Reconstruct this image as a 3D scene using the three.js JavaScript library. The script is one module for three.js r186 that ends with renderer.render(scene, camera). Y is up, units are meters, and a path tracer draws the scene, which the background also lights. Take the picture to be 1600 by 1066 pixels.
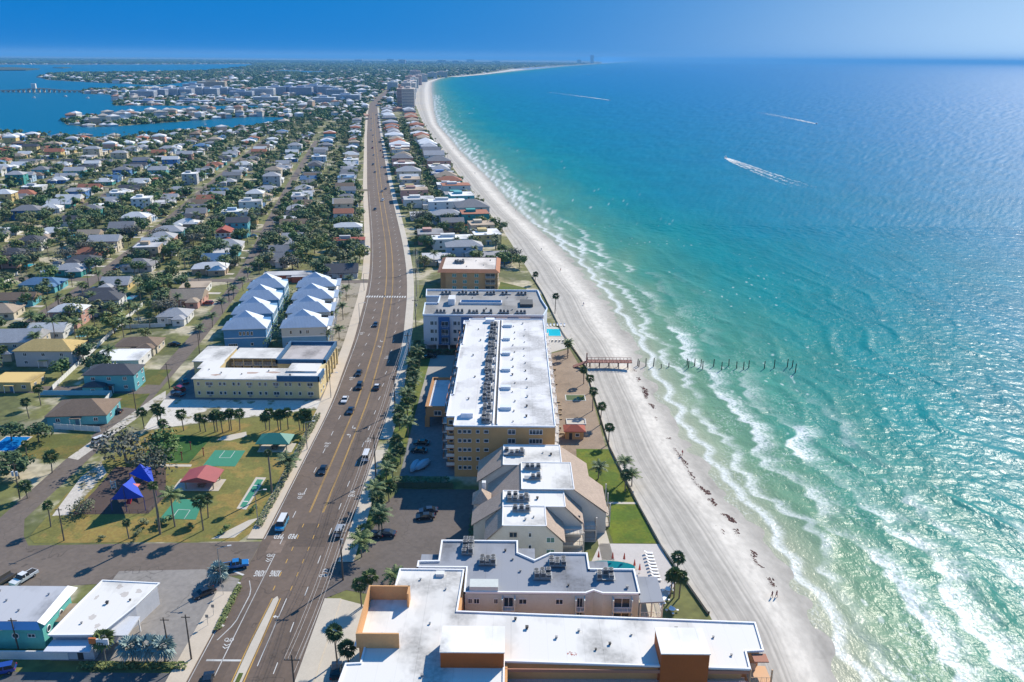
import * as THREE from 'three';
import { mergeGeometries } from 'three/addons/utils/BufferGeometryUtils.js';
import { MarchingCubes } from 'three/addons/objects/MarchingCubes.js';
import { FontLoader } from 'three/addons/loaders/FontLoader.js';
import { createNoise2D } from 'simplex-noise';

// ---------- camera, sky, sun, exposure ----------
const scene = new THREE.Scene();
const EYE = 105, FPX = 1300, PITCH = Math.atan(442 / FPX), ROLL = Math.atan(13 / 1600);
const camera = new THREE.PerspectiveCamera(2 * Math.atan(533 / FPX) * 180 / Math.PI, 1600 / 1066, 1, 200000);
camera.position.set(0, EYE, 0);
camera.rotation.order = 'YXZ';
camera.rotation.set(-PITCH, 0, ROLL);
const SUN_AZ = 35 * Math.PI / 180, SUN_EL = 35 * Math.PI / 180;
const sunDir = new THREE.Vector3(Math.sin(SUN_AZ) * Math.cos(SUN_EL), Math.sin(SUN_EL), -Math.cos(SUN_AZ) * Math.cos(SUN_EL));
{
  const W = 720, Hh = 360, data = new Float32Array(W * Hh * 4), d = new THREE.Vector3();
  for (let j = 0; j < Hh; j++) for (let i = 0; i < W; i++) {
    const el = ((j + 0.5) / Hh - 0.5) * Math.PI, az = ((i + 0.5) / W - 0.5) * 2 * Math.PI;
    d.set(Math.cos(az) * Math.cos(el), Math.sin(el), Math.sin(az) * Math.cos(el));
    const g = Math.acos(Math.min(1, Math.max(-1, d.dot(sunDir)))) * 180 / Math.PI;
    // clear blue, paler in the haze low towards the sun, a small aureole, and a fill glow added opposite the sun to lift shaded walls
    let da = Math.abs(Math.atan2(d.x, -d.z) - SUN_AZ); if (da > Math.PI) da = 2 * Math.PI - da;
    const k = (j * W + i) * 4, low = Math.exp(-Math.max(0, el) * 57.3 / 11), pale = low / (1 + Math.exp((da * 57.3 - 12) / 8)), aur = Math.exp(-((g / 13) ** 2)), t = Math.min(1, Math.max(0, (-Math.cos(g * Math.PI / 180) + 0.1) / 0.9)), antiFill = t * t * (3 - 2 * t), mid = Math.exp(-g / 45);
    data[k] = 0.0005 + 0.56 * pale + 0.5 * aur + 0.38 * antiFill;
    data[k + 1] = 0.12 + 0.56 * pale + 0.5 * aur + 0.38 * antiFill + 0.09 * mid;
    data[k + 2] = 0.41 + 0.40 * pale + 0.45 * aur + 0.26 * antiFill + 0.10 * mid;
    data[k + 3] = 1;
  }
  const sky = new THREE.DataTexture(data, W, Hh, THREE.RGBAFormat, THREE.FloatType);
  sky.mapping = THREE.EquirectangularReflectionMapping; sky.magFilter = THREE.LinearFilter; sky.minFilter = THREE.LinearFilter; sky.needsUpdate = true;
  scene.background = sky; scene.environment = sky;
}
const sun = new THREE.DirectionalLight(new THREE.Color(1, 0.915, 0.78), 4.9);
sun.position.copy(sunDir).multiplyScalar(900).add(new THREE.Vector3(0, 0, -400));
sun.target.position.set(0, 0, -400);
sun.castShadow = true; sun.shadow.mapSize.set(4096, 4096);
Object.assign(sun.shadow.camera, { left: -700, right: 700, top: 700, bottom: -700, near: 10, far: 2600 });
scene.add(sun, sun.target);
const renderer = new THREE.WebGLRenderer();
renderer.toneMapping = THREE.LinearToneMapping;
renderer.toneMappingExposure = 1.4;
renderer.shadowMap.enabled = true;
scene.fog = new THREE.FogExp2(new THREE.Color(0.16, 0.52, 1.0), 0.00005);

// ---------- numbers ----------
function mulberry(a) { return () => { a |= 0; a = a + 0x6D2B79F5 | 0; let t = Math.imul(a ^ a >>> 15, 1 | a); t = t + Math.imul(t ^ t >>> 7, 61 | t) ^ t; return ((t ^ t >>> 14) >>> 0) / 4294967296; }; }
let rnd = mulberry(7);
const rr = (a, b) => a + (b - a) * rnd();
const pick = (l) => l[Math.floor(rnd() * l.length)];
const clamp = (v, a = 0, b = 1) => Math.min(b, Math.max(a, v));
const sstep = (a, b, v) => { const t = clamp((v - a) / (b - a)); return t * t * (3 - 2 * t); };
const lerp = (a, b, t) => a + (b - a) * t;
const noise = createNoise2D(mulberry(11));
const fbm = (x, y, n = 4) => { let s = 0, a = 1, t = 0; for (let i = 0; i < n; i++) { s += a * noise(x, y); t += a; a *= 0.5; x = x * 2.03 + 17.1; y = y * 2.03 - 9.7; } return s / t; };
// where the line of sight through a point of the photograph (1600 x 1066) meets the level y = h
function G(px, py, h = 0) {
  const dx = px - 800, dy = py - 533, c = Math.cos(ROLL), s = Math.sin(ROLL);
  const x = dx * c + dy * s, y = dx * s - dy * c;
  const vy = y * Math.cos(PITCH) - FPX * Math.sin(PITCH), vz = FPX * Math.cos(PITCH) + y * Math.sin(PITCH), t = (h - EYE) / vy;
  return [x * t, vz * t];                                  // x to the right, distance ahead (= -z)
}
// piecewise curve: value at distance d from a list of [d, value]
function along(list) { return (d) => { if (d <= list[0][0]) return list[0][1]; for (let i = 1; i < list.length; i++) if (d <= list[i][0]) { const [a, u] = list[i - 1], [b, v] = list[i]; return u + (v - u) * (d - a) / (b - a); } return list[list.length - 1][1]; }; }
function smoothAlong(list, n = 2) { const f = along(list); return (d) => { const w = 4 + d * 0.03; return (f(d - w) + 2 * f(d) + f(d + w)) / 4; }; }
function table(f, most = 6400, step = 2) { const a = new Float64Array(most / step + 2); for (let i = 0; i < a.length; i++) a[i] = f(i * step); return (d) => { const q = clamp(d / step, 0, most / step), i = Math.floor(q); return a[i] + (a[i + 1] - a[i]) * (q - i); }; }

// ---------- textures ----------
const enc = (v) => { v = clamp(v); return Math.round(255 * (v <= 0.0031308 ? v * 12.92 : 1.055 * v ** (1 / 2.4) - 0.055)); };
function lattice(seed, p) { const r = mulberry(seed), a = new Float32Array(p * p); for (let i = 0; i < p * p; i++) a[i] = r(); return (u, v) => { u = (u % 1 + 1) % 1 * p; v = (v % 1 + 1) % 1 * p; const i = Math.floor(u), j = Math.floor(v), f = u - i, g = v - j, s = f * f * (3 - 2 * f), t = g * g * (3 - 2 * g), i1 = (i + 1) % p, j1 = (j + 1) % p; return lerp(lerp(a[(j % p) * p + i % p], a[(j % p) * p + i1], s), lerp(a[j1 * p + i % p], a[j1 * p + i1], s), t); }; }
function tileNoise(seed, p0, n = 4, gain = 0.55) { const l = []; for (let i = 0; i < n; i++) l.push(lattice(seed + i * 31, p0 * 2 ** i)); return (u, v) => { let s = 0, a = 1, t = 0; for (const f of l) { s += a * f(u, v); t += a; a *= gain; } return s / t; }; }
function makeTex(w, h, fn, srgb = true) {
  const data = new Uint8Array(w * h * 4), c = [0, 0, 0];
  for (let j = 0; j < h; j++) for (let i = 0; i < w; i++) { fn((i + 0.5) / w, (j + 0.5) / h, c); const k = (j * w + i) * 4; for (let q = 0; q < 3; q++) data[k + q] = srgb ? enc(c[q]) : Math.round(clamp(c[q]) * 255); data[k + 3] = 255; }
  const t = new THREE.DataTexture(data, w, h); t.magFilter = THREE.LinearFilter; t.minFilter = THREE.LinearMipmapLinearFilter; t.generateMipmaps = true;
  t.wrapS = t.wrapT = THREE.RepeatWrapping; if (srgb) t.colorSpace = THREE.SRGBColorSpace; t.needsUpdate = true; return t;
}
const grey = (f) => (u, v, c) => { c[0] = c[1] = c[2] = f(u, v); };
const tiled = (t, m) => { t.repeat.set(1 / m, 1 / m); return t; };
const TX = {};
{
  const a = tileNoise(3, 4, 6, 0.7), b = tileNoise(5, 64, 2), e = tileNoise(9, 3, 5), r = mulberry(77);
  TX.grain = tiled(makeTex(512, 512, grey((u, v) => 0.74 + 0.22 * a(u, v) + 0.1 * (b(u, v) - 0.5))), 14);
  TX.stain = tiled(makeTex(512, 512, grey((u, v) => 1.02 - 0.55 * sstep(0.5, 0.74, e(u, v)) * (0.35 + b(u, v) * 0.65) - 0.12 * sstep(0.5, 0.62, e(v, u * 2)) + 0.22 * (a(u, v) - 0.5) - (Math.abs((u * 10) % 1 - 0.5) < 0.012 ? 0.12 : 0))), 31);
  TX.asphalt = tiled(makeTex(1024, 1024, grey((u, v) => { const crack = Math.abs(e(u, v) - 0.5) < 0.004 ? 0.7 : 1; return (0.6 + 0.4 * a(u, v) + 0.25 * (b(u, v) - 0.5) + 0.18 * (e(v, u) - 0.5)) * crack; })), 46);
  TX.shingle = tiled(makeTex(512, 512, grey((u, v) => { const row = Math.floor(v * 32), c = Math.floor(u * 20 + (row % 2) * 0.5); const h = Math.sin(row * 127.1 + ((c + 20) % 20) * 311.7) * 43758.5; return 0.66 + 0.3 * (h - Math.floor(h)) * 0.6 + 0.2 * (a(u, v) - 0.4); })), 7);
  TX.tileRoof = tiled(makeTex(256, 256, grey((u, v) => 0.62 + 0.26 * Math.abs(Math.sin(u * Math.PI * 16)) + 0.3 * (a(u, v) - 0.5))), 5);
  const g1 = tileNoise(21, 5, 6, 0.65), g2 = tileNoise(23, 9, 5, 0.6), g3 = tileNoise(25, 90, 2);
  TX.grass = tiled(makeTex(512, 512, (u, v, c) => { const t = g1(u, v), n = 0.75 + 0.5 * g3(u, v), dry = sstep(0.45, 0.66, g2(u, v)); c[0] = lerp(0.62, 1.0, dry) * n * (0.7 + 0.5 * t); c[1] = lerp(0.72, 0.85, dry) * n * (0.7 + 0.5 * t); c[2] = lerp(0.5, 0.65, dry) * n * (0.6 + 0.5 * t); }), 38);
  TX.yard = tiled(makeTex(1024, 1024, (u, v, c) => { const t = g1(u, v), q = g2(u, v), n = 0.7 + 0.6 * g3(u, v), sandy = sstep(0.5, 0.63, 0.6 * q + 0.4 * a(u, v)), dk = sstep(0.5, 0.38, t); c[0] = lerp(lerp(0.14, 0.42, sandy), 0.06, dk * 0.6) * n; c[1] = lerp(lerp(0.145, 0.37, sandy), 0.075, dk * 0.6) * n; c[2] = lerp(lerp(0.04, 0.26, sandy), 0.022, dk * 0.6) * n; }), 120);
  TX.lotSand = tiled(makeTex(512, 512, (u, v, c) => { const w = sstep(0.5, 0.6, 0.5 * g2(u, v) + 0.5 * a(u, v)), n = 0.8 + 0.35 * g3(u, v); c[0] = lerp(0.58, 0.2, w) * n; c[1] = lerp(0.54, 0.18, w) * n; c[2] = lerp(0.48, 0.09, w) * n; }), 30);
  TX.dirt = tiled(makeTex(512, 512, (u, v, c) => { const n = 0.6 + 0.6 * a(u, v) + 0.3 * (g3(u, v) - 0.5); c[0] = 0.30 * n; c[1] = 0.225 * n; c[2] = 0.16 * n; }), 26);
  TX.sand = tiled(makeTex(512, 512, grey((u, v) => 0.8 + 0.14 * a(u, v) + 0.12 * (g3(u, v) - 0.5))), 17);
  const w1 = tileNoise(41, 12, 5, 0.62), w2 = tileNoise(43, 20, 4, 0.6), w3 = tileNoise(47, 9, 3, 0.6);
  TX.ripple = tiled(makeTex(1024, 1024, grey((u, v) => { const x = u + 0.03 * w3(u, v), y = v + 0.03 * w3(v, u); return 0.55 * (1 - Math.abs(2 * w1(x * 2, y) - 1)) + 0.45 * w2(x, y * 2); }), false), 64);
}
// ---------- materials (linear colours) ----------
const mats = new Map();
function M(r, g, b, rough = 0.85, map = null, extra) {
  const key = [r, g, b, rough, map, extra ? JSON.stringify(extra) : ''].join();
  if (!mats.has(key)) mats.set(key, new THREE.MeshPhysicalMaterial({ color: new THREE.Color().setRGB(r, g, b), roughness: rough, map: map ? TX[map] : null, side: THREE.DoubleSide, ...extra }));
  return mats.get(key);
}
const GLASS = M(0.03, 0.045, 0.06, 0.12, null, { metalness: 0, ior: 1.6 }), FRAME = M(0.75, 0.75, 0.74, 0.6), DARK = M(0.03, 0.03, 0.032, 0.6), WHITE = M(0.78, 0.78, 0.76, 0.7, 'grain'), STEEL = M(0.35, 0.36, 0.37, 0.45, null, { metalness: 0.7 });
const CONCRETE = M(0.58, 0.52, 0.43, 0.9, 'grain'), MARK = M(0.55, 0.55, 0.53, 0.7, 'stain'), MARKY = M(0.52, 0.30, 0.05, 0.7, 'stain');

// ---------- mesh builder: flat faces, uv in metres ----------
class B {
  constructor() { this.p = []; }
  tri(a, b, c) { this.p.push(...a, ...b, ...c); return this; }
  quad(a, b, c, d) { return this.tri(a, b, c).tri(a, c, d); }
  box(x0, x1, y0, y1, z0, z1, bottom = false) {
    const v = (i, j, k) => [i ? x1 : x0, j ? y1 : y0, k ? z1 : z0];
    this.quad(v(0, 0, 1), v(1, 0, 1), v(1, 1, 1), v(0, 1, 1)).quad(v(1, 0, 0), v(0, 0, 0), v(0, 1, 0), v(1, 1, 0)).quad(v(1, 0, 1), v(1, 0, 0), v(1, 1, 0), v(1, 1, 1)).quad(v(0, 0, 0), v(0, 0, 1), v(0, 1, 1), v(0, 1, 0)).quad(v(0, 1, 1), v(1, 1, 1), v(1, 1, 0), v(0, 1, 0));
    if (bottom) this.quad(v(0, 0, 0), v(1, 0, 0), v(1, 0, 1), v(0, 0, 1));
    return this;
  }
  // polygon [[x, z], ...] as a flat sheet at y, or with walls down to y0
  sheet(pts, y) { const sh = THREE.ShapeUtils.triangulateShape(pts.map(([x, z]) => new THREE.Vector2(x, z)), []); for (const [a, b, c] of sh) { const A = pts[a], Bq = pts[b], C = pts[c]; const up = (Bq[0] - A[0]) * (C[1] - A[1]) - (Bq[1] - A[1]) * (C[0] - A[0]) < 0; const t = [[A[0], y, A[1]], [Bq[0], y, Bq[1]], [C[0], y, C[1]]]; up ? this.tri(t[0], t[1], t[2]) : this.tri(t[0], t[2], t[1]); } return this; }
  sides(pts, y0, y1) { for (let i = 0; i < pts.length; i++) { const a = pts[i], b = pts[(i + 1) % pts.length]; this.quad([a[0], y0, a[1]], [b[0], y0, b[1]], [b[0], y1, b[1]], [a[0], y1, a[1]]); } return this; }
  prism(pts, y0, y1) { return this.sides(pts, y0, y1).sheet(pts, y1); }
  tube(a, b, r0, r1 = r0, n = 6) { const A = new THREE.Vector3(...a), Bv = new THREE.Vector3(...b), d = Bv.clone().sub(A).normalize(), u = new THREE.Vector3(Math.abs(d.y) > 0.9 ? 1 : 0, Math.abs(d.y) > 0.9 ? 0 : 1, 0).cross(d).normalize(), w = d.clone().cross(u); const ring = (c, r) => Array.from({ length: n }, (_, i) => { const t = i / n * 2 * Math.PI; return c.clone().addScaledVector(u, Math.cos(t) * r).addScaledVector(w, Math.sin(t) * r).toArray(); }); const p = ring(A, r0), q = ring(Bv, r1); for (let i = 0; i < n; i++) { const j = (i + 1) % n; this.quad(p[i], p[j], q[j], q[i]); this.tri(q[i], q[j], Bv.toArray()); } return this; }
  hip(x0, x1, z0, z1, y0, rise, ridge = 'x', over = 0.4, gable = false) {
    x0 -= over; x1 += over; z0 -= over; z1 += over; const y1 = y0 + rise, xm = (x0 + x1) / 2, zm = (z0 + z1) / 2; let a, b;
    const inset = gable ? 0 : Math.min((x1 - x0) / 2, (z1 - z0) / 2) * 0.98;
    if (ridge === 'x') { a = [x0 + inset, y1, zm]; b = [x1 - inset, y1, zm]; } else { a = [xm, y1, z1 - inset]; b = [xm, y1, z0 + inset]; }
    const c = [[x0, y0, z1], [x1, y0, z1], [x1, y0, z0], [x0, y0, z0]];
    if (ridge === 'x') this.quad(c[0], c[1], b, a).quad(c[2], c[3], a, b).tri(c[1], c[2], b).tri(c[3], c[0], a); else this.quad(c[1], c[2], b, a).quad(c[3], c[0], a, b).tri(c[0], c[1], a).tri(c[2], c[3], b);
    return this.quad([x0, y0 - 0.18, z1], [x1, y0 - 0.18, z1], c[1], c[0]).quad([x1, y0 - 0.18, z1], [x1, y0 - 0.18, z0], c[2], c[1]).quad([x0, y0 - 0.18, z0], [x0, y0 - 0.18, z1], c[0], c[3]).quad([x0, y0 - 0.18, z0], [x1, y0 - 0.18, z0], [x1, y0 - 0.18, z1], [x0, y0 - 0.18, z1]);
  }
  geo(uvScale = 1) {
    const n = this.p.length / 3, P = new Float32Array(this.p), N = new Float32Array(n * 3), U = new Float32Array(n * 2), a = new THREE.Vector3(), b = new THREE.Vector3(), c = new THREE.Vector3();
    for (let t = 0; t < n; t += 3) {
      a.fromArray(P, t * 3); b.fromArray(P, t * 3 + 3).sub(a); c.fromArray(P, t * 3 + 6).sub(a); b.cross(c).normalize();
      for (let q = 0; q < 3; q++) { const k = t + q, x = P[k * 3], y = P[k * 3 + 1], z = P[k * 3 + 2]; N[k * 3] = b.x; N[k * 3 + 1] = b.y; N[k * 3 + 2] = b.z; const ay = Math.abs(b.y), ax = Math.abs(b.x), az = Math.abs(b.z); let u, v; if (ay > 0.75 || (ay > 0.3 && ax < az)) { u = x; v = -z; } else if (ay > 0.3) { u = z; v = x; } else if (ax > az) { u = z; v = y; } else { u = x; v = y; } U[k * 2] = u * uvScale; U[k * 2 + 1] = v * uvScale; }
    }
    const g = new THREE.BufferGeometry(); g.setAttribute('position', new THREE.BufferAttribute(P, 3)); g.setAttribute('normal', new THREE.BufferAttribute(N, 3)); g.setAttribute('uv', new THREE.BufferAttribute(U, 2)); return g;
  }
}
const bx = (...a) => new B().box(...a).geo();
// ---------- objects ----------
const taken = new Map();
const numbered = (n) => { const k = taken.get(n) || 0; taken.set(n, k + 1); return k ? n + '_' + String(k).padStart(3, '0') : n; };
const shade = (m) => { m.castShadow = true; m.receiveShadow = true; return m; };
function tag(o, label, category, group) { o.userData.label = label; o.userData.category = category; if (group) o.userData.group = group; return o; }
function thing(name, label, category, x, d, turn = 0, group, y = 0) { const o = new THREE.Group(); o.name = numbered(name); o.position.set(x, y, -d); o.rotation.y = turn; scene.add(o); return tag(o, label, category, group); }
function part(parent, name, geo, mat, x = 0, y = 0, z = 0) { const m = shade(new THREE.Mesh(geo instanceof B ? geo.geo() : geo, mat)); m.name = name; m.position.set(x, y, z); parent.add(m); return m; }
function one(name, label, category, geo, mat, x, d, group, turn = 0, y = 0) { const m = shade(new THREE.Mesh(geo instanceof B ? geo.geo() : geo, mat)); m.name = numbered(name); m.position.set(x, y, -d); m.rotation.y = turn; scene.add(m); return tag(m, label, category, group); }
function struct(name, geo, mat, y = 0) { const m = shade(new THREE.Mesh(geo instanceof B ? geo.geo() : geo, mat)); m.name = numbered(name); m.position.y = y; m.userData.kind = 'structure'; scene.add(m); return m; }
function stuff(name, o, label) { o.name = numbered(name); o.userData.kind = 'stuff'; if (label) o.userData.label = label; shade(o); scene.add(o); return o; }
// a window: frame (part) with its pane (sub-part), on a wall that faces 'f' (+z), 'r' (+x) or 'l' (-x)
const geoCache = new Map();
const cached = (k, f) => { if (!geoCache.has(k)) geoCache.set(k, f()); return geoCache.get(k); };
function win(parent, face, x, y, z, w, h, pane = true, frame = FRAME, glass = GLASS, mull = 0) {
  const fg = cached('wf' + w + ',' + h + ',' + mull, () => { const t = 0.09, b = new B(); b.box(-w / 2, w / 2, h / 2 - t, h / 2, 0, 0.09).box(-w / 2, w / 2, -h / 2, -h / 2 + t, 0, 0.12, true).box(-w / 2, -w / 2 + t, -h / 2, h / 2, 0, 0.08).box(w / 2 - t, w / 2, -h / 2, h / 2, 0, 0.08); for (let i = 1; i <= mull; i++) { const q = -w / 2 + w * i / (mull + 1); b.box(q - 0.04, q + 0.04, -h / 2, h / 2, 0, 0.07); } return b.geo(); });
  const gg = cached('wg' + w + ',' + h, () => bx(-w / 2 + 0.05, w / 2 - 0.05, -h / 2 + 0.05, h / 2 - 0.05, 0.0, 0.025));
  let m;
  if (pane) { m = part(parent, 'window', fg, frame, x, y, z); part(m, 'pane', gg, glass); } else m = part(parent, 'window', cached('wo' + w + ',' + h, () => bx(-w / 2, w / 2, -h / 2, h / 2, 0, 0.05)), glass, x, y, z);
  m.rotation.y = face === 'r' ? Math.PI / 2 : face === 'l' ? -Math.PI / 2 : 0;
  return m;
}
// pixel helpers for the enlarged views the measures were taken from
const Zm = (ox, oy, s) => (x, y, h = 0) => G(ox + x / s, oy + y / s, h);
const flip = (pts) => pts.map(([x, d]) => [x, -d]);

// ---------- coast, land, sea ----------
const SEA = -0.8;
const roadX = table(smoothAlong([[60, -47.6], [121, -47.6], [172, -47.2], [245, -47.8], [312, -51.7], [370, -57.2], [411, -62.3], [455, -68.9], [497, -75.8], [715, -114.3], [1185, -193.4], [1640, -268], [2030, -330], [2861, -415], [3634, -500], [5000, -560]]));
const waterPx = [[1335, 1130], [1322, 1066], [1292, 997], [1243, 910], [1190, 833], [1131, 775], [1092, 714], [1049, 654], [1016, 591], [994, 541], [969, 505], [940, 460], [890, 400], [807, 328], [762, 277], [719, 236], [704, 217], [684, 195], [678, 172], [675, 142], [675, 129], [686, 123], [712, 118], [742, 116]];
const shoreX = table(smoothAlong([[40, 60], [90, 61], ...waterPx.map(([x, y]) => G(x, y, SEA).reverse())]));
const backPx = [[1120, 975], [1037, 857], [1000, 790], [955, 700], [915, 570], [880, 520], [850, 460], [780, 350], [735, 300], [700, 250], [680, 222], [660, 190], [648, 160], [648, 140], [655, 128], [700, 120]];
const backX = along([[40, 44], [100, 40], ...backPx.map(([x, y]) => G(x, y, 0).reverse())]);
// land: everything left of the beach, reaching the horizon
{
  const ds = []; for (let d = 40; d < 5070; d += d < 700 ? 5 : d < 1600 ? 14 : 60) ds.push(d);
  const right = ds.map((d) => [backX(d) - 0.2, d]);
  const far = [[-262, 5800], [-150, 6900], [-22, 8900], [300, 11000], [746, 13360], [2050, 20600], [3400, 34000], [3900, 42000], [7000, 150000]];
  const pts = flip([[-120000, 40], ...right, ...far, [-120000, 150000]]);
  struct('ground', new B().sheet(pts, 0), M(1, 1, 1, 0.95, 'yard'));
  struct('far_beach', new B().sheet(flip([[-384, 5070], [-262, 5800], [-150, 6900], [-22, 8900], [140, 9100], [60, 8200], [-90, 6800], [-210, 5750], [-330, 5050]]), 0.3), M(0.62, 0.58, 0.52, 0.95, 'sand'));
}
// the bay behind the barrier island
{
  const px = [[-500, 101], [0, 101], [200, 101], [390, 100.2], [402, 103], [380, 107.5], [310, 112], [200, 114.5], [114, 115.5], [75, 117.5], [60, 121], [75, 125], [120, 127.5], [190, 131], [240, 133], [270, 131], [300, 127], [332, 126], [335, 131], [310, 136], [270, 138.5], [200, 139], [150, 141.5], [130, 143], [130, 146.5], [178, 148], [182, 151], [176, 157], [178, 165], [300, 165.5], [430, 165.5], [430, 168.5], [400, 171], [260, 177], [160, 181], [108, 184], [98, 189], [104, 195], [140, 199], [178, 198], [228, 194], [300, 189], [400, 182], [445, 184], [445, 190], [400, 199], [300, 205], [200, 214], [110, 214], [60, 212], [0, 206], [-500, 196]];
  const bayMat = new THREE.MeshPhysicalMaterial({ color: new THREE.Color(0.003, 0.12, 0.19), roughness: 0.3, ior: 1.33, bumpMap: TX.ripple, bumpScale: 0.6, side: THREE.DoubleSide });
  struct('bay_water', new B().sheet(flip(px.map(([x, y]) => G(x, y))), 0.25), bayMat);
  struct('bay_water', new B().sheet(flip([[395, 112], [440, 109.5], [512, 112], [506, 115.5], [440, 114]].map(([x, y]) => G(x, y))), 0.25), bayMat);
  for (const q of [[[335, 121], [420, 117.5], [432, 119], [345, 123]], [[430, 105], [520, 103.4], [522, 105], [440, 106.6]], [[455, 127], [520, 124.5], [524, 126.5], [460, 129]], [[360, 135], [420, 132], [424, 134], [366, 137]]]) struct('bay_water', new B().sheet(flip(q.map(([x, y]) => G(x, y))), 0.25), bayMat);
  struct('islet', new B().prism(flip([[-60, 107], [20, 106], [62, 108.5], [40, 110.5], [-60, 111]].map(([x, y]) => G(x, y))), 0, 6), M(0.035, 0.06, 0.03, 1, 'grass'));
  struct('islet', new B().prism(flip([[82, 106.3], [100, 105.6], [112, 106.3], [98, 107]].map(([x, y]) => G(x, y))), 0, 5), M(0.035, 0.06, 0.03, 1, 'grass'));
}
const shoreCos = table((d) => { const s = (shoreX(d + 10) - shoreX(d - 10)) / 20; return 1 / Math.sqrt(1 + s * s); });
const offshore = (x, d) => (x - shoreX(d)) * shoreCos(d);
// colour of the water itself: pale green over the sand bars, turquoise, then deep blue
const seaStops = [[-6, [0.42, 0.40, 0.32]], [3, [0.33, 0.36, 0.26]], [14, [0.14, 0.265, 0.17]], [35, [0.06, 0.235, 0.175]], [80, [0.007, 0.195, 0.205]], [150, [0.001, 0.168, 0.235]], [330, [0.0003, 0.152, 0.275]], [700, [0.0002, 0.145, 0.315]], [1600, [0.0001, 0.142, 0.34]], [6000, [0.0001, 0.14, 0.345]]];
function seaColor(x, d, c, foamy = true) {
  const w0 = offshore(x, d); if (w0 < -14) { c[0] = 0.42; c[1] = 0.4; c[2] = 0.32; return; }
  const big = fbm(x / 260, d / 260, 3), w = w0 + (w0 > 20 ? 0.25 * Math.min(w0, 220) * big + 6 * noise(x / 21, d / 60) : 0);
  let i = 1; while (i < seaStops.length - 1 && w > seaStops[i][0]) i++;
  const [a, p] = seaStops[i - 1], [b, q] = seaStops[i], t = clamp((w - a) / (b - a));
  const v = 1 + 0.12 * fbm(x / 40 + 5, d / 90, 3) + 0.05 * noise(x / 9, d / 24);
  for (let k = 0; k < 3; k++) c[k] = lerp(p[k], q[k], t) * v;
  if (!foamy || w0 > 140) return;
  // foam: swash edge and breaking lines over the bars, with lace behind each
  const far = sstep(330, 520, d), s = d;
  let f = 0;
  const lace = 1 - Math.abs(fbm(x / 3.2, d / 4.5, 3)) * 2.4, fine = fbm(x / 1.1 + 40, d / 1.3, 2);
  const lines = far > 0.5 ? [[2.5, 4, 1, 0.2], [8, 5, 1, 2.4], [15, 5, 0.9, 5.1], [23, 4.5, 0.55, 7.7]] : [[2.5, 3.6, 1, 0.2], [9, 4.5, 0.75, 1.3], [19, 8, 0.95, 2.4], [32, 10, 1.1, 5.1], [46, 8, d < 190 ? 0.65 : 0.4, 7.7], [60, 8, d < 180 ? 0.4 : 0, 9.1]];
  for (const [c0, wid, amp, ph] of lines) {
    const cc = c0 + (c0 < 5 ? 2.2 * noise(s / 17 + ph, ph) : 4.5 * noise(s / 40 + ph, ph) + 1.8 * noise(s / 8, ph)), e = w0 - cc;
    const on = c0 < 5 ? 0.85 : (0.2 + 0.8 * sstep(-0.55, 0.3, noise(s / 45 + ph * 3, 3.3 + ph) + 0.4 * noise(s / 11, ph)));
    const front = sstep(-1.0, 0.4, e) * (1 - sstep(0.3, wid, e));
    const keep = c0 > 25 ? 1 - 0.85 * sstep(215, 290, d) : 1; f = Math.max(f, amp * keep * on * front * (0.45 + 0.55 * sstep(0.1, 0.75, lace + 0.5 * fine + (e < 2.2 ? 0.6 : 0))));
  }
  f = Math.max(f, 0.42 * (1 - sstep(25, 62, w0)) * (1 - sstep(330, 430, d)) * sstep(0.72, 0.98, lace + 0.2 * fine) * sstep(-0.1, 0.5, fbm(x / 25, d / 40, 2)));
  // a few whitecaps farther out
  f = Math.max(f, 0.5 * sstep(0.80, 0.92, noise(x / 6 + 90, d / 13)) * sstep(0.1, 0.5, noise(x / 50, d / 80)) * (1 - sstep(70, 135, w0)));
  f = clamp(f * (0.8 + 0.4 * fine));
  c[0] = lerp(c[0], 0.80, f); c[1] = lerp(c[1], 0.82, f); c[2] = lerp(c[2], 0.80, f);
}
function farWave(x, d, w) { const lg = Math.log2(Math.max(1, d * 0.02 / 5)), l0 = 5 * 2 ** Math.floor(lg), fr = lg - Math.floor(lg), k = sstep(2, 40, w) * (d > 8000 ? 0 : 1), a = Math.min(0.8, l0 * (1 + fr) * 0.021), wv = (l) => fbm((x + 0.3 * d) / l, d / l / 1.6, 2) + 0.5 * noise((x + 0.3 * d) / l / 0.45, d / l / 0.8); return SEA + k * a * lerp(wv(l0), fr > 0.01 ? wv(l0 * 2) : 0, fr); }
function waveHeight(x, d) {
  const w = offshore(x, d), dist = Math.hypot(x, d), k = sstep(1, 14, w) * (1 - 0.6 * sstep(300, 650, dist));
  const ph = w / 15.5 * 2 * Math.PI + 3.2 * noise(d / 75, w / 60) + d * 0.02, s1 = Math.sin(ph);
  const swell = 0.44 * Math.max(0, s1) ** 2.2 * (0.55 + 0.6 * noise(d / 38, w / 33)) * (1 - 0.35 * sstep(60, 220, w));
  const chop = 0.18 * fbm(x / 5.5 + 0.35 * d / 5.5, d / 9, 3) + 0.055 * noise((x + 0.3 * d) / 2.3, d / 3.6);
  const y = SEA + 0.09 * noise(d / 11, 4.4) * (1 - k) + k * (swell + chop), t = sstep(420, 555, d);
  return t > 0 ? lerp(y, farWave(x, d, w), t) : y;
}
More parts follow.
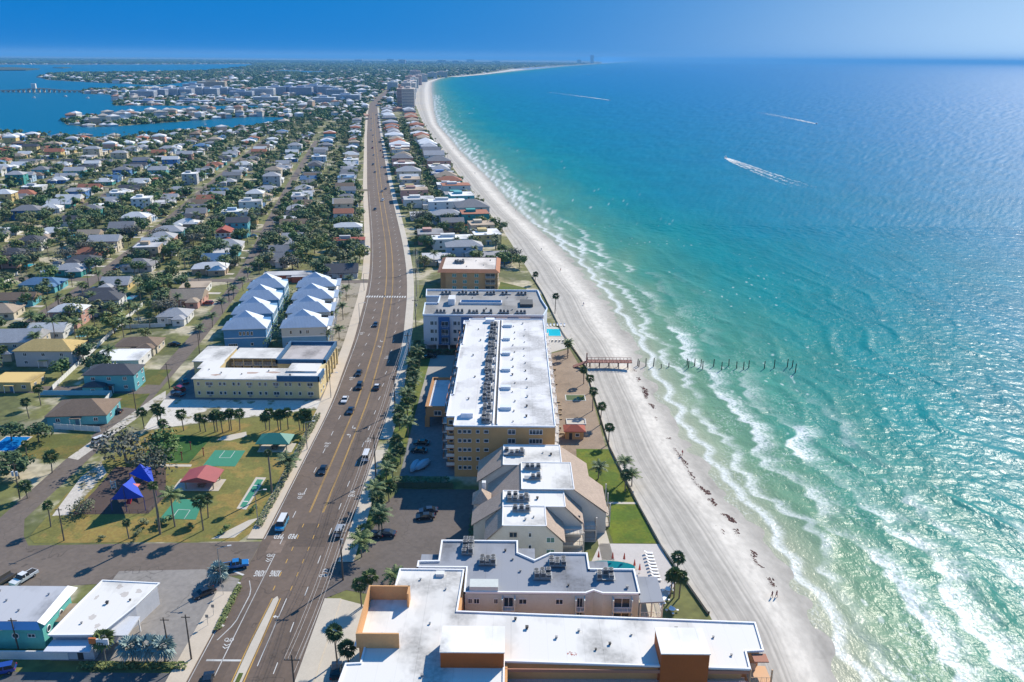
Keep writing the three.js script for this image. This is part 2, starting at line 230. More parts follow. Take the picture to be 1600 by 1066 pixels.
function seaPatch(x0, x1, d0, d1, nx, nd, tw, th, waves) {
  const pos = [], uv = [], idx = [], col = new Float32Array(3);
  for (let j = 0; j <= nd; j++) for (let i = 0; i <= nx; i++) { const d = d0 + (d1 - d0) * (waves ? (j / nd) ** 1.35 : j / nd), x = lerp(x0, x1, i / nx); pos.push(x, waves ? waveHeight(x, d) : SEA, -d); uv.push((x - x0) / (x1 - x0), (d - d0) / (d1 - d0)); }
  for (let j = 0; j < nd; j++) for (let i = 0; i < nx; i++) {
    const a = j * (nx + 1) + i, xm = pos[a * 3], dm = -pos[a * 3 + 2];
    if (offshore(xm, dm) < -24) continue;
    idx.push(a, a + 1, a + nx + 2, a, a + nx + 2, a + nx + 1);
  }
  const g = new THREE.BufferGeometry(); g.setAttribute('position', new THREE.Float32BufferAttribute(pos, 3)); g.setAttribute('uv', new THREE.Float32BufferAttribute(uv, 2)); g.setIndex(idx); g.computeVertexNormals();
  const t = makeTex(tw, th, (u, v, c) => seaColor(lerp(x0, x1, u), lerp(d0, d1, v), c)); t.wrapS = t.wrapT = THREE.ClampToEdgeWrapping;
  const bump = TX.ripple.clone(); bump.repeat.set((x1 - x0) / 64, (d1 - d0) / 64);
  return [g, new THREE.MeshPhysicalMaterial({ map: t, roughness: 0.28, ior: 1.33, specularIntensity: 0.08, bumpMap: bump, bumpScale: 0.3, side: THREE.DoubleSide })];
}
{
  const a = seaPatch(-20, 390, 70, 560, 520, 560, 1792, 2048, true); const near = struct('sea', a[0], a[1]);
  // the rest of the gulf: one sheet whose facets grow with distance
  const ds = [], ts = []; for (let d = 559; d < 150000; d *= d < 9000 ? 1.0125 : 1.06) ds.push(d); for (let t = -0.45; t < 0.72; t += 0.0016) ts.push(t);
  const pos = [], colr = [], uv = [], idx = [], c = [0, 0, 0], n = ts.length, ok = [];
  for (const d of ds) for (const t of ts) { const x = t * d, w = d < 5600 ? offshore(x, d) : x - (d < 13000 ? lerp(-262, 746, (d - 5600) / 7400) : 746 + (d - 13000) * 0.17); pos.push(x, farWave(x, d, w), -d); uv.push(x, d); seaColor(d < 5600 ? x : shoreX(5600) + w, Math.min(d, 5600), c, d < 2600); colr.push(...c); ok.push(w > -30); }
  for (let j = 0; j < ds.length - 1; j++) for (let i = 0; i < n - 1; i++) { const k = j * n + i; if (!ok[k] && !ok[k + 1] && !ok[k + n]) continue; idx.push(k, k + 1, k + n + 1, k, k + n + 1, k + n); }
  const g = new THREE.BufferGeometry(); g.setAttribute('position', new THREE.Float32BufferAttribute(pos, 3)); g.setAttribute('uv', new THREE.Float32BufferAttribute(uv, 2)); g.setAttribute('color', new THREE.Float32BufferAttribute(colr, 3)); g.setIndex(idx); g.computeVertexNormals();
  part(near, 'sea_surface', g, new THREE.MeshPhysicalMaterial({ vertexColors: true, roughness: 0.28, ior: 1.33, specularIntensity: 0.11, bumpMap: TX.ripple, bumpScale: 0.3, side: THREE.DoubleSide }));
}
// beach: from the sea wall down under the water, combed along its length
{
  const nW = 30, ds = []; for (let d = 60; d < 5000; d += d < 700 ? 5 : d < 1600 ? 14 : 60) ds.push(d);
  const pos = [], uv = [], idx = [];
  for (const d of ds) { const b = backX(d), s = shoreX(d), wid = Math.max(6, s - b); for (let i = 0; i <= nW; i++) { const t = i / nW * 1.45, x = b - 0.3 + (wid + 0.3) * t; const w = (t - 1) * wid, h = t < 1 ? -0.04 - 0.76 * sstep(0.25, 1.0, t) ** 1.2 + 0.10 * Math.sin(Math.PI * t) + 0.03 * noise(x / 3, d / 5) : SEA - 0.045 * w; pos.push(x, h, -d); uv.push(t / 1.45, d / 64); } }
  for (let j = 0; j < ds.length - 1; j++) for (let i = 0; i < nW; i++) { const k = j * (nW + 1) + i; idx.push(k, k + 1, k + nW + 2, k, k + nW + 2, k + nW + 1); }
  const g = new THREE.BufferGeometry(); g.setAttribute('position', new THREE.Float32BufferAttribute(pos, 3)); g.setAttribute('uv', new THREE.Float32BufferAttribute(uv, 2)); g.setIndex(idx); g.computeVertexNormals();
  const n1 = tileNoise(61, 6, 5, 0.65), n2 = tileNoise(67, 40, 3), n3 = tileNoise(71, 3, 3);
  const streak = lattice(73, 96);
  const t = makeTex(512, 1024, (u, v, c) => {
    const q = u * 1.45 + 0.012 * Math.sin(2 * Math.PI * v) + 0.02 * (n3(u, v) - 0.5), m = n1(u, v), f = n2(u, v);
    const combed = sstep(0.03, 0.08, q) * (1 - sstep(0.52, 0.6, q)), wet = sstep(0.80, 0.95, q + 0.1 * (n3(v, v * 0.5) - 0.5));
    const st = streak(q * 0.9 + 0.002 * Math.sin(6.28 * v * 2), 0.5) * combed, soft = sstep(0.52, 0.6, q) * (1 - sstep(0.7, 0.82, q));
    const l = (0.50 + 0.13 * (m - 0.5) + 0.12 * (f - 0.5)) * (1 - 0.28 * st) + soft * (0.10 + 0.1 * (f - 0.5)) - 0.13 * wet;
    c[0] = l * lerp(1.0, 1.0, wet); c[1] = l * 0.93; c[2] = l * 0.82;
  });
  const rough = makeTex(256, 64, grey((u) => 1 - 0.2 * sstep(0.58, 0.66, u)), false);
  struct('beach', g, new THREE.MeshPhysicalMaterial({ map: t, roughness: 0.95, specularIntensity: 0.15, roughnessMap: rough, side: THREE.DoubleSide }));
}

// ---------- roads, pavements, lots ----------
const ASPH = M(0.155, 0.112, 0.085, 0.9, 'asphalt'), ASPH2 = M(0.17, 0.135, 0.11, 0.9, 'asphalt'), PAVE = M(0.60, 0.51, 0.40, 0.9, 'grain'), GREYLOT = M(0.30, 0.275, 0.25, 0.9, 'asphalt');
function ribbon(f0, f1, y, d0, d1, step = 6, thick = 0) {
  const b = new B(); let p = null;
  for (let d = d0; ; d = Math.min(d1, d + step * (d > 700 ? 4 : 1))) { const q = [f0(d), f1(d), d]; if (p) { b.quad([p[0], y, -p[2]], [p[1], y, -p[2]], [q[1], y, -q[2]], [q[0], y, -q[2]]); if (thick) b.quad([p[1], y - thick, -p[2]], [q[1], y - thick, -q[2]], [q[1], y, -q[2]], [p[1], y, -p[2]]).quad([q[0], y - thick, -q[2]], [p[0], y - thick, -p[2]], [p[0], y, -p[2]], [q[0], y, -q[2]]); } p = q; if (d >= d1) break; }
  return b;
}
const off = (o) => (d) => roadX(d) + o;
const L0 = along([[100, -9.6], [230, -9.6], [330, -10.6], [5000, -10.6]]), R0 = along([[100, 9.6], [230, 9.4], [330, 8.6], [5000, 8.6]]);
const leftKerb = (d) => roadX(d) + L0(d), rightKerb = (d) => roadX(d) + R0(d);
const boulevard = struct('boulevard', ribbon(leftKerb, rightKerb, 0.03, 60, 3700), ASPH);
{
  const lk = (a, b) => ribbon((d) => leftKerb(d) - 3.6, leftKerb, 0.15, a, b, 6, 0.15);
  const ww = struct('pavement', lk(60, 146), PAVE); part(ww, 'pavement_stretch', lk(166, 395), PAVE); part(ww, 'pavement_stretch', lk(402, 690), PAVE); part(ww, 'pavement_stretch', lk(700, 1900), PAVE);
  const rk = (a, b) => ribbon(rightKerb, (d) => rightKerb(d) + 3.4, 0.15, a, b, 6, 0.15);
  const we = struct('pavement', rk(60, 144), CONCRETE); part(we, 'pavement_stretch', rk(157, 212), CONCRETE); part(we, 'pavement_stretch', rk(219, 1900), CONCRETE);
}
// markings on the boulevard
{
  const Y = 0.036, line = (o, d0, d1, w = 0.13) => ribbon(off(o - w / 2), off(o + w / 2), Y, d0, d1);
  const dash = (o, d, len, w, m, name) => part(boulevard, name, cached('dash' + len + w, () => new B().sheet([[-w / 2, len / 2], [w / 2, len / 2], [w / 2, -len / 2], [-w / 2, -len / 2]], 0)), m, roadX(d) + o, Y, -d).rotation.y = Math.atan2(roadX(d - 5) - roadX(d + 5), 10) * -1;
  for (const o of [-1.75, -1.5, 1.75, 1.5]) part(boulevard, 'yellow_line', line(o, 178, 1700), MARKY);
  for (let i = 0; i < 6; i++) for (const o of [-1.8, 1.8]) dash(o, 147.5 + i * 4.9, 1.6, 0.16, MARKY, 'yellow_dash');
  for (const o of [-5.1, 5.2]) for (let d = 108 + (o > 0 ? 4 : 0); d < 800; d += 11.5) { if (o < 0 && d < 162) continue; dash(o, d, 3.0, 0.16, MARK, 'lane_dash'); }
  part(boulevard, 'lane_line', line(-5.1, 112, 160, 0.16), MARK); part(boulevard, 'lane_line', line(1.75, 124, 144, 0.16), MARK); part(boulevard, 'lane_line', line(5.2, 100, 118, 0.14), MARK);
  for (const [a, b] of [[100, 146], [166, 690]]) part(boulevard, 'edge_line', line(-9.2, a, b, 0.14), MARK);
  part(boulevard, 'stop_line', new B().sheet(flip([[-55.6, 125.2], [-49.0, 125.2], [-49.0, 125.7], [-55.6, 125.7]]), Y), MARK);
  // crosswalk far up, and the pedestrian bay hatching at the near left
  for (let i = 0; i < 16; i++) { const d = 371, x = leftKerb(d) + 0.8 + i * 1.17; part(boulevard, 'crosswalk_bar', cached('xw', () => new B().sheet([[-0.3, 1.4], [0.3, 1.4], [0.3, -1.4], [-0.3, -1.4]], 0)), MARK, x, Y, -d); }
  for (let i = 0; i < 7; i++) { const [x, d] = G(345 + i * 5.2, 975 - i * 13.2), m = part(boulevard, 'hatch_bar', cached('hb', () => new B().sheet([[-1.5, 0.26], [1.5, 0.26], [1.5, -0.26], [-1.5, -0.26]], 0)), MARK, x - 0.5, Y, -d); m.rotation.y = -0.5; }
  part(boulevard, 'hatch_edge', ribbon(along([[131, -55.6], [136, -53.8], [146, -53.6], [150, -55.2]]), along([[131, -55.4], [136, -53.6], [146, -53.4], [150, -55.0]]), Y, 131, 150, 2), MARK);
  const font = await new FontLoader().loadAsync('fonts/droid/droid_sans_bold.typeface.json');
  const word = (t, x, d, w, len, turn, name) => { const g = mergeGeometries(font.generateShapes(t, 1).map((s) => new THREE.ShapeGeometry(s, 3))); g.computeBoundingBox(); const bb = g.boundingBox; g.translate(-(bb.min.x + bb.max.x) / 2, -(bb.min.y + bb.max.y) / 2, 0); g.scale(w / (bb.max.x - bb.min.x), len / (bb.max.y - bb.min.y), 1); g.rotateX(-Math.PI / 2); const m = part(boulevard, name, g, MARK, x, Y + 0.002, -d); m.rotation.y = turn; };
  for (const [x, y] of [[435, 838.5], [457, 838.5]]) { const q = G(x, y); word('PED', q[0], q[1], 1.9, 2.0, Math.PI, 'road_word'); }
  for (const [x, y] of [[405.5, 896.5], [430, 896.5]]) { const q = G(x, y); word('XING', q[0], q[1], 2.1, 2.2, Math.PI, 'road_word'); }
  // bicycle symbols (two rings, frame and chevrons) and turn arrows
  const bike = cached('bike', () => { const l = []; for (const s of [-1, 1]) { const r = new THREE.RingGeometry(0.24, 0.34, 14); r.translate(s * 0.42, 0, 0); l.push(r); } const f = new THREE.ShapeGeometry(new THREE.Shape([[-0.42, 0], [-0.1, 0.42], [0.35, 0.42], [0.05, 0.02], [-0.05, 0.02], [0.2, 0.34], [-0.05, 0.34], [-0.34, 0]].map((p) => new THREE.Vector2(...p)))); l.push(f); for (const k of [0, 1]) { const c = new THREE.ShapeGeometry(new THREE.Shape([[-0.5, 0.75 + k * 0.5], [0, 1.05 + k * 0.5], [0.5, 0.75 + k * 0.5], [0.5, 0.9 + k * 0.5], [0, 1.22 + k * 0.5], [-0.5, 0.9 + k * 0.5]].map((p) => new THREE.Vector2(...p)))); l.push(c); } const g = mergeGeometries(l); g.scale(1.15, 1.5, 1); g.rotateX(-Math.PI / 2); return g; });
  for (const [x, y, t] of [[358, 1000, 1], [423, 868, 1], [471, 772, 1], [512, 693, 1], [505, 900, 0], [549, 775, 0], [575, 690, 0], [604, 560, 0], [550, 590, 1], [566, 520, 1]]) { const q = G(x, y); part(boulevard, 'bicycle_marking', bike, MARK, q[0], Y, -q[1]).rotation.y = t ? Math.PI : 0; }
  const arrow = cached('arrow', () => { const s = new THREE.ShapeGeometry(new THREE.Shape([[0.15, -1.2], [0.32, -1.2], [0.32, 0.45], [-0.1, 0.75], [-0.35, 0.75], [-0.35, 1.1], [-1.0, 0.62], [-0.35, 0.15], [-0.35, 0.5], [-0.15, 0.5], [0.15, 0.25]].map((p) => new THREE.Vector2(...p)))); s.rotateX(-Math.PI / 2); return s; });
  for (const [x, y, t] of [[432, 967, 0], [546, 681, 0], [552, 668, 1], [595, 533, 1], [593, 542, 0]]) { const q = G(x, y); part(boulevard, 'turn_arrow', arrow, MARK, q[0], Y, -q[1]).rotation.y = t ? Math.PI : 0; }
  for (const [x, d, w, l, k] of [[-53, 163, 3.4, 5, 1.5], [-46, 168, 8, 10, 0.75], [-51, 228, 4, 60, 0.85], [-43.5, 205, 3.2, 70, 0.82], [-52.4, 130, 3, 26, 0.85], [-43, 126, 3.2, 30, 0.86], [-54, 300, 4, 70, 0.9], [-45, 300, 3, 60, 0.85], [-62, 405, 14, 5, 0.8]]) part(boulevard, 'asphalt_patch', new B().sheet([[x - w / 2, -d - l / 2], [x + w / 2, -d - l / 2], [x + w / 2, -d + l / 2], [x - w / 2, -d + l / 2]], 0.0325 + 0.0002 * w), M(0.155 * k, 0.112 * k, 0.085 * k, 0.9, 'asphalt'));
  // planted median at the near end
  const med = [[-49.0, 100], [-47.6, 100], [-47.2, 130], [-47.2, 143.6], [-47.7, 144.6], [-48.3, 143.6], [-48.8, 130]];
  const m = struct('median', new B().prism(flip(med), 0, 0.18), CONCRETE); part(m, 'yellow_kerb_line', new B().sheet(flip([[-49.4, 100], [-49.2, 100], [-49.0, 130], [-48.5, 144], [-48.7, 144], [-49.2, 130]]), 0.037), MARKY); part(m, 'yellow_kerb_line', new B().sheet(flip([[-47.2, 100], [-47.0, 100], [-46.8, 144], [-47.0, 144]]), 0.037), MARKY);
  part(m, 'turf', new B().sheet(flip([[-48.7, 100], [-47.9, 100], [-47.7, 122], [-48.5, 122]]), 0.19), M(0.1, 0.13, 0.03, 1, 'grass'));
}
// side streets: parallel to the boulevard, one block apart, and cross streets
const BLOCK = 73, sideX = (k) => (d) => roadX(d) - BLOCK * k + (k === 1 ? along([[150, 1], [245, 2], [290, 1], [545, -4]])(d) : 0);
for (let k = 1; k <= 7; k++) struct('side_street', ribbon((d) => sideX(k)(d) - 3.1, (d) => sideX(k)(d) + 3.1, 0.03, k === 1 ? 163 : 210 + 30 * k, k === 1 ? 1120 : k < 4 ? 1190 - k * 20 : 1090 - k * 12), ASPH2);
struct('cross_street', new B().sheet(flip([[-190, 140], [-106, 146], [-57, 152], [-56.9, 165], [-108.8, 162.6], [-112, 166.5], [-116, 174], [-122, 174], [-121, 166], [-190, 160]]), 0.034), ASPH2);
const CROSS = [255, 398, 520, 696, 880, 1040];
for (const d of CROSS) { const x1 = d === 255 ? sideX(1)(d) : leftKerb(d), x0 = x1 - (d < 300 ? 90 : d < 450 ? 260 : 520); struct('cross_street', new B().sheet(flip([[x0, d - 3 - (x1 - x0) * 0.0], [x1, d - 3], [x1, d + 3], [x0, d + 3]]), 0.034), ASPH2); }
// paved lots and lawns
const flat = (name, pts, mat, y = 0.02) => struct(name, new B().sheet(flip(pts), y), mat);
flat('parking_lot', [[-84, 125], [-57.3, 125], [-57.3, 150.5], [-66, 154], [-84, 153]], GREYLOT, 0.04);
flat('parking_lot', [[-57.4, 95], [-57.4, 122], [-90, 122], [-98, 95]], M(0.12, 0.12, 0.125, 0.9, 'asphalt'), 0.024);
flat('parking_lot', [[-34, 149], [-9, 149], [-9, 190], [-28, 190], [-31.5, 182], [-33, 160]], M(0.14, 0.115, 0.1, 0.9, 'asphalt'), 0.03);
flat('driveway', [[-38.0, 144], [-34, 147], [-9, 140], [-9, 149.2], [-34, 158], [-38.0, 156.4]], M(0.14, 0.115, 0.1, 0.9, 'asphalt'), 0.034);
flat('forecourt', [[-34.6, 100], [-24, 100], [-24, 140], [-34.6, 144]], CONCRETE, 0.03);
flat('parking_lot', [[-29.5, 197], [-15, 197], [-15, 252], [-30, 252]], M(0.22, 0.22, 0.225, 0.9, 'asphalt'), 0.03);
flat('parking_lot', [[-33, 252], [-18, 252], [-19, 292], [-36, 292]], M(0.36, 0.34, 0.31, 0.9, 'grain'), 0.03);
flat('courtyard', [[-36, 293], [-17, 293], [-17, 303], [-36, 303]], GREYLOT, 0.03);
flat('vacant_lot', [[-109, 224], [-61, 241], [-61, 247.5], [-112, 247.5]], M(1, 1, 1, 1, 'lotSand'), 0.026);
flat('parking_lot', [[-112.5, 247.6], [-61, 247.6], [-60, 264], [-110, 285], [-113.5, 285]], M(0.2, 0.19, 0.19, 0.9, 'asphalt'), 0.026);
flat('forecourt', [[-62, 285], [-80, 285], [-92, 395], [-74.5, 395]], M(0.52, 0.48, 0.41, 0.9, 'lotSand'), 0.026);
flat('verge', [[-36.5, 160], [-33.8, 160], [-32.5, 182], [-30, 212], [-30, 292], [-36.4, 292], [-34.8, 212]], M(0.14, 0.18, 0.04, 1, 'grass'), 0.05);
flat('park_lawn', [[-110.5, 166], [-108, 163.6], [-62, 165], [-59.4, 171], [-58.2, 184], [-58.8, 222], [-60.5, 240], [-107, 224], [-113, 197]], M(0.26, 0.215, 0.075, 1, 'grass'), 0.03);
flat('construction_yard', [[11.6, 197], [11.6, 292], [22, 300], [26, 270], [27, 215], [24, 205]], M(1, 1, 1, 1, 'dirt'), 0.03);
flat('hotel_lawn', [[17, 184], [31.2, 184], [27.6, 214], [18.5, 214]], M(0.13, 0.18, 0.015, 1, 'grass'), 0.036);
flat('condo_lawn', [[23.6, 165.5], [33.4, 165.5], [31.4, 183.6], [22.2, 183.6]], M(0.13, 0.19, 0.012, 1, 'grass'), 0.036);
flat('garden_path', [[20.5, 152], [23.4, 152], [21.8, 184], [19.6, 184]], CONCRETE, 0.04);
flat('garden_path', [[22.2, 183.2], [31.4, 183.2], [31.3, 184.2], [22.2, 184.2]], CONCRETE, 0.05);
flat('pool_deck', [[15.4, 139], [29, 139], [36, 152], [34, 165.3], [20.5, 165.3], [15.4, 151]], M(0.56, 0.52, 0.49, 0.85, 'grain'), 0.04);
flat('pool_deck', [[11.8, 293], [21, 301], [24, 322], [12.6, 332]], M(0.5, 0.47, 0.43, 0.85, 'grain'), 0.04);
flat('lawn', [[-7, 372], [4, 372], [7, 388], [-6, 400]], M(0.10, 0.14, 0.02, 1, 'grass'), 0.036);

// ---------- the buildings near the camera, measured in world metres (x, distance d) ----------
function site(name, label, category, cx, cd) {
  const g = thing(name, label, category, cx, cd); const X = (x) => x - cx, Zz = (d) => cd - d;
  const P = (pts) => pts.map(([x, d]) => [X(x), Zz(d)]);
  const S = {
    g, box: (n, m, x0, x1, y0, y1, d0, d1, parent = g) => part(parent, n, new B().box(X(x0), X(x1), y0, y1, Zz(d1), Zz(d0), true), m),
    prism: (n, m, pts, y0, y1, parent = g) => part(parent, n, new B().sides(P(pts), y0, y1).sheet(P(pts), y1), m),
    rim: (n, m, pts, y0, y1, t, parent = g) => { const q = P(pts), c = q.length, b = new B(); for (let i = 0; i < c; i++) { const a = q[i], e = q[(i + 1) % c], L = Math.hypot(e[0] - a[0], e[1] - a[1]), ux = (e[0] - a[0]) / L, uz = (e[1] - a[1]) / L, nx = -uz * t, nz = ux * t; const r = [[a[0] - ux * t / 2, a[1] - uz * t / 2], [e[0] + ux * t / 2, e[1] + uz * t / 2]]; const w = [[r[0][0] - nx / 2, r[0][1] - nz / 2], [r[1][0] - nx / 2, r[1][1] - nz / 2], [r[1][0] + nx / 2, r[1][1] + nz / 2], [r[0][0] + nx / 2, r[0][1] + nz / 2]]; b.prism(w, y0, y1 + 0.003 * i); } return part(parent, n, b, m); },
    raw: (n, m, f, parent = g) => { const b = new B(); f(b, X, Zz); return part(parent, n, b, m); },
    win: (face, x, y, d, w, h, mull = 0, frame, glass) => win(g, face, X(x), y, Zz(d), w, h, true, frame, glass, mull),
    hip: (n, m, x0, x1, d0, d1, y, rise, ridge, over, gable) => part(g, n, new B().hip(X(x0), X(x1), Zz(d1), Zz(d0), y, rise, ridge, over, gable), m), X, Zz,
  };
  return S;
}
const ACBODY = M(0.30, 0.30, 0.30, 0.6, 'grain'), ACDARK = M(0.05, 0.055, 0.06, 0.7);
function acUnit(S, x, y, d, w = 0.95, h = 0.95) { const m = part(S.g, 'air_conditioner', cached('ac' + w + h, () => new B().box(-w / 2, w / 2, 0.12, h, -w / 2, w / 2).box(-w / 2 - 0.05, w / 2 + 0.05, 0, 0.12, -w / 2 - 0.05, w / 2 + 0.05).geo()), ACBODY, S.X(x), y, S.Zz(d)); part(m, 'fan_grille', cached('acf' + w + h, () => { const c = new THREE.CylinderGeometry(w * 0.4, w * 0.4, 0.05, 12); c.translate(0, h + 0.025, 0); return c; }), ACDARK); part(m, 'coil', cached('acc' + w + h, () => bx(-w * 0.4, w * 0.4, 0.25, h - 0.15, w / 2, w / 2 + 0.012)), ACDARK); }
function acRack(S, x, y, d, nx, nd, px = 1.25, pd = 1.35) { S.box('unit_rack', STEEL, x - px * nx / 2 - 0.1, x + px * nx / 2 + 0.1, y + 0.35, y + 0.45, d - pd * nd / 2 - 0.1, d + pd * nd / 2 + 0.1); for (let i = 0; i < nx; i++) for (let j = 0; j < nd; j++) { if (rnd() < 0.12) continue; acUnit(S, x + (i - (nx - 1) / 2) * px + rr(-0.12, 0.12), y + 0.45, d + (j - (nd - 1) / 2) * pd + rr(-0.12, 0.12), 0.95, pick([0.75, 0.95, 1.15])); } }
function vents(S, y, list, s = 0.35) { for (const [x, d] of list) { const k = pick([0.8, 1, 1.25]); part(S.g, 'roof_vent', cached('vent' + k, () => new B().box(-s * k / 2, s * k / 2, 0, 0.3 * k, -s * k / 2, s * k / 2).box(-s * k * 0.75, s * k * 0.75, 0.3 * k, 0.42 * k, -s * k * 0.75, s * k * 0.75).geo()), pick([STEEL, ACBODY, DARK]), S.X(x), y, S.Zz(d)); } }
const ROOFW = M(0.68, 0.66, 0.62, 0.85, 'stain'), ROOFG = M(0.25, 0.265, 0.30, 0.85, 'stain'), CREAM = M(0.63, 0.66, 0.62, 0.9, 'grain'), TAN = M(0.60, 0.34, 0.14, 0.9, 'grain'), ORANGE = M(0.42, 0.108, 0.016, 0.88, 'grain'), PEACH = M(0.68, 0.36, 0.15, 0.88, 'grain'), TRIM = M(0.78, 0.78, 0.78, 0.7);
// railing: posts and bars in one part
const railing = (S, x0, x1, y, d, mat = STEEL, h = 1.05) => S.raw('railing', mat, (b, X, Z) => { b.box(X(x0), X(x1), y + h - 0.07, y + h, Z(d) - 0.03, Z(d) + 0.03).box(X(x0), X(x1), y + 0.08, y + 0.13, Z(d) - 0.02, Z(d) + 0.02); for (let x = x0; x <= x1 + 0.01; x += 0.9) b.box(X(x) - 0.03, X(x) + 0.03, y, y + h, Z(d) - 0.03, Z(d) + 0.03); for (let x = x0; x <= x1; x += 0.3) b.box(X(x) - 0.012, X(x) + 0.012, y + 0.1, y + h, Z(d) - 0.012, Z(d) + 0.012); });
const railSide = (S, x, y, d0, d1, mat = STEEL, h = 1.05) => S.raw('railing', mat, (b, X, Z) => { b.box(X(x) - 0.03, X(x) + 0.03, y + h - 0.07, y + h, Z(d1), Z(d0)); for (let d = d0; d <= d1 + 0.01; d += 0.4) b.box(X(x) - 0.02, X(x) + 0.02, y, y + h, Z(d) - 0.02, Z(d) + 0.02); });

// a balcony: slab, fins and railing in front of a glazed door
const balcony = (S, x0, x1, y, d, mat, rail = TRIM, deep = 1.4, hgt = 2.5) => { S.box('balcony', mat, x0, x1, y - 0.16, y, d - deep, d - 0.01); for (const x of [x0, x1]) S.box('balcony_fin', mat, x - 0.1, x + 0.1, y, y + hgt, d - deep, d - 0.01); railing(S, x0, x1, y, d - deep + 0.05, rail, 1); win(S.g, 'f', S.X((x0 + x1) / 2), y + 1.12, S.Zz(d - 0.01), x1 - x0 - 0.5, 2.1, true, FRAME, GLASS, 1); };

// L-shaped orange building with the white roof, cut by the lower edge of the picture
{
  const S = site('beach_motel', 'L-shaped orange building under a broad white flat roof with two orange stair towers', 'motel', 8, 118);
  const out = [[-27.6, 98], [-26.7, 111.6], [-24.3, 111.8], [-24.3, 116], [-26, 116.2], [-25.6, 129.3], [-21.5, 130], [-21.3, 138.3], [-9, 138.2], [-9.5, 125.4], [43.2, 122.9], [42.6, 115.7], [39.6, 115.5], [39.2, 111.2], [-0.9, 112.6], [-0.9, 98]];
  S.prism('wall', PEACH, out.map(([x, d]) => [x - Math.sign(x - 5) * 0.6, d < 113 && x > 0 ? d + 1.9 : d < 126 && d > 120 ? d - 0.5 : d]), 0, 10.7);
  S.prism('roof', ROOFW, out, 10.72, 11); S.rim('parapet', TRIM, out, 11.0, 11.22, 0.3);
  S.box('fascia', M(0.36, 0.16, 0.1, 0.8), -0.9, 39.2, 10.1, 10.7, 111.15, 111.35);
  for (const [x0, x1] of [[-11.2, -0.9], [24.6, 32.4]]) { S.box('stair_tower', ORANGE, x0, x1, 0, 14, 111.0, 117.4); S.box('tower_roof', M(0.78, 0.76, 0.72, 0.85, 'stain'), x0 - 0.12, x1 + 0.12, 14.0, 14.18, 110.9, 117.5); }
  for (const f of [7.5, 4.6, 1.7]) { for (const [a, b] of [[-0.8, 24.5], [32.5, 39.2]]) { S.box('walkway', CONCRETE, a, b, f - 0.18, f, 111.2, 113.2); railing(S, a, b, f, 111.3, M(0.35, 0.26, 0.3, 0.6)); } for (let x = 2; x < 39; x += 4.1) { if (x > 23 && x < 33) continue; S.win('f', x, f + 1.5, 114.4, 1.3, 1.2, 1); S.box('door', M(0.5, 0.36, 0.24, 0.7), x + 1.4, x + 2.3, f, f + 2.1, 114.3, 114.42); } }
  for (const y of [8.2, 5.3]) { S.box('balcony', M(0.6, 0.36, 0.2, 0.8), 39.4, 43.2, y - 0.2, y, 111.3, 115.4); railing(S, 39.5, 43.1, y, 111.4, M(0.6, 0.36, 0.2, 0.7)); } for (const x of [39.5, 43]) S.box('post', M(0.6, 0.36, 0.2, 0.8), x - 0.12, x + 0.12, 0, 10.7, 111.4, 111.6);
  S.box('balcony_roof', M(0.36, 0.15, 0.09, 0.8), 40.6, 43.0, 10.5, 10.7, 113.4, 115.4);
  S.box('roof_screen_wall', PEACH, -25.4, -18.3, 11, 13.9, 128.8, 129.1); S.box('roof_screen_wall', PEACH, -25.7, -25.4, 11, 13.9, 115.6, 129.1); S.box('roof_screen_wall', PEACH, -25.4, -18.5, 11, 13.9, 115.6, 115.9); S.box('roof_screen_wall', PEACH, -18.5, -18.2, 11, 13.9, 126.6, 129.1);
  vents(S, 11, [[-14, 122], [3, 121], [8, 118.5], [12, 120.4], [17, 117], [21, 119.5], [29, 121], [35, 119], [37, 114.5], [-5, 120.5], [14.5, 115.6], [-12, 132], [-17, 135], [1, 123.4], [-22, 119], [-14, 109], [-18, 105]], 0.3);
  S.box('hatch', WHITE, -14.2, -12.6, 11, 11.6, 136, 137.2); S.raw('rust_stain', M(0.42, 0.08, 0.04, 0.9, 'grain'), (b, X, Z) => { for (let i = 0; i < 14; i++) { const x = X(10.2) + rr(-0.8, 0.8), z = Z(114.8) + rr(-0.4, 0.4); b.sheet([[x, z], [x + rr(0.1, 0.45), z + 0.05], [x + 0.2, z + rr(0.1, 0.35)]], 11.006 + i * 0.0004); } });
  for (let d = 101; d < 136; d += 5.5) S.win('l', -25.4 - (d < 112 ? 1.1 : 0), 7.8, d, 1.4, 1.3);
}
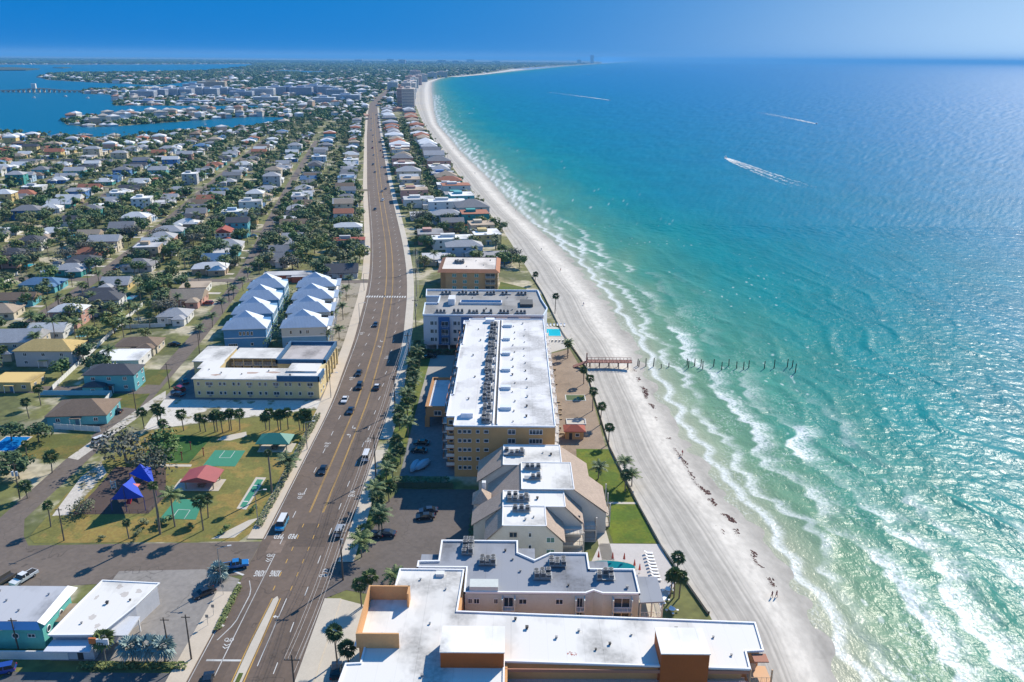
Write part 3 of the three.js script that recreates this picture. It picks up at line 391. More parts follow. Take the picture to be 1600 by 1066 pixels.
// grey-roofed condominium with the kidney pool
{
  const S = site('grey_roof_condominium', 'cream three-storey condominium with grey stepped flat roof and white parapet beside the kidney pool', 'building', 3, 139);
  const out = [[-18, 138.9], [-18, 140.8], [-14, 141], [-14, 148.3], [1.4, 148.3], [1.4, 144], [4.8, 141.4], [8, 144], [15.3, 144], [15.3, 138.6], [24, 138.6], [24, 131], [17.2, 131], [15.6, 131.9], [14, 131], [-8.4, 131], [-8.4, 138.9]];
  S.prism('wall', CREAM, out, 0, 10.8); S.prism('roof', ROOFG, out.map(([x, d]) => [x, d]), 10.82, 11); S.rim('parapet', TRIM, out, 11, 11.35, 0.32);
  for (const [x, d, a, b] of [[-8.6, 145.6, 2, 4], [-4.4, 140.8, 3, 2], [9.2, 140.4, 3, 2], [6.2, 136.2, 3, 2], [18.2, 136.2, 3, 2]]) acRack(S, x, 11, d, a, b, 1.15, 1.2);
  vents(S, 11, [[-1, 145], [2, 138], [11, 133.5], [-6, 134], [22, 133], [0.5, 142]]);
  S.prism('porch_roof', ROOFG, [[24.2, 130.4], [28.6, 130.8], [28.6, 138.6], [24.2, 138.6]], 9.4, 9.65); S.prism('porch_roof', ROOFG, [[1.6, 144.2], [5, 144.2], [5, 148.4], [1.6, 148.4]], 9.2, 9.45); S.prism('porch_roof', ROOFG, [[15.5, 139], [19.5, 139], [19.5, 144], [15.5, 144]], 9.2, 9.45); S.prism('porch_roof', ROOFG, [[-18, 141.2], [-14.2, 141.2], [-14.2, 146], [-18, 146]], 9.2, 9.45);
  for (const [x0, x1, d0, d1] of [[1.6, 5, 144.2, 148.2], [15.5, 19.3, 139, 143.8], [-17.9, -14.2, 141.2, 145.9]]) S.box('porch_wall', CREAM, x0, x1, 0, 9.18, d0, d1);
  for (const f of [0.1, 3.2, 6.3]) { S.box('porch_floor', CONCRETE, 24.1, 28.5, f - 0.2, f, 130.6, 138.5); railing(S, 24.2, 28.4, f, 130.7, TRIM); railSide(S, 28.4, f, 130.8, 138.4, TRIM); for (const x of [24.3, 26.4, 28.4]) S.box('porch_post', CREAM, x - 0.12, x + 0.12, f, f + 2.95, 130.6, 130.85); }
  const teal = M(0.05, 0.16, 0.15, 0.2);
  for (const [i, y] of [9.3, 6.2, 3.1].entries()) { for (const [x, w] of [[-6.2, 1.1], [-2.6, 0.8], [2.4, 1.5], [9.2, 1.4], [-7.4, 0.8]]) S.win('f', x, y, 131 - 0.03, w, 1.15, 1, FRAME, i ? teal : GLASS); balcony(S, 19.1, 22.6, y - 1.25, 131, CREAM); balcony(S, -1.4, 0.9, y - 1.25, 131, CREAM); balcony(S, 12.2, 13.8, y - 1.25, 131, CREAM); }
  S.box('stair_block', CREAM, -7.5, -2.2, 11, 12.3, 131.1, 133.6);
}
// brown-shingled condominium: stepped modules, each a white flat top between two steep shingled slopes
{
  const S = site('shingle_condominium', 'cream condominium with stepped brown shingle mansard slopes and white flat tops', 'building', 6, 173);
  const SH = M(0.48, 0.37, 0.29, 0.95, 'shingle'), WALLC = M(0.70, 0.64, 0.55, 0.9, 'grain');
  const mod = (d0, d1, el, fl, fr, er, he = 6.6, hr = 6.6, top = 11) => {
    S.raw('wall', WALLC, (b, X, Z) => { const pr = [[el + 0.5, 0], [er - 0.5, 0], [er - 0.5, hr - 0.2], [fr - 0.2, top - 0.3], [fl + 0.2, top - 0.3], [el + 0.5, he - 0.2]]; const f = (d) => pr.map(([x, y]) => [X(x), y, Z(d)]); const a = f(d0 + 0.35), c = f(d1 - 0.35); for (const q of [a, c]) { b.quad(q[0], q[1], q[2], q[5]); b.quad(q[5], q[2], q[3], q[4]); } b.quad(a[0], a[5], c[5], c[0]).quad(a[1], c[1], c[2], a[2]); });
    for (const [x0, y0, x1, y1] of [[el, he, fl, top], [er, hr, fr, top]]) S.raw('shingle_slope', SH, (b, X, Z) => { const t = 0.22; b.quad([X(x0), y0, Z(d0)], [X(x1), y1, Z(d0)], [X(x1), y1, Z(d1)], [X(x0), y0, Z(d1)]).quad([X(x0), y0 - t, Z(d0)], [X(x1), y1 - t, Z(d0)], [X(x1), y1 - t, Z(d1)], [X(x0), y0 - t, Z(d1)]).quad([X(x0), y0 - t, Z(d0)], [X(x1), y1 - t, Z(d0)], [X(x1), y1, Z(d0)], [X(x0), y0, Z(d0)]).quad([X(x0), y0 - t, Z(d0)], [X(x0), y0, Z(d0)], [X(x0), y0, Z(d1)], [X(x0), y0 - t, Z(d1)]); });
    S.box('flat_roof', ROOFW, fl, fr, top - 0.15, top + 0.02, d0, d1); S.rim('roof_edge', TRIM, [[fl, d0], [fr, d0], [fr, d1], [fl, d1]], top + 0.02, top + 0.14, 0.2);
  };
  mod(154.6, 163, -5.6, -1.7, 7.6, 11.8, 7.2, 7.0); mod(162.6, 169.6, -8.8, -1.72, 12.1, 16.4, 6.2, 6.8, 11.02); mod(169.4, 182.6, -5.6, 2.5, 14.5, 22.6, 5.8, 5.4, 11.6); mod(182.4, 193.4, -8.4, -1.9, 12.4, 19.5, 6.4, 6.0, 11.04);
  S.box('turret', WALLC, -8.6, -5.0, 0, 7.2, 170.5, 175); S.hip('turret_roof', SH, -8.6, -5.0, 170.5, 175, 7.2, 2.4, 'z', 0.4); S.box('chimney', WHITE, -6.8, -5.9, 8.6, 10.4, 174.5, 175.6);
  for (const [x, y, d, a, b] of [[1.6, 11.05, 165.6, 4, 2], [5.2, 11.65, 179.3, 3, 1], [5.2, 11.65, 174.2, 3, 1], [0.8, 11.07, 188.6, 4, 2], [2.4, 11.05, 160.6, 3, 1]]) acRack(S, x, y, d, a, b, 1.3, 1.4);
  vents(S, 11.04, [[6, 166], [5, 158], [3.2, 157], [9.6, 172], [8, 189], [11, 176], [10, 188]]);
  for (const y of [8.6, 5.6]) { S.win('f', 0.6, y, 154.95, 1.7, 1.3, 1, M(0.5, 0.42, 0.33, 0.7)); S.win('f', 4.2, y, 154.95, 0.7, 1.1); S.win('f', 8.6, y - 1.2, 154.95, 1.8, 1.3, 1, FRAME, M(0.05, 0.16, 0.15, 0.2)); }
  for (const [x0, x1, d] of [[11.2, 16.2, 159.6], [16.4, 19.6, 166], [19.6, 23.4, 172.4]]) for (const f of [0.2, 3.1, 6.0]) { if (f === 6.0 && x0 > 15) continue; S.box('balcony', WALLC, x0, x1, f - 0.22, f, d, d + 4.2); railing(S, x0, x1, f, d + 0.05, M(0.3, 0.2, 0.14, 0.7)); railSide(S, x1, f, d, d + 4.2, M(0.3, 0.2, 0.14, 0.7)); S.box('balcony_door', GLASS, x0 + 0.4, x1 - 0.6, f, f + 2.1, d + 4.1, d + 4.3); }
  for (const [x, d] of [[16.2, 159.7], [19.6, 166.1], [23.4, 172.5], [23.4, 177.5], [23.4, 182]]) S.box('balcony_post', WALLC, x - 0.15, x + 0.15, 0, 6.2, d, d + 0.3);
  for (let d = 171; d < 192; d += 3.4) for (const y of [1.8, 4.5]) S.win('r', d < 182 ? 22.12 : 19.02, y, d, 1.6, 1.6, 1);
}
// tan hotel with the long white roof
{
  const S = site('tan_hotel', 'long tan six-level hotel with bright white flat roof and a spine of air conditioners', 'hotel', -2, 243);
  const out = [[-14.9, 197], [11.4, 197], [11.4, 290.3], [-15.5, 290.3], [-15.5, 288], [-17.4, 288], [-17.4, 284], [-16.4, 284], [-16.4, 262], [-17, 262], [-17, 240], [-16.4, 240], [-16.4, 218], [-17.2, 218], [-17.2, 202.8], [-14.9, 202.8]];
  S.prism('wall', TAN, out, 0, 14.3); S.prism('roof', M(0.66, 0.65, 0.64, 0.8, 'stain'), out.map(([x, d]) => [x, d]), 14.32, 14.6); S.rim('parapet', M(0.72, 0.76, 0.82, 0.6), out, 14.6, 14.85, 0.3);
  for (const y of [13.1, 10.5, 7.9, 5.3, 2.7]) { for (const x of [-13.4, -12.1, -10.9]) S.win('f', x, y, 196.97, 1.0, 1.05); S.win('f', -8.7, y, 196.97, 0.95, 1.0); S.win('f', -6.5, y, 196.97, 1.25, 1.0); S.win('f', 0.1, y, 196.97, 2.0, 1.4, 1); S.win('f', 6.4, y, 196.97, 3.5, 1.4, 3);
    for (let d = 205; d < 286; d += 7.4) { S.box('balcony', M(0.62, 0.6, 0.58, 0.8), -18.6, -17.0, y - 1.5, y - 1.3, d, d + 4); S.box('balcony_front', M(0.35, 0.15, 0.08, 0.8), -18.65, -18.5, y - 1.3, y - 0.3, d, d + 4); S.win('l', -17.25, y, d + 2, 2.2, 1.9, 1); S.win('r', 11.42, y, d + 2, 2.4, 1.8, 1); S.box('balcony', M(0.62, 0.6, 0.58, 0.8), 11.4, 13, y - 1.5, y - 1.3, d, d + 4.4); railSide(S, 12.9, y - 1.3, d, d + 4.4, TRIM); }
    S.win('f', -16.1, y, 202.77, 1.2, 1.3); S.box('stair_landing', M(0.35, 0.15, 0.08, 0.8), -17.3, -15.0, y - 1.5, y - 1.2, 200.4, 202.7); S.box('stair_front', M(0.62, 0.6, 0.58, 0.8), -17.3, -15.0, y - 1.2, y - 0.3, 200.3, 200.45); }
  S.box('roof_curb', M(0.8, 0.8, 0.8, 0.7), -4.9, -4.55, 14.6, 15.0, 198, 288.5); S.box('roof_gutter', DARK, -4.4, -3.9, 14.6, 14.66, 198, 289); S.box('roof_curb', M(0.8, 0.8, 0.8, 0.7), -3.8, -3.5, 14.6, 14.9, 198, 289);
  for (let i = 0; i < 12; i++) { const d = 201 + i * 7.35; acRack(S, -6.9 + rr(-0.3, 0.3), 14.6, d, 2, pick([3, 4, 4]), 1.15, 1.3); S.box('duct', ACBODY, -5.6, -5.1, 14.6, 15.3, d - 2, d + 2.4); if (i % 2) { S.box('roof_unit', M(0.62, 0.66, 0.7, 0.6), -3.2, -0.4 + rr(-0.4, 0.4), 14.6, 15.5, d - 0.9, d + 0.9); } }
  vents(S, 14.6, Array.from({ length: 26 }, (_, i) => [(i % 2 ? 4.2 : 0.6) + rr(-0.4, 0.4), 200 + i * 3.4]), 0.5); vents(S, 14.6, [[-12, 215], [-11, 232], [-12.4, 251], [-10.6, 266], [-11.8, 278], [-12, 205]]);
  for (const [x, d] of [[-11.8, 203.4], [-8, 287]]) S.box('roof_hatch', M(0.7, 0.72, 0.76, 0.7), x - 1.6, x + 1.6, 14.6, 15.9, d - 1.2, d + 1.2);
  S.raw('membrane_wrinkle', M(0.7, 0.66, 0.6, 0.9), (b, X, Z) => { for (let i = 0; i < 9; i++) { const x = rr(1, 9), d = rr(199, 235), l = rr(2, 5); b.box(X(x), X(x + l), 14.6, 14.63, Z(d) - 0.05, Z(d) + 0.05); } });
}
{
  const S = site('hotel_porte_cochere', 'tan arched entrance pavilion with pale roof beside the tan hotel', 'pavilion', -22, 238);
  S.box('wall', M(0.46, 0.25, 0.11, 0.9, 'grain'), -25.6, -17.3, 3.4, 6, 228, 252); for (const x of [-25.2, -18]) for (const d of [228.4, 240, 251.4]) S.box('pier', M(0.46, 0.25, 0.11, 0.9, 'grain'), x - 0.7, x + 0.7, 0, 3.4, d - 0.4, d + 0.6);
  S.box('roof', M(0.6, 0.6, 0.62, 0.8, 'stain'), -24.8, -18, 6.0, 6.12, 229, 251); S.rim('parapet', M(0.46, 0.25, 0.11, 0.9, 'grain'), [[-25.5, 228.2], [-17.4, 228.2], [-17.4, 251.8], [-25.5, 251.8]], 6.0, 6.7, 0.4); S.win('f', -22, 4.6, 227.97, 2.2, 1.5, 1);
}
// blue and white condominium
{
  const S = site('blue_white_condominium', 'white condominium with blue recessed balconies and grey flat roof behind the tan hotel', 'building', -11, 314);
  const W = M(0.70, 0.72, 0.76, 0.85, 'grain'), BL = M(0.05, 0.15, 0.36, 0.85, 'grain');
  const out = [[-33.2, 296.6], [11.6, 296.6], [13.4, 306], [11.6, 318], [10.4, 332], [-35.4, 332], [-34.6, 322], [-29, 322], [-29, 312], [-34, 312]];
  S.prism('wall', W, out, 2.6, 13.6); S.prism('lower_wall', W, out.map(([x, d]) => [x, d < 300 ? 303 : d]), 0, 2.6); S.prism('soffit', W, out.map(([x, d]) => [x, d < 300 ? 296.62 : d]), 2.5, 2.6); for (let x = -32.6; x < 12; x += 4.4) S.box('column', W, x - 0.3, x + 0.3, 0, 2.5, 296.7, 297.3); S.prism('roof', M(0.30, 0.295, 0.285, 0.9, 'stain'), out, 13.62, 13.8); S.rim('parapet', M(0.64, 0.72, 0.82, 0.7), out, 13.8, 14.5, 0.35);
  for (let i = 0; i < 5; i++) { const x = -27.6 + i * 8.6; S.box('blue_bay', BL, x, x + 4.2, 2.6, 13.4, 296.2, 296.58); for (const y of [4.2, 7.4, 10.6]) { balcony(S, x + 0.9, x + 4.0, y - 1, 296.2, BL, M(0.6, 0.66, 0.74, 0.6)); S.win('f', x - 2.4, y + 0.4, 296.56, 1.3, 1.6, 1); S.win('f', x - 1.0, y + 0.4, 296.56, 0.9, 1.6, 1); } }
  for (let i = 0; i < 12; i++) acRack(S, -27 + (i % 6) * 6.2 + rr(-1, 1), 13.8, i < 6 ? 300.5 : 327, 3, 1, 1.4, 1.4);
  S.box('skylight_frame', W, -20.4, -4, 13.8, 14.7, 312, 315.6); S.box('skylight', M(0.02, 0.05, 0.14, 0.2), -20, -4.4, 14.7, 14.76, 312.3, 315.3); S.box('stair_head', W, -25, -22.4, 13.8, 16.2, 311, 317); S.box('roof_unit', ACDARK, 3, 8, 13.8, 15, 309, 316); vents(S, 13.8, [[-10, 306], [0, 305], [-16, 321], [-2, 322], [6, 322]]);
}
// tan condominium with the tiled edge
{
  const S = site('tiled_edge_condominium', 'tan three-storey condominium with flat pale roof rimmed in terracotta tile and teal windows', 'building', -20.5, 395);
  const out = [[-31.6, 381], [-7, 381], [-7, 409], [-34.4, 409], [-34.4, 386], [-31.6, 386]]; S.prism('wall', M(0.52, 0.33, 0.17, 0.9, 'grain'), out, 0, 9.6);
  S.raw('tile_skirt', M(0.48, 0.2, 0.1, 0.9, 'tileRoof'), (b, X, Z) => { const o = [[-35.4, 380], [-6, 380], [-6, 410], [-35.4, 410]], q = [[-33.4, 382.4], [-8, 382.4], [-8, 407.6], [-33.4, 407.6]]; for (let i = 0; i < 4; i++) { const a = o[i], c = o[(i + 1) % 4], e = q[(i + 1) % 4], f = q[i]; b.quad([X(a[0]), 9.4, Z(a[1])], [X(c[0]), 9.4, Z(c[1])], [X(e[0]), 10.7, Z(e[1])], [X(f[0]), 10.7, Z(f[1])]); } });
  S.box('roof', M(0.66, 0.6, 0.54, 0.9, 'stain'), -33.4, -8, 10.2, 10.4, 382.4, 407.6); acRack(S, -26, 10.4, 396, 4, 3); vents(S, 10.4, [[-18, 400], [-14, 391], [-22, 388], [-11, 401]]);
  for (const y of [1.9, 4.9, 7.9]) { for (const x of [-27.5, -22.5, -17]) S.win('f', x, y, 380.97, 1.9, 1.6, 1, FRAME, M(0.04, 0.2, 0.2, 0.2)); balcony(S, -13, -8, y - 1.1, 381, M(0.52, 0.33, 0.17, 0.9, 'grain')); for (const d of [386, 393, 400]) S.win('r', -6.98, y, d, 1.8, 1.6, 1); }
}
// yellow courtyard motel across the boulevard
{
  const S = site('courtyard_motel', 'pale yellow two-storey courtyard motel with white flat roofs and blue shingled parapets', 'motel', -85, 265);
  const Y = M(0.70, 0.57, 0.30, 0.9, 'grain'), BL = M(0.04, 0.14, 0.27, 0.85, 'shingle');
  S.box('wall', Y, -102.5, -62.2, 0, 6.4, 249.2, 258.6); S.box('roof', ROOFW, -103, -62, 6.42, 6.75, 248.8, 259);
  S.box('wall', Y, -108.6, -98.6, 0, 6.2, 266, 281); S.box('roof', ROOFW, -109, -98.2, 6.22, 6.5, 265.6, 281.4); S.box('wall', Y, -104.5, -98, 0, 6.3, 259, 266); S.box('roof', ROOFW, -104.8, -97.6, 6.32, 6.6, 258.9, 265.5);
  S.box('wall', Y, -97.5, -79, 0, 5.7, 275.5, 281); S.box('veranda_roof', M(0.66, 0.64, 0.6, 0.8, 'stain'), -97.6, -78.8, 5.7, 6.0, 270.6, 281.2); for (let x = -96.6; x < -79; x += 3.3) { S.box('veranda_post', Y, x - 0.14, x + 0.14, 0, 5.7, 271, 271.3); win(S.g, 'f', S.X(x + 1.5), 4.4, S.Zz(275.48), 1.3, 1.4, true); S.box('door', DARK, x + 1, x + 2, 0.1, 2.3, 275.4, 275.52); } S.box('veranda_floor', CONCRETE, -97.5, -79, 2.9, 3.1, 271, 275.5); railing(S, -97.5, -79, 3.1, 271.1, TRIM);
  S.box('wall', Y, -79.5, -63.6, 0, 6.6, 264.4, 283); S.box('roof', M(0.46, 0.42, 0.4, 0.9, 'stain'), -79, -64, 6.62, 6.9, 264.8, 282.8); S.rim('mansard', BL, [[-79.6, 264.3], [-63.4, 264.3], [-63.4, 283.1], [-79.6, 283.1]], 6.4, 8.0, 0.7);
  S.box('mansard', BL, -75.5, -61.9, 6.0, 7.9, 248.7, 249.2); S.box('mansard', BL, -62.2, -61.7, 6.0, 7.9, 248.7, 256); S.box('roof_step', ROOFW, -74, -64, 6.76, 7.3, 255, 262.4); S.box('wall', Y, -74, -63, 0, 6.74, 258.8, 264.3);
  for (const [r, y] of [4.9, 1.75].entries()) { for (const [x, w] of [[-101, 0.9], [-97.5, 2.4], [-94, 0.9], [-92.6, 0.9], [-89.6, 0.9], [-88, 0.9], [-84.6, 1.9], [-81.2, 0.9], [-79.4, 0.9], [-76, 1.9], [-72.8, 0.9], [-71.4, 0.9], [-68.4, 0.9], [-65, 1.9]]) { S.win('f', x, y, 249.17, w, 1.2, w > 1.5 ? 1 : 0); if (w > 1.5) S.box('air_conditioner', ACBODY, x - 0.35, x + 0.35, y - 1.2, y - 0.75, 248.95, 249.19); } for (const d of [252, 255.4, 266, 270, 274, 278]) S.win('r', d < 258 ? -62.17 : -63.57, y, d, 1.2, 1.2); }
  for (let d = 264; d < 283; d += 4.2) S.box('yellow_column', Y, -63.2, -62.6, 0, 6.3, d, d + 0.6);
  vents(S, 6.75, [[-95, 254], [-88, 253], [-80, 256], [-72, 252], [-100, 257]]); for (const [x, d, w, l] of [[-85, 254.5, 3, 1.2], [-96, 252.4, 2.2, 1], [-78, 255, 3.4, 1]]) S.raw('roof_stain', M(0.42, 0.3, 0.24, 0.9, 'stain'), (b, X, Z) => { const p = []; for (let i = 0; i < 11; i++) { const t = i / 11 * 6.283; p.push([X(x) + Math.cos(t) * w * rr(0.5, 1), Z(d) + Math.sin(t) * l * rr(0.5, 1)]); } b.sheet(p, 6.756); });
}
// ten blue townhouses in two columns
{
  const BLUE = [M(0.085, 0.26, 0.50, 0.85, 'grain'), M(0.10, 0.30, 0.52, 0.85, 'grain'), M(0.17, 0.36, 0.54, 0.85, 'grain')], MET = M(0.46, 0.53, 0.62, 0.5, 'grain', { metalness: 0.25 });
  for (let col = 0; col < 2; col++) for (let i = 0; i < 4; i++) {
    const d0 = (col ? 299 : 296.5) + i * 19.6, sh = along([[296, 0], [376, -11.6]])(d0), x0 = (col ? -87.6 : -109) + sh, x1 = x0 + (col ? 16.4 : 15.4);
    const S = site('blue_townhouse', `blue townhouse with pale metal roof, ${['nearest', 'second', 'third', 'farthest'][i]} of the ${col ? 'column facing the boulevard' : 'column facing the side street'}`, 'townhouse', (x0 + x1) / 2, d0 + 7.5);
    S.g.userData.group = 'blue metal-roofed townhouses'; S.g.rotation.y = 0.13;
    const W = pick(BLUE); S.box('wall', W, x0, x1, 0, 8.2, d0, d0 + 14.5); S.box('white_band', TRIM, x0 - 0.05, x1 + 0.05, 4.4, 4.7, d0 - 0.06, d0 + 14.5); if (col) S.box('upper_wall', M(0.62, 0.60, 0.55, 0.9, 'grain'), x0 - 0.02, x1 + 0.02, 4.7, 8.2, d0 - 0.03, d0 + 14.5);
    S.hip('roof', MET, x0, x1, d0, d0 + 9.5, 8.2, 3.0, 'x', 0.6); S.hip('roof', MET, x0 + 1.2, x1 - 3.4, d0 + 6.5, d0 + 15.2, 8.3, 3.9, 'z', 0.5);
    S.raw('roof_seam', MET, (b, X, Z) => { for (let x = x0 - 0.3; x < x1 + 0.4; x += 0.55) { const e = Math.min(x - x0 + 0.6, x1 + 0.6 - x), yt = Math.min(1, Math.max(0.02, e / 5.35)); b.quad([X(x), 8.23, Z(d0 - 0.58)], [X(x) + 0.05, 8.27, Z(d0 - 0.58)], [X(x) + 0.05, 8.27 + 3 * yt, Z(d0 - 0.58 + 5.35 * yt)], [X(x), 8.23 + 3 * yt, Z(d0 - 0.58 + 5.35 * yt)]); } }).userData.kind = 'stuff';
    for (const [x, w, m] of col ? [[3.4, 0.9, 0], [7, 0.9, 0], [9.6, 1.2, 1]] : [[6, 0.9, 0], [7.4, 0.9, 0], [8.8, 0.9, 0], [10.2, 0.9, 0]]) S.win('f', x0 + x, 6.3, d0 - 0.06, w, 1.5, m); S.win('f', x0 + 3, 1.6, d0 - 0.02, 3.2, 1.6, 3); S.win('f', x0 + 10, 2, d0 - 0.02, 1, 1.2);
    for (const y of [6.3, 2]) for (const q of [3, 7, 11]) S.win('r', x1 + 0.03, y, d0 + q, 1.2, 1.6, 1);
    if (col) { S.box('balcony', TRIM, x1, x1 + 1.8, 4.4, 4.6, d0 + 1, d0 + 13); railSide(S, x1 + 1.75, 4.6, d0 + 1, d0 + 13, TRIM); for (const q of [1, 5, 9, 13]) S.box('balcony_post', TRIM, x1 + 1.6, x1 + 1.8, 0, 8.1, d0 + q - 0.1, d0 + q + 0.1); S.box('balcony_roof', MET, x1, x1 + 2.2, 8.1, 8.25, d0 + 0.6, d0 + 13.4); }
    vents(S, 10, [[x0 + 4, d0 + 4.2], [x0 + 5, d0 + 4.2]], 0.3);
  }
}
// teal house and white-roofed shop at the near left
{
  const S = site('teal_building', 'teal stucco building with flat grey roof and round windows behind a white wall', 'building', -93, 133), T = M(0.13, 0.52, 0.47, 0.85, 'grain');
  S.box('wall', T, -112, -86.4, 0, 6, 128.2, 138.4); S.box('roof', M(0.42, 0.43, 0.46, 0.85, 'stain'), -112.4, -86.9, 6.0, 6.25, 128, 138.8); S.raw('white_eave', TRIM, (b, X, Z) => b.quad([X(-86.9), 6.25, Z(127.9)], [X(-85.6), 5.5, Z(127.9)], [X(-85.2), 5.5, Z(139.4)], [X(-86.9), 6.25, Z(139)])); S.raw('blue_eave', M(0.14, 0.32, 0.55, 0.7), (b, X, Z) => b.quad([X(-112.4), 6.2, Z(128)], [X(-86.9), 6.2, Z(128)], [X(-86), 5.1, Z(127)], [X(-112.4), 5.1, Z(127)]));
  S.box('wing', T, -86.4, -83.4, 0, 3, 132, 137.6); S.box('wing_roof', M(0.35, 0.27, 0.2, 0.9, 'stain'), -86.3, -83.4, 3, 3.15, 132, 137.6);
  for (const x of [-97, -91.6]) { const m = part(S.g, 'round_window', cached('rw', () => { const t = new THREE.TorusGeometry(0.62, 0.1, 8, 24); return t; }), FRAME, S.X(x), 2.9, S.Zz(128.17)); part(m, 'pane', cached('rwp', () => new THREE.CircleGeometry(0.6, 24)), GLASS, 0, 0, 0.02); } S.win('f', -88.6, 3.0, 128.17, 1.4, 0.8, 1); S.win('f', -94.4, 4.4, 128.17, 1.2, 0.5); for (const d of [130, 134.5]) { const m = part(S.g, 'round_window', cached('rw', null), FRAME, S.X(-86.37), 3.2, S.Zz(d)); m.rotation.y = Math.PI / 2; part(m, 'pane', cached('rwp', null), GLASS, 0, 0, 0.02); } vents(S, 6.25, [[-96, 134], [-92, 131], [-99, 137], [-89, 136]], 0.3);
}
{
  const S = site('white_roof_shop', 'low white-roofed shop with stained flat roof beside the grey parking lot', 'shop', -77, 135);
  const r = [[-84.4, 126.6], [-75.2, 126.8], [-72.2, 135.4], [-70.6, 142.6], [-82.4, 143.4], [-83.4, 136]]; S.prism('wall', M(0.6, 0.62, 0.66, 0.85, 'grain'), r.map(([x, d]) => [x * 0.985 - 1.15, 135 + (d - 135) * 0.9]), 0, 4); S.prism('roof', ROOFW, r, 4.02, 4.35); S.rim('roof_edge', TRIM, r, 4.35, 4.5, 0.25);
  S.box('porch_roof', M(0.5, 0.53, 0.6, 0.8, 'stain'), -84, -75.6, 3.0, 3.2, 123.6, 126.8); S.box('porch_wall', M(0.5, 0.55, 0.62, 0.85, 'grain'), -83.6, -76, 0, 2.98, 125.4, 127.8); S.box('door', DARK, -79, -78, 0.05, 2.2, 125.3, 125.42); S.win('f', -81.6, 1.7, 125.37, 1.4, 1.0, 1);
  S.box('entrance_canopy', M(0.62, 0.64, 0.68, 0.8, 'grain'), -74.4, -70.8, 3.0, 3.3, 128, 133.6); for (const d of [128.3, 133.3]) S.box('canopy_post', TRIM, -71.1, -70.9, 0, 3, d - 0.1, d + 0.1); for (const d of [134, 137, 140]) S.win('r', -71.5 - (140 - d) * 0.25, 1.8, d, 1.6, 1.4, 1);
  for (const [x, d, w] of [[-76, 139, 1.6], [-79, 132, 1.2], [-73.6, 140, 1.3], [-81, 138, 0.9], [-78, 141.4, 1.2], [-76.8, 129.4, 1.0]]) S.raw('roof_stain', M(0.5, 0.46, 0.42, 0.95, 'stain'), (b, X, Z) => { const p = []; for (let i = 0; i < 12; i++) { const t = i / 12 * 6.283, q = rr(0.4, 1) * w; p.push([X(x) + Math.cos(t) * q * 0.7, Z(d) + Math.sin(t) * q]); } b.sheet(p, 4.356); }); vents(S, 4.35, [[-78, 136], [-80, 130], [-74, 137]], 0.3);
  const sg = thing('shop_sign', 'roadside sign with orange and white panels on a grey pole before the white-roofed shop', 'sign', -73.6, 124.6); part(sg, 'pole', new B().tube([0, 0, 0], [0, 5.2, 0], 0.13), STEEL); part(sg, 'orange_panel', bx(-2.4, -1.1, 4.2, 5.4, -0.15, 0.15), M(0.55, 0.16, 0.04, 0.6)); part(sg, 'white_panel', bx(-1.05, 1.1, 4.0, 5.2, -0.15, 0.15), M(0.7, 0.7, 0.7, 0.5));
  const fw = thing('garden_wall', 'white masonry garden wall below the teal building', 'wall', -90, 125.4); part(fw, 'wall_panel', bx(-22, 9, 0, 1.8, -0.12, 0.12), WHITE); part(fw, 'wall_panel', bx(9, 9.24, 0, 1.8, -3.2, 0.12), WHITE);
}

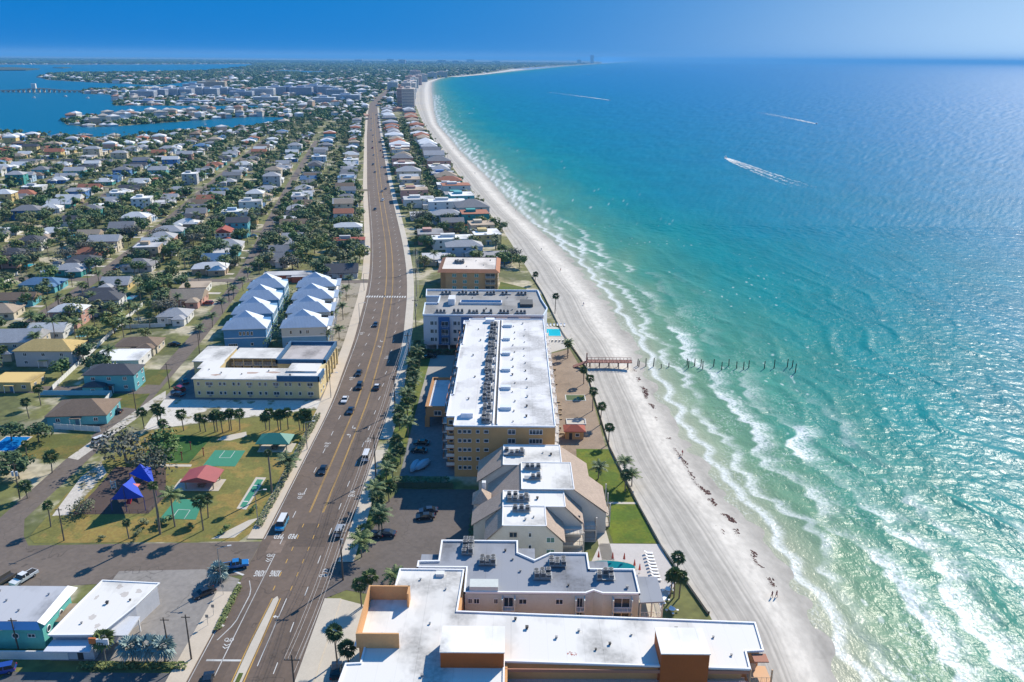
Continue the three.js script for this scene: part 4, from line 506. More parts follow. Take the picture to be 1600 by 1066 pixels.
// ---------- park, pools, pier and other built things ----------
const Zp = Zm(200, 630, 4.633), Zq = Zm(0, 620, 4.442);
{
  const CG = M(0.035, 0.25, 0.15, 0.85, 'grain');
  const court = (label, q, lines) => { const c = thing('sport_court', label, 'court', q[0][0], q[0][1]); const rel = ([x, d]) => [x - q[0][0], q[0][1] - d]; part(c, 'court_surface', new B().prism(q.map(rel), 0, 0.07), CG); for (const l of lines) { const [a, b] = l.map(rel), L = Math.hypot(b[0] - a[0], b[1] - a[1]), nx = -(b[1] - a[1]) / L * 0.07, nz = (b[0] - a[0]) / L * 0.07; part(c, 'court_line', new B().sheet([[a[0] - nx, a[1] - nz], [b[0] - nx, b[1] - nz], [b[0] + nx, b[1] + nz], [a[0] + nx, a[1] + nz]], 0.078), MARK); } return c; };
  court('green sports court behind the red-roofed shelter', [Zp(540, 457), Zp(775, 460), Zp(850, 345), Zp(630, 342)], [[Zp(660, 397), Zp(740, 398)], [Zp(660, 397), Zp(700, 346)], [Zp(740, 398), Zp(775, 348)]]);
  court('green sports court near the cross street with white key lines', [Zp(230, 840), Zp(490, 845), Zp(545, 700), Zp(345, 697)], [[Zp(365, 772), Zp(450, 776)], [Zp(365, 772), Zp(315, 840)], [Zp(450, 776), Zp(405, 842)]]);
  const sh = thing('shuffleboard_court', 'narrow green shuffleboard court with pale concrete edges beside the boulevard', 'court', ...Zp(820, 768)); { const o = Zp(820, 768), rel = ([x, d]) => [x - o[0], o[1] - d]; part(sh, 'concrete_edge', new B().prism([Zp(785, 765), Zp(855, 772), Zp(1000, 540), Zp(925, 538)].map(rel), 0, 0.06), CONCRETE); part(sh, 'court_surface', new B().sheet([Zp(808, 752), Zp(848, 755), Zp(980, 556), Zp(935, 553)].map(rel), 0.07), CG); for (const [a, b, c, e] of [[830, 715, 868, 718], [905, 600, 950, 604]]) part(sh, 'court_line', new B().sheet([Zp(a, b), Zp(c, e), Zp(c + 4, e - 6), Zp(a + 4, b - 6)].map(rel), 0.076), MARK); }
  flat('turf_patch', [Zp(85, 432), Zp(440, 436), Zp(610, 245), Zp(330, 228), Zp(170, 300)], M(0.035, 0.12, 0.02, 1, 'grass'), 0.044);
  flat('concrete_walk', [Zp(60, 458), Zp(455, 462), Zp(462, 446), Zp(75, 442)], CONCRETE, 0.05);
  flat('seating_pad', [Zp(640, 270), Zp(740, 272), Zp(860, 240), Zp(855, 208), Zp(690, 240)], CONCRETE, 0.05);
  flat('playground_mulch', [Zq(490, 820), Zq(1030, 812), Zq(1150, 690), Zq(1150, 490), Zq(800, 488), Zq(650, 660)], M(0.09, 0.06, 0.05, 1, 'grain'), 0.046);
  flat('sand_verge', [Zq(360, 830), Zq(470, 822), Zq(740, 530), Zq(700, 450), Zq(560, 560)], M(0.9, 0.88, 0.86, 1, 'lotSand'), 0.042);
  flat('sand_verge', [Zq(470, 425), Zq(540, 440), Zq(1150, 10), Zq(1150, -40), Zq(1080, 0)], M(0.85, 0.83, 0.8, 1, 'lotSand'), 0.042);
  flat('park_walk', [Zp(600, 985), Zp(770, 975), Zp(950, 830), Zp(870, 850)], CONCRETE, 0.05);
  const shelter = (label, c0, w, l, h, mat, gable, padMat, pad) => { const s = thing('park_shelter', label, 'shelter', c0[0], c0[1]); part(s, 'roof', new B().hip(-w / 2, w / 2, -l / 2, l / 2, h, gable ? 1.3 : 1.9, gable ? 'z' : 'x', 0.7, gable), mat); for (const sx of [-1, 1]) for (const sz of [-1, 1]) part(s, 'post', bx(-0.12, 0.12, 0, h + 0.2, -0.12, 0.12), M(0.3, 0.26, 0.2, 0.8), sx * (w / 2 - 0.3), 0, sz * (l / 2 - 0.3)); part(s, 'slab', bx(-w / 2 - pad, w / 2 + 1.2, 0, 0.09, -l / 2, l / 2 + 0.6), padMat); for (const z of [-1.6, 1.2]) { const t = part(s, 'picnic_table', new B().box(-1, 1, 0.68, 0.76, z - 0.4, z + 0.4, true).box(-1, 1, 0.4, 0.46, z - 0.95, z - 0.65, true).box(-1, 1, 0.4, 0.46, z + 0.65, z + 0.95, true).box(-0.7, -0.6, 0.09, 0.7, z - 0.6, z + 0.6).box(0.6, 0.7, 0.09, 0.7, z - 0.6, z + 0.6), M(0.22, 0.16, 0.1, 0.8)); t.name = 'picnic_table'; } };
  shelter('open park shelter with red metal gable roof on a green slab', Zp(545, 590), 7.6, 5.6, 2.6, M(0.40, 0.09, 0.085, 0.6, 'grain'), true, CONCRETE, 3.2);
  shelter('open park shelter with teal hip roof near the sandy lot', Zp(1070, 320), 8.0, 5.2, 2.6, M(0.03, 0.22, 0.17, 0.6, 'grain'), false, CONCRETE, 0.4);
  const sail = (label, pts, lows) => { const s = thing('shade_sail', label, 'shade sail', pts[0][0][0], pts[0][0][1]); const o = pts[0][0]; const v = pts.map(([[x, d], y]) => [x - o[0], y, o[1] - d]); const b = new B(), n = 7, top = v[0]; for (let k = 1; k < v.length - 1; k++) for (let i = 0; i < n; i++) for (let j = 0; j < n; j++) { const f = (u, w) => { const a = top.map((t, q) => lerp(t, lerp(v[k][q], v[k + 1][q], w), u)); a[1] -= 0.9 * u * (1 - u) + 0.8 * u * w * (1 - w); return a; }; b.quad(f(i / n, j / n), f((i + 1) / n, j / n), f((i + 1) / n, (j + 1) / n), f(i / n, (j + 1) / n)); } part(s, 'fabric', b, M(0.003, 0.045, 0.42, 0.75, null)); for (const p of v) part(s, 'mast', new B().tube([p[0], 0, p[2]], [p[0], p[1] + 0.1, p[2]], 0.09), M(0.04, 0.05, 0.2, 0.5)); return s; };
  sail('tall peaked royal blue shade sail over the playground', [[Zq(880, 800), 7.4], [Zq(780, 800), 3.4], [Zq(1010, 790), 3.6], [Zq(930, 640), 3.6]]);
  sail('low royal blue shade sail behind the peaked one', [[Zq(990, 600), 5.6], [Zq(910, 620), 3.6], [Zq(1085, 690), 3.4], [Zq(1060, 590), 4.2]]);
  const sl = thing('playground_slide', 'red playground slide under the blue shade sail', 'slide', ...Zq(905, 740)); part(sl, 'chute', new B().quad([-0.5, 0.3, 1], [0.5, 0.3, 1], [0.5, 2.4, -1.6], [-0.5, 2.4, -1.6]).quad([0.5, 0.3, 1], [0.5, 0.7, 1], [0.5, 2.9, -1.6], [0.5, 2.4, -1.6]).quad([-0.5, 0.3, 1], [-0.5, 0.7, 1], [-0.5, 2.9, -1.6], [-0.5, 2.4, -1.6]), M(0.5, 0.02, 0.03, 0.4)); part(sl, 'deck', bx(-0.8, 0.8, 2.3, 2.45, -3.2, -1.6), M(0.2, 0.05, 0.05, 0.6)); for (const x of [-0.7, 0.7]) for (const z of [-3.1, -1.7]) part(sl, 'post', bx(x - 0.06, x + 0.06, 0, 3.4, z - 0.06, z + 0.06), M(0.35, 0.02, 0.03, 0.5)); part(sl, 'canopy', new B().hip(-0.9, 0.9, -3.3, -1.5, 3.4, 0.8), M(0.45, 0.02, 0.03, 0.5));
  const cl = thing('climbing_frame', 'light blue climbing frame at the edge of the playground', 'climber', ...Zq(790, 640)); for (let i = 0; i < 5; i++) part(cl, 'rung', bx(-0.6, 0.6, 0.4 + i * 0.4, 0.46 + i * 0.4, -0.03, 0.03), M(0.2, 0.45, 0.6, 0.5)); for (const x of [-0.6, 0.6]) part(cl, 'post', bx(x - 0.05, x + 0.05, 0, 2.4, -0.05, 0.05), M(0.2, 0.45, 0.6, 0.5));
  for (const [i, p] of [Zp(455, 340), Zp(392, 415), Zp(548, 385)].entries()) { const t = one('turf_post', `dark red post on the park turf, ${['middle', 'nearest', 'rightmost'][i]} of three`, 'post', new B().box(-0.09, 0.09, 0, 2.6, -0.09, 0.09).box(-0.3, 0.3, 2.3, 2.6, -0.05, 0.05), M(0.2, 0.03, 0.03, 0.7), p[0], p[1]); }
  const fence = one('park_fence', 'low wire fence round the playground', 'fence', (() => { const b = new B(), o = Zq(490, 820); const q = [Zq(490, 820), Zq(1030, 812), Zq(1150, 690)]; for (let k = 0; k < 2; k++) { const a = q[k], e = q[k + 1], L = Math.hypot(e[0] - a[0], e[1] - a[1]); for (let t = 0; t <= L; t += 2) { const x = a[0] + (e[0] - a[0]) * t / L - o[0], z = o[1] - (a[1] + (e[1] - a[1]) * t / L); b.box(x - 0.03, x + 0.03, 0, 1.1, z - 0.03, z + 0.03); } for (const y of [0.3, 0.7, 1.1]) b.tube([a[0] - o[0], y, o[1] - a[1]], [e[0] - o[0], y, o[1] - e[1]], 0.02, 0.02, 4); } return b; })(), DARK, ...Zq(490, 820));
}
// pools
function pool(name, label, pts, x, d, water, rim = CONCRETE) { const p = thing(name, label, 'pool', x, d); const o = pts.map(([a, b]) => [a * 1.1, -b * 1.1]), w = pts.map(([a, b]) => [a, -b]); part(p, 'coping', new B().prism(o, 0, 0.12), rim); part(p, 'water', new B().sheet(w, 0.128), new THREE.MeshPhysicalMaterial({ color: new THREE.Color(...water), roughness: 0.08, ior: 1.33, bumpMap: TX.ripple, bumpScale: 0.05, side: THREE.DoubleSide })); return p; }
const rectP = (w, l) => [[-w / 2, -l / 2], [w / 2, -l / 2], [w / 2, l / 2], [-w / 2, l / 2]];
pool('swimming_pool', 'kidney-shaped teal pool on the pale deck beside the grey-roofed condominium', Array.from({ length: 22 }, (_, i) => { const t = i / 22 * 6.283, r = 1 + 0.16 * Math.cos(2 * t + 0.6); return [Math.cos(t) * 4.6 * r, Math.sin(t) * 2.5 * r]; }), ...G(955, 886), [0.01, 0.17, 0.19]);
{ const [x, d] = G(864, 520); pool('swimming_pool', 'bright turquoise rectangular pool behind the tan hotel near the beach', rectP(6, 9), x, d, [0.02, 0.42, 0.52]); }
{ const [x, d] = G(899, 622); pool('drained_pool', 'drained rectangular pool with greenish water in the construction yard', rectP(6, 4.4), x, d, [0.13, 0.15, 0.04], M(0.55, 0.55, 0.52, 0.8)); }
{ const [x, d] = G(15, 694); pool('swimming_pool', 'blue pool at the left edge behind the brown-roofed blue house', rectP(7, 9), x, d, [0.01, 0.16, 0.45]); }
{ const [x, d] = G(900, 660); const p = thing('pool_pit', 'broken white pool shell in the construction yard', 'pit', x, d); part(p, 'shell', new B().box(-3, 3, 0, 0.35, -2, -1.7).box(-3, 3, 0, 0.35, 1.7, 2).box(-3, -2.7, 0, 0.35, -1.7, 1.7).box(2.7, 3, 0, 0.35, -1.7, 1.7), M(0.62, 0.62, 0.6, 0.9, 'grain')); part(p, 'rubble_floor', new B().sheet([[-2.7, -1.7], [2.7, -1.7], [2.7, 1.7], [-2.7, 1.7]], 0.1), CONCRETE); }
{ const [x, d] = G(897, 683); const h = thing('pool_hut', 'small tan hut with a red tiled roof in the construction yard', 'hut', x, d); part(h, 'wall', bx(-2.6, 2.6, 0, 2.8, -1.8, 1.8), TAN); part(h, 'roof', new B().hip(-2.8, 2.8, -2, 2, 2.8, 1.2, 'x', 0.4), M(0.42, 0.1, 0.06, 0.9, 'tileRoof')); win(h, 'f', 0.8, 1.5, 1.82, 1.2, 1); part(h, 'door', bx(-1.6, -0.7, 0, 2.1, 1.8, 1.86), DARK); }
{ const P = []; for (let i = 0; i < 70; i++) P.push([rr(12, 15.5), rr(199, 285)]); const b = new B(); for (const [x, d] of P) { const s = rr(0.2, 0.7); b.box(x - s, x + s, 0, rr(0.1, 0.7), -d - s * 0.6, -d + s * 0.6); } stuff('building_rubble', new THREE.Mesh(b.geo(), M(0.44, 0.33, 0.2, 0.95, 'grain')), 'rubble and timber heaped along the tan hotel wall'); }
// deck furniture: closed red umbrellas and loungers
{
  for (const [x, y] of [[935, 876], [957, 878], [975, 879], [991, 889], [999, 896], [988, 905]]) { const [a, d] = G(x, y); const u = thing('patio_umbrella', 'closed coral patio umbrella beside the kidney pool', 'umbrella', a, d, 0, 'closed umbrellas round the kidney pool'); part(u, 'pole', new B().tube([0, 0, 0], [0, 2.5, 0], 0.03), TRIM); part(u, 'canopy', new B().tube([0, 0.9, 0], [0, 2.4, 0], 0.28, 0.06, 8), M(0.62, 0.1, 0.06, 0.8)); part(u, 'base', new B().tube([0, 0, 0], [0, 0.1, 0], 0.25, 0.25, 8), CONCRETE); }
  const loung = (label, g, x, d, turn) => { const u = thing('sun_lounger', label, 'lounger', x, d, turn, g); part(u, 'seat', new B().box(-0.32, 0.32, 0.3, 0.38, -0.3, 1.0, true), TRIM); part(u, 'backrest', new B().quad([-0.32, 0.36, -0.3], [0.32, 0.36, -0.3], [0.32, 0.8, -0.9], [-0.32, 0.8, -0.9]).quad([-0.32, 0.3, -0.3], [0.32, 0.3, -0.3], [0.32, 0.74, -0.9], [-0.32, 0.74, -0.9]), TRIM); for (const sx of [-0.28, 0.28]) for (const z of [-0.25, 0.9]) part(u, 'leg', bx(sx - 0.03, sx + 0.03, 0, 0.3, z - 0.03, z + 0.03), STEEL); };
  for (let i = 0; i < 9; i++) { const [x, d] = G(1013 + i * 1.6, 866 + i * 5.2); loung('white sun lounger in the row at the seaward edge of the kidney pool deck', 'loungers by the kidney pool', x, d, 1.5); }
  for (let i = 0; i < 12; i++) { const [x, d] = i < 6 ? G(855 + i * 5.4, 509) : G(858 + (i - 6) * 5.6, 533); loung('white sun lounger round the turquoise rectangular pool', 'loungers by the rectangular pool', x, d, i < 6 ? 0 : Math.PI); }
  for (const [i, q] of [[1037, 940], [1050, 956], [1044, 925]].entries()) { const [x, d] = G(...q); const t = thing('patio_table', ['middle of three patio tables in the sandy garden', 'patio table closest to the orange motel roof in the sandy garden', 'patio table nearest the palms in the sandy garden'][i], 'table', x, d); part(t, 'tabletop', new B().tube([0, 0.7, 0], [0, 0.74, 0], 0.7, 0.7, 12), TRIM); part(t, 'stand', new B().tube([0, 0, 0], [0, 0.7, 0], 0.05), STEEL); for (let k = 0; k < 4; k++) part(t, 'stool', new B().box(-0.22, 0.22, 0.4, 0.46, -0.22, 0.22, true).box(-0.03, 0.03, 0, 0.4, -0.03, 0.03), TRIM, Math.cos(k * 1.57) * 1.1, 0, Math.sin(k * 1.57) * 1.1); }
}
// sea wall, path edge, pier and old piles
{
  const wall = (n, label, d0, d1, o = 0.1, h = 0.7) => { const x0 = backX((d0 + d1) / 2); const b = new B(); for (let d = d0; d < d1; d += 6) { const e = Math.min(d + 6, d1), a = backX(d) - o - x0, c = backX(e) - o - x0, m = (d0 + d1) / 2; b.quad([a, -0.4, m - d], [c, -0.4, m - e], [c, h, m - e], [a, h, m - d]).quad([a - 0.35, -0.4, m - d], [c - 0.35, -0.4, m - e], [c - 0.35, h, m - e], [a - 0.35, h, m - d]).quad([a, h, m - d], [c, h, m - e], [c - 0.35, h, m - e], [a - 0.35, h, m - d]); } one(n, label, 'wall', b, CONCRETE, x0, (d0 + d1) / 2); };
  wall('sea_wall', 'low concrete sea wall between the condominium lawns and the beach', 140, 214); wall('sea_wall', 'dark weathered sea wall below the construction yard palms', 214, 300, 0.1, 0.6); wall('sea_wall', 'low concrete sea wall beside the rectangular pool and blue condominium', 300, 410);
  const [px, pd] = G(952, 574), R = M(0.34, 0.16, 0.12, 0.9, 'grain'); const pier = thing('broken_pier', 'short reddish timber pier stub with railings standing on the beach', 'pier', px, pd);
  part(pier, 'deck', bx(-8, 8, 2.0, 2.25, -1.2, 1.2), R); for (let i = 0; i < 26; i++) part(pier, 'deck_plank', cached('plk', () => bx(-0.27, 0.27, 2.255, 2.31, -1.3, 1.3)), i % 3 ? R : M(0.4, 0.2, 0.16, 0.9, 'grain'), -7.7 + i * 0.615, 0, 0); for (const s of [-1, 1]) { part(pier, 'rail', bx(-8, 8, 3.2, 3.32, s * 1.15 - 0.06, s * 1.15 + 0.06), R); for (let x = -7.8; x <= 8; x += 1.3) part(pier, 'rail_post', bx(-0.07, 0.07, 2.2, 3.25, -0.07, 0.07), R, x, 0, s * 1.15); } for (let x = -7; x <= 8; x += 3.4) for (const s of [-1, 1]) part(pier, 'pile', new B().tube([x, -1.2, s], [x, 2.1, s], 0.16, 0.15, 6), M(0.18, 0.12, 0.1, 0.9)); part(pier, 'gate_post', bx(-8.3, -7.9, 0, 5, -1.2, -0.8), R); part(pier, 'ramp', new B().quad([-8, 2.2, -1.2], [-8, 2.2, 1.2], [-13, 0.2, 1.2], [-13, 0.2, -1.2]).quad([-8, 2.0, -1.2], [-8, 2.0, 1.2], [-13, 0, 1.2], [-13, 0, -1.2]), R);
  const Zr = Zm(840, 500, 3.636);
  for (const [x, y, h] of [[568, 262, 46], [575, 268, 40], [616, 264, 50], [658, 265, 54], [703, 275, 26], [746, 268, 26], [850, 262, 46], [857, 278, 50], [892, 264, 48], [928, 266, 46], [938, 280, 50], [1000, 264, 46], [1046, 284, 50], [1087, 264, 46], [1131, 278, 46], [1170, 284, 50], [1200, 272, 46], [1289, 276, 46], [1344, 272, 52], [1418, 272, 54], [1446, 270, 46], [1464, 300, 56]]) { const [a, d] = Zr(x, y, SEA); one('pier_pile', 'weathered dark timber pile standing in the surf', 'pile', new B().tube([0, -1.6, 0], [rr(-0.15, 0.15), h * 0.062 + SEA, rr(-0.1, 0.1)], 0.19, 0.16, 7), M(0.055, 0.05, 0.04, 0.9), a, d, 'old pier piles in the surf'); }
  // wrack line
  const b = new B(); const wr = mulberry(5); for (let i = 0; i < 2600; i++) { const d = 150 + wr() * 130, k = wr() < 0.7 ? 0 : 1, x = shoreX(d) - 5.2 - k * 5 + (wr() - 0.5) * 1.6 * (0.4 + wr()) + 1.4 * noise(d / 12, k); if (noise(d / 9, 2 + k) < -0.15) continue; const s = 0.1 + wr() * 0.28, y = -0.62 + (k ? 0.22 : 0.02); b.tri([x - s, y, -d], [x + s, y, -d + s * 0.6], [x, y + 0.14, -d - s]); b.tri([x, y, -d + s], [x + s, y + 0.1, -d], [x - s, y + 0.02, -d - s * 0.4]); } stuff('seaweed', new THREE.Mesh(b.geo(), M(0.13, 0.055, 0.04, 0.95)), 'reddish brown wrack line of seaweed on the sand');
}

// ---------- houses ----------
const tilt = (d) => Math.atan2(roadX(d - 20) - roadX(d + 20), 40);
const WALLS = { white: [0.72, 0.72, 0.70], cream: [0.62, 0.55, 0.42], 'pale grey': [0.48, 0.49, 0.5], tan: [0.46, 0.35, 0.24], aqua: [0.12, 0.42, 0.48], blue: [0.07, 0.2, 0.45], 'pale blue': [0.38, 0.52, 0.66], teal: [0.05, 0.32, 0.3], yellow: [0.6, 0.46, 0.2], pink: [0.56, 0.32, 0.26] };
const ROOFS = { 'light grey': [0.46, 0.46, 0.47], white: [0.74, 0.74, 0.73], grey: [0.25, 0.25, 0.26], brown: [0.24, 0.165, 0.11], 'dark grey': [0.075, 0.08, 0.095], terracotta: [0.42, 0.15, 0.08], blue: [0.10, 0.22, 0.38], tan: [0.42, 0.33, 0.24], 'red': [0.38, 0.08, 0.05] };
const wallMat = (n) => M(...WALLS[n], 0.9, 'grain'), roofMat = (n, t) => M(...ROOFS[n], 0.85, n === 'terracotta' || n === 'red' ? 'tileRoof' : t === 'flat' ? 'stain' : 'shingle');
const placed = [], homesSaid = [];
function house(o, label, x, d, w, l, floors, type, wall, roof, turn, lod, group) {
  const H = floors * 2.9 + 0.2, g = thing(o, label, 'house', x, d, turn, group), W = wallMat(wall), R = roofMat(roof, type);
  placed.push([x, d, Math.max(w, l) / 2]); if (group) homesSaid.push([x, d, label.replace(/^(.*?) (one|two|three)-storey house.*roof, /, '$1 house ')]);
  part(g, 'wall', bx(-w / 2, w / 2, 0, H, -l / 2, l / 2), W);
  const ridge = w > l ? 'x' : 'z', rise = Math.min(w, l) * (type === 'gable' ? 0.26 : 0.24);
  if (type === 'flat') { part(g, 'roof', new B().box(-w / 2 - 0.2, w / 2 + 0.2, H, H + 0.25, -l / 2 - 0.2, l / 2 + 0.2, true), R); if (floors > 1) part(g, 'roof_block', bx(-w * 0.3, w * 0.05, H + 0.25, H + 1.9, -l * 0.3, l * 0.05), W); }
  else {
    const r = part(g, 'roof', new B().hip(-w / 2, w / 2, -l / 2, l / 2, H, rise, ridge, 0.5, type === 'gable'), R);
    if (type === 'gable') part(g, 'gable_wall', new B().tri(...(ridge === 'x' ? [[w / 2, H, l / 2], [w / 2, H, -l / 2], [w / 2, H + rise * 0.94, 0]] : [[-w / 2, H, l / 2], [w / 2, H, l / 2], [0, H + rise * 0.94, l / 2]])), W);
    if (lod < 2) part(r, 'roof_vent', cached('rv', () => new B().tube([0, 0, 0], [0, 0.7, 0], 0.14, 0.12, 6).geo()), STEEL, w * 0.16, H + rise * 0.45, l * 0.12);
  }
  // a lower wing, most houses
  if (lod < 3 && rnd() < 0.65) { const ww = w * rr(0.35, 0.5), s = rnd() < 0.5 ? -1 : 1, wl = l * rr(0.3, 0.45), wx = s * (w / 2 - ww / 2) * 0.9, wz = l / 2 + wl / 2 - 0.05; part(g, 'wing', bx(wx - ww / 2, wx + ww / 2, 0, 2.9, l / 2, wz + wl / 2), W); part(g, 'wing_roof', type === 'flat' ? new B().box(wx - ww / 2 - 0.3, wx + ww / 2 + 0.3, 2.9, 3.1, l / 2 + 0.21, wz + wl / 2 + 0.3, true) : new B().hip(wx - ww / 2, wx + ww / 2, l / 2 - (floors > 1 ? 0 : 2), wz + wl / 2, 2.92, ww * 0.22, 'z', 0.35), R); if (lod < 2) win(g, 'f', wx, 1.6, wz + wl / 2 + 0.01, 1.4, 1.1, lod < 1); }
  if (lod < 3) for (let f = 0; f < floors; f++) { const y = 1.65 + f * 2.9; for (const q of lod < 2 ? [-0.32, 0, 0.32] : [-0.25, 0.25]) { if (f === 0 && q === 0) continue; win(g, 'f', q * w, y, l / 2 + 0.01, 1.3, 1.2, lod < 1, FRAME, GLASS, lod < 1 ? 1 : 0); } for (const q of lod < 2 ? [-0.3, 0.2] : [0]) win(g, 'r', w / 2 + 0.01, y, q * l, 1.3, 1.2, lod < 1, FRAME, GLASS, lod < 1 ? 1 : 0); }
  if (lod < 2) { part(g, 'door', bx(-0.5, 0.5, 0, 2.1, l / 2, l / 2 + 0.06), pick([M(0.3, 0.1, 0.06, 0.6), M(0.6, 0.6, 0.58, 0.6), M(0.05, 0.15, 0.25, 0.6)])); part(g, 'porch_roof', bx(-1.6, 1.6, 2.5, 2.62, l / 2 + 0.07, l / 2 + 1.5), R); for (const q of [-1.5, 1.5]) part(g, 'porch_post', bx(q - 0.06, q + 0.06, 0, 2.5, l / 2 + 1.36, l / 2 + 1.48), TRIM); }
  return g;
}
// houses the photograph shows clearly: [px, py of the foot of the front wall, width, length, floors, roof type, wall, roof, label, turn]
const shown = [
  [118, 664, 17, 12, 1, 'hip', 'aqua', 'brown', 'blue L-shaped house with a brown shingle roof beside the sandy driveway', 0.1],
  [172, 612, 16, 9, 2, 'hip', 'aqua', 'dark grey', 'raised aqua house with dark hip roof and white veranda', 0.05],
  [178, 577, 17, 12, 1, 'flat', 'white', 'white', 'low white-roofed house with coral trim behind the aqua house', 0.05],
  [212, 553, 15, 9, 1, 'hip', 'cream', 'brown', 'grey-brown roofed bungalow behind the low white-roofed house', 0.08],
  [70, 573, 20, 11, 2, 'hip', 'pale grey', 'yellow', 'unfinished block house with bare yellow plywood hip roof', 0.02],
  [18, 612, 13, 9, 1, 'flat', 'yellow', 'yellow', 'small unfinished house with bare yellow plywood roof at left edge', 0.02],
  [268, 506, 12, 10, 1, 'hip', 'white', 'light grey', 'white bungalow with pale roof inside a long white fence', 0.1],
  [160, 490, 13, 11, 2, 'hip', 'white', 'dark grey', 'white two-storey house with dark hip roof beside the second side street', 0.15],
  [60, 455, 18, 10, 1, 'hip', 'aqua', 'blue', 'long turquoise bungalow with blue-grey roof near the second side street', 0.1],
  [45, 393, 12, 10, 2, 'hip', 'white', 'dark grey', 'white two-storey house with a black roof at the left edge', 0.15],
  [136, 384, 12, 10, 2, 'gable', 'cream', 'tan', 'cream two-storey house with tan gable roof near the second side street', 0.15],
  [219, 330, 13, 11, 3, 'flat', 'white', 'white', 'tall white box-shaped modern house with three storeys', 0.2],
  [140, 341, 13, 10, 2, 'hip', 'teal', 'grey', 'dark green raised house with grey hip roof', 0.2],
  [38, 343, 18, 12, 2, 'hip', 'blue', 'grey', 'deep blue two-storey house with grey hip roof at the left edge', 0.2],
  [347, 379, 9, 11, 2, 'gable', 'white', 'red', 'white gabled house with a red tile roof beside the first side street', 0.15],
  [365, 345, 17, 10, 2, 'flat', 'pale blue', 'white', 'pale blue flat-roofed modern house behind tall palms', 0.2],
  [455, 380, 12, 9, 1, 'gable', 'blue', 'light grey', 'deep blue gabled cottage with pale metal roof', 0.15],
  [452, 440, 26, 8, 1, 'flat', 'terracotta', 'light grey', 'long low building with orange end wall behind the townhouses', 0.13],
  [530, 436, 16, 13, 1, 'gable', 'pale grey', 'dark grey', 'grey house with steep dark blue gable beside the boulevard', 0.15],
  [542, 370, 17, 9, 2, 'hip', 'white', 'white', 'white two-storey house with white metal roof beside the boulevard', 0.15],
  [544, 392, 18, 8, 2, 'flat', 'pale grey', 'red', 'pale house with red-tiled parapet beside the boulevard', 0.15],
  [697, 335, 26, 12, 3, 'flat', 'white', 'white', 'wide white three-storey modern house with dark window bands on the beach side', 0.17],
  [697, 350, 20, 12, 2, 'hip', 'pale blue', 'light grey', 'pale blue house with light grey hip roof in front of the wide white modern house', 0.17],
  [706, 362, 14, 9, 2, 'gable', 'tan', 'grey', 'brown house with grey gable between white beach houses', 0.17],
  [707, 390, 24, 12, 2, 'flat', 'white', 'white', 'white flat-roofed beach house with grey terraces', 0.17],
  [724, 402, 20, 11, 2, 'hip', 'pale blue', 'light grey', 'white-blue hip-roofed house just behind the tan tile-rimmed condominium', 0.15],
];
WALLS.terracotta = [0.5, 0.12, 0.06]; ROOFS.yellow = [0.62, 0.44, 0.16];
for (const [px, py, w, l, f, t, wl, rf, label, turn] of shown) { const [x, d] = G(px, py); house('house', label, x, d + l / 2, w, l, f, t, wl, rf, turn, d < 330 ? 0 : 1, null); }
// rows along the streets
const ordinal = (n) => n + (n % 100 > 10 && n % 100 < 14 ? 'th' : ['th', 'st', 'nd', 'rd'][n % 10] || 'th');
const cand = [], streetName = ['the boulevard', 'the first side street', 'the second side street', 'the third side street', 'the fourth side street', 'the fifth side street', 'the sixth side street', 'the seventh side street'];
const bayShore = along([[-2000, 1200], [-740, 1200], [-600, 1135], [-520, 1140], [-400, 1290], [-380, 1480]]);
const inFrame = (x, d, m = 14) => Math.abs(x) < 0.617 * (d * 0.947 + 34) + m;
const streetNear = (d) => CROSS.some((c) => Math.abs(c - d) < 11);
function row(fx, d0, d1, where, pitch = [17, 21], depth = 11, beach = false) { let d = d0, n = 0; while (d < d1) { const step = rr(...pitch) * (d > 900 ? 1.15 : 1); d += step; const x = fx(d) + rr(-1.5, 1.5); if (!inFrame(x, d) || (streetNear(d) && !beach) || (!beach && d > bayShore(x) - 14)) continue; if (placed.some(([a, b, r]) => Math.hypot(a - x, b - d) < r + 8)) continue; n++; cand.push({ x, d, n, where, depth, beach }); } }
for (let k = 1; k <= 7; k++) { row((d) => sideX(k)(d) - 16, k === 1 ? 305 : 220, 1180, `along bay side of ${streetName[k].slice(4)}`); row((d) => sideX(k)(d) + 16, k === 1 ? 396 : 215, 1180, `along seaward side of ${streetName[k].slice(4)}`); }
row((d) => leftKerb(d) - 17, 440, 1500, 'along bay side of boulevard');
row((d) => rightKerb(d) + 18, 415, 1750, 'along seaward side of boulevard', [22, 30], 12, true);
row((d) => lerp(rightKerb(d), backX(d), 0.76), 420, 1750, 'in the beachfront row', [22, 29], 13, true);
cand.sort((a, b) => a.d - b.d);
const farHouses = [];
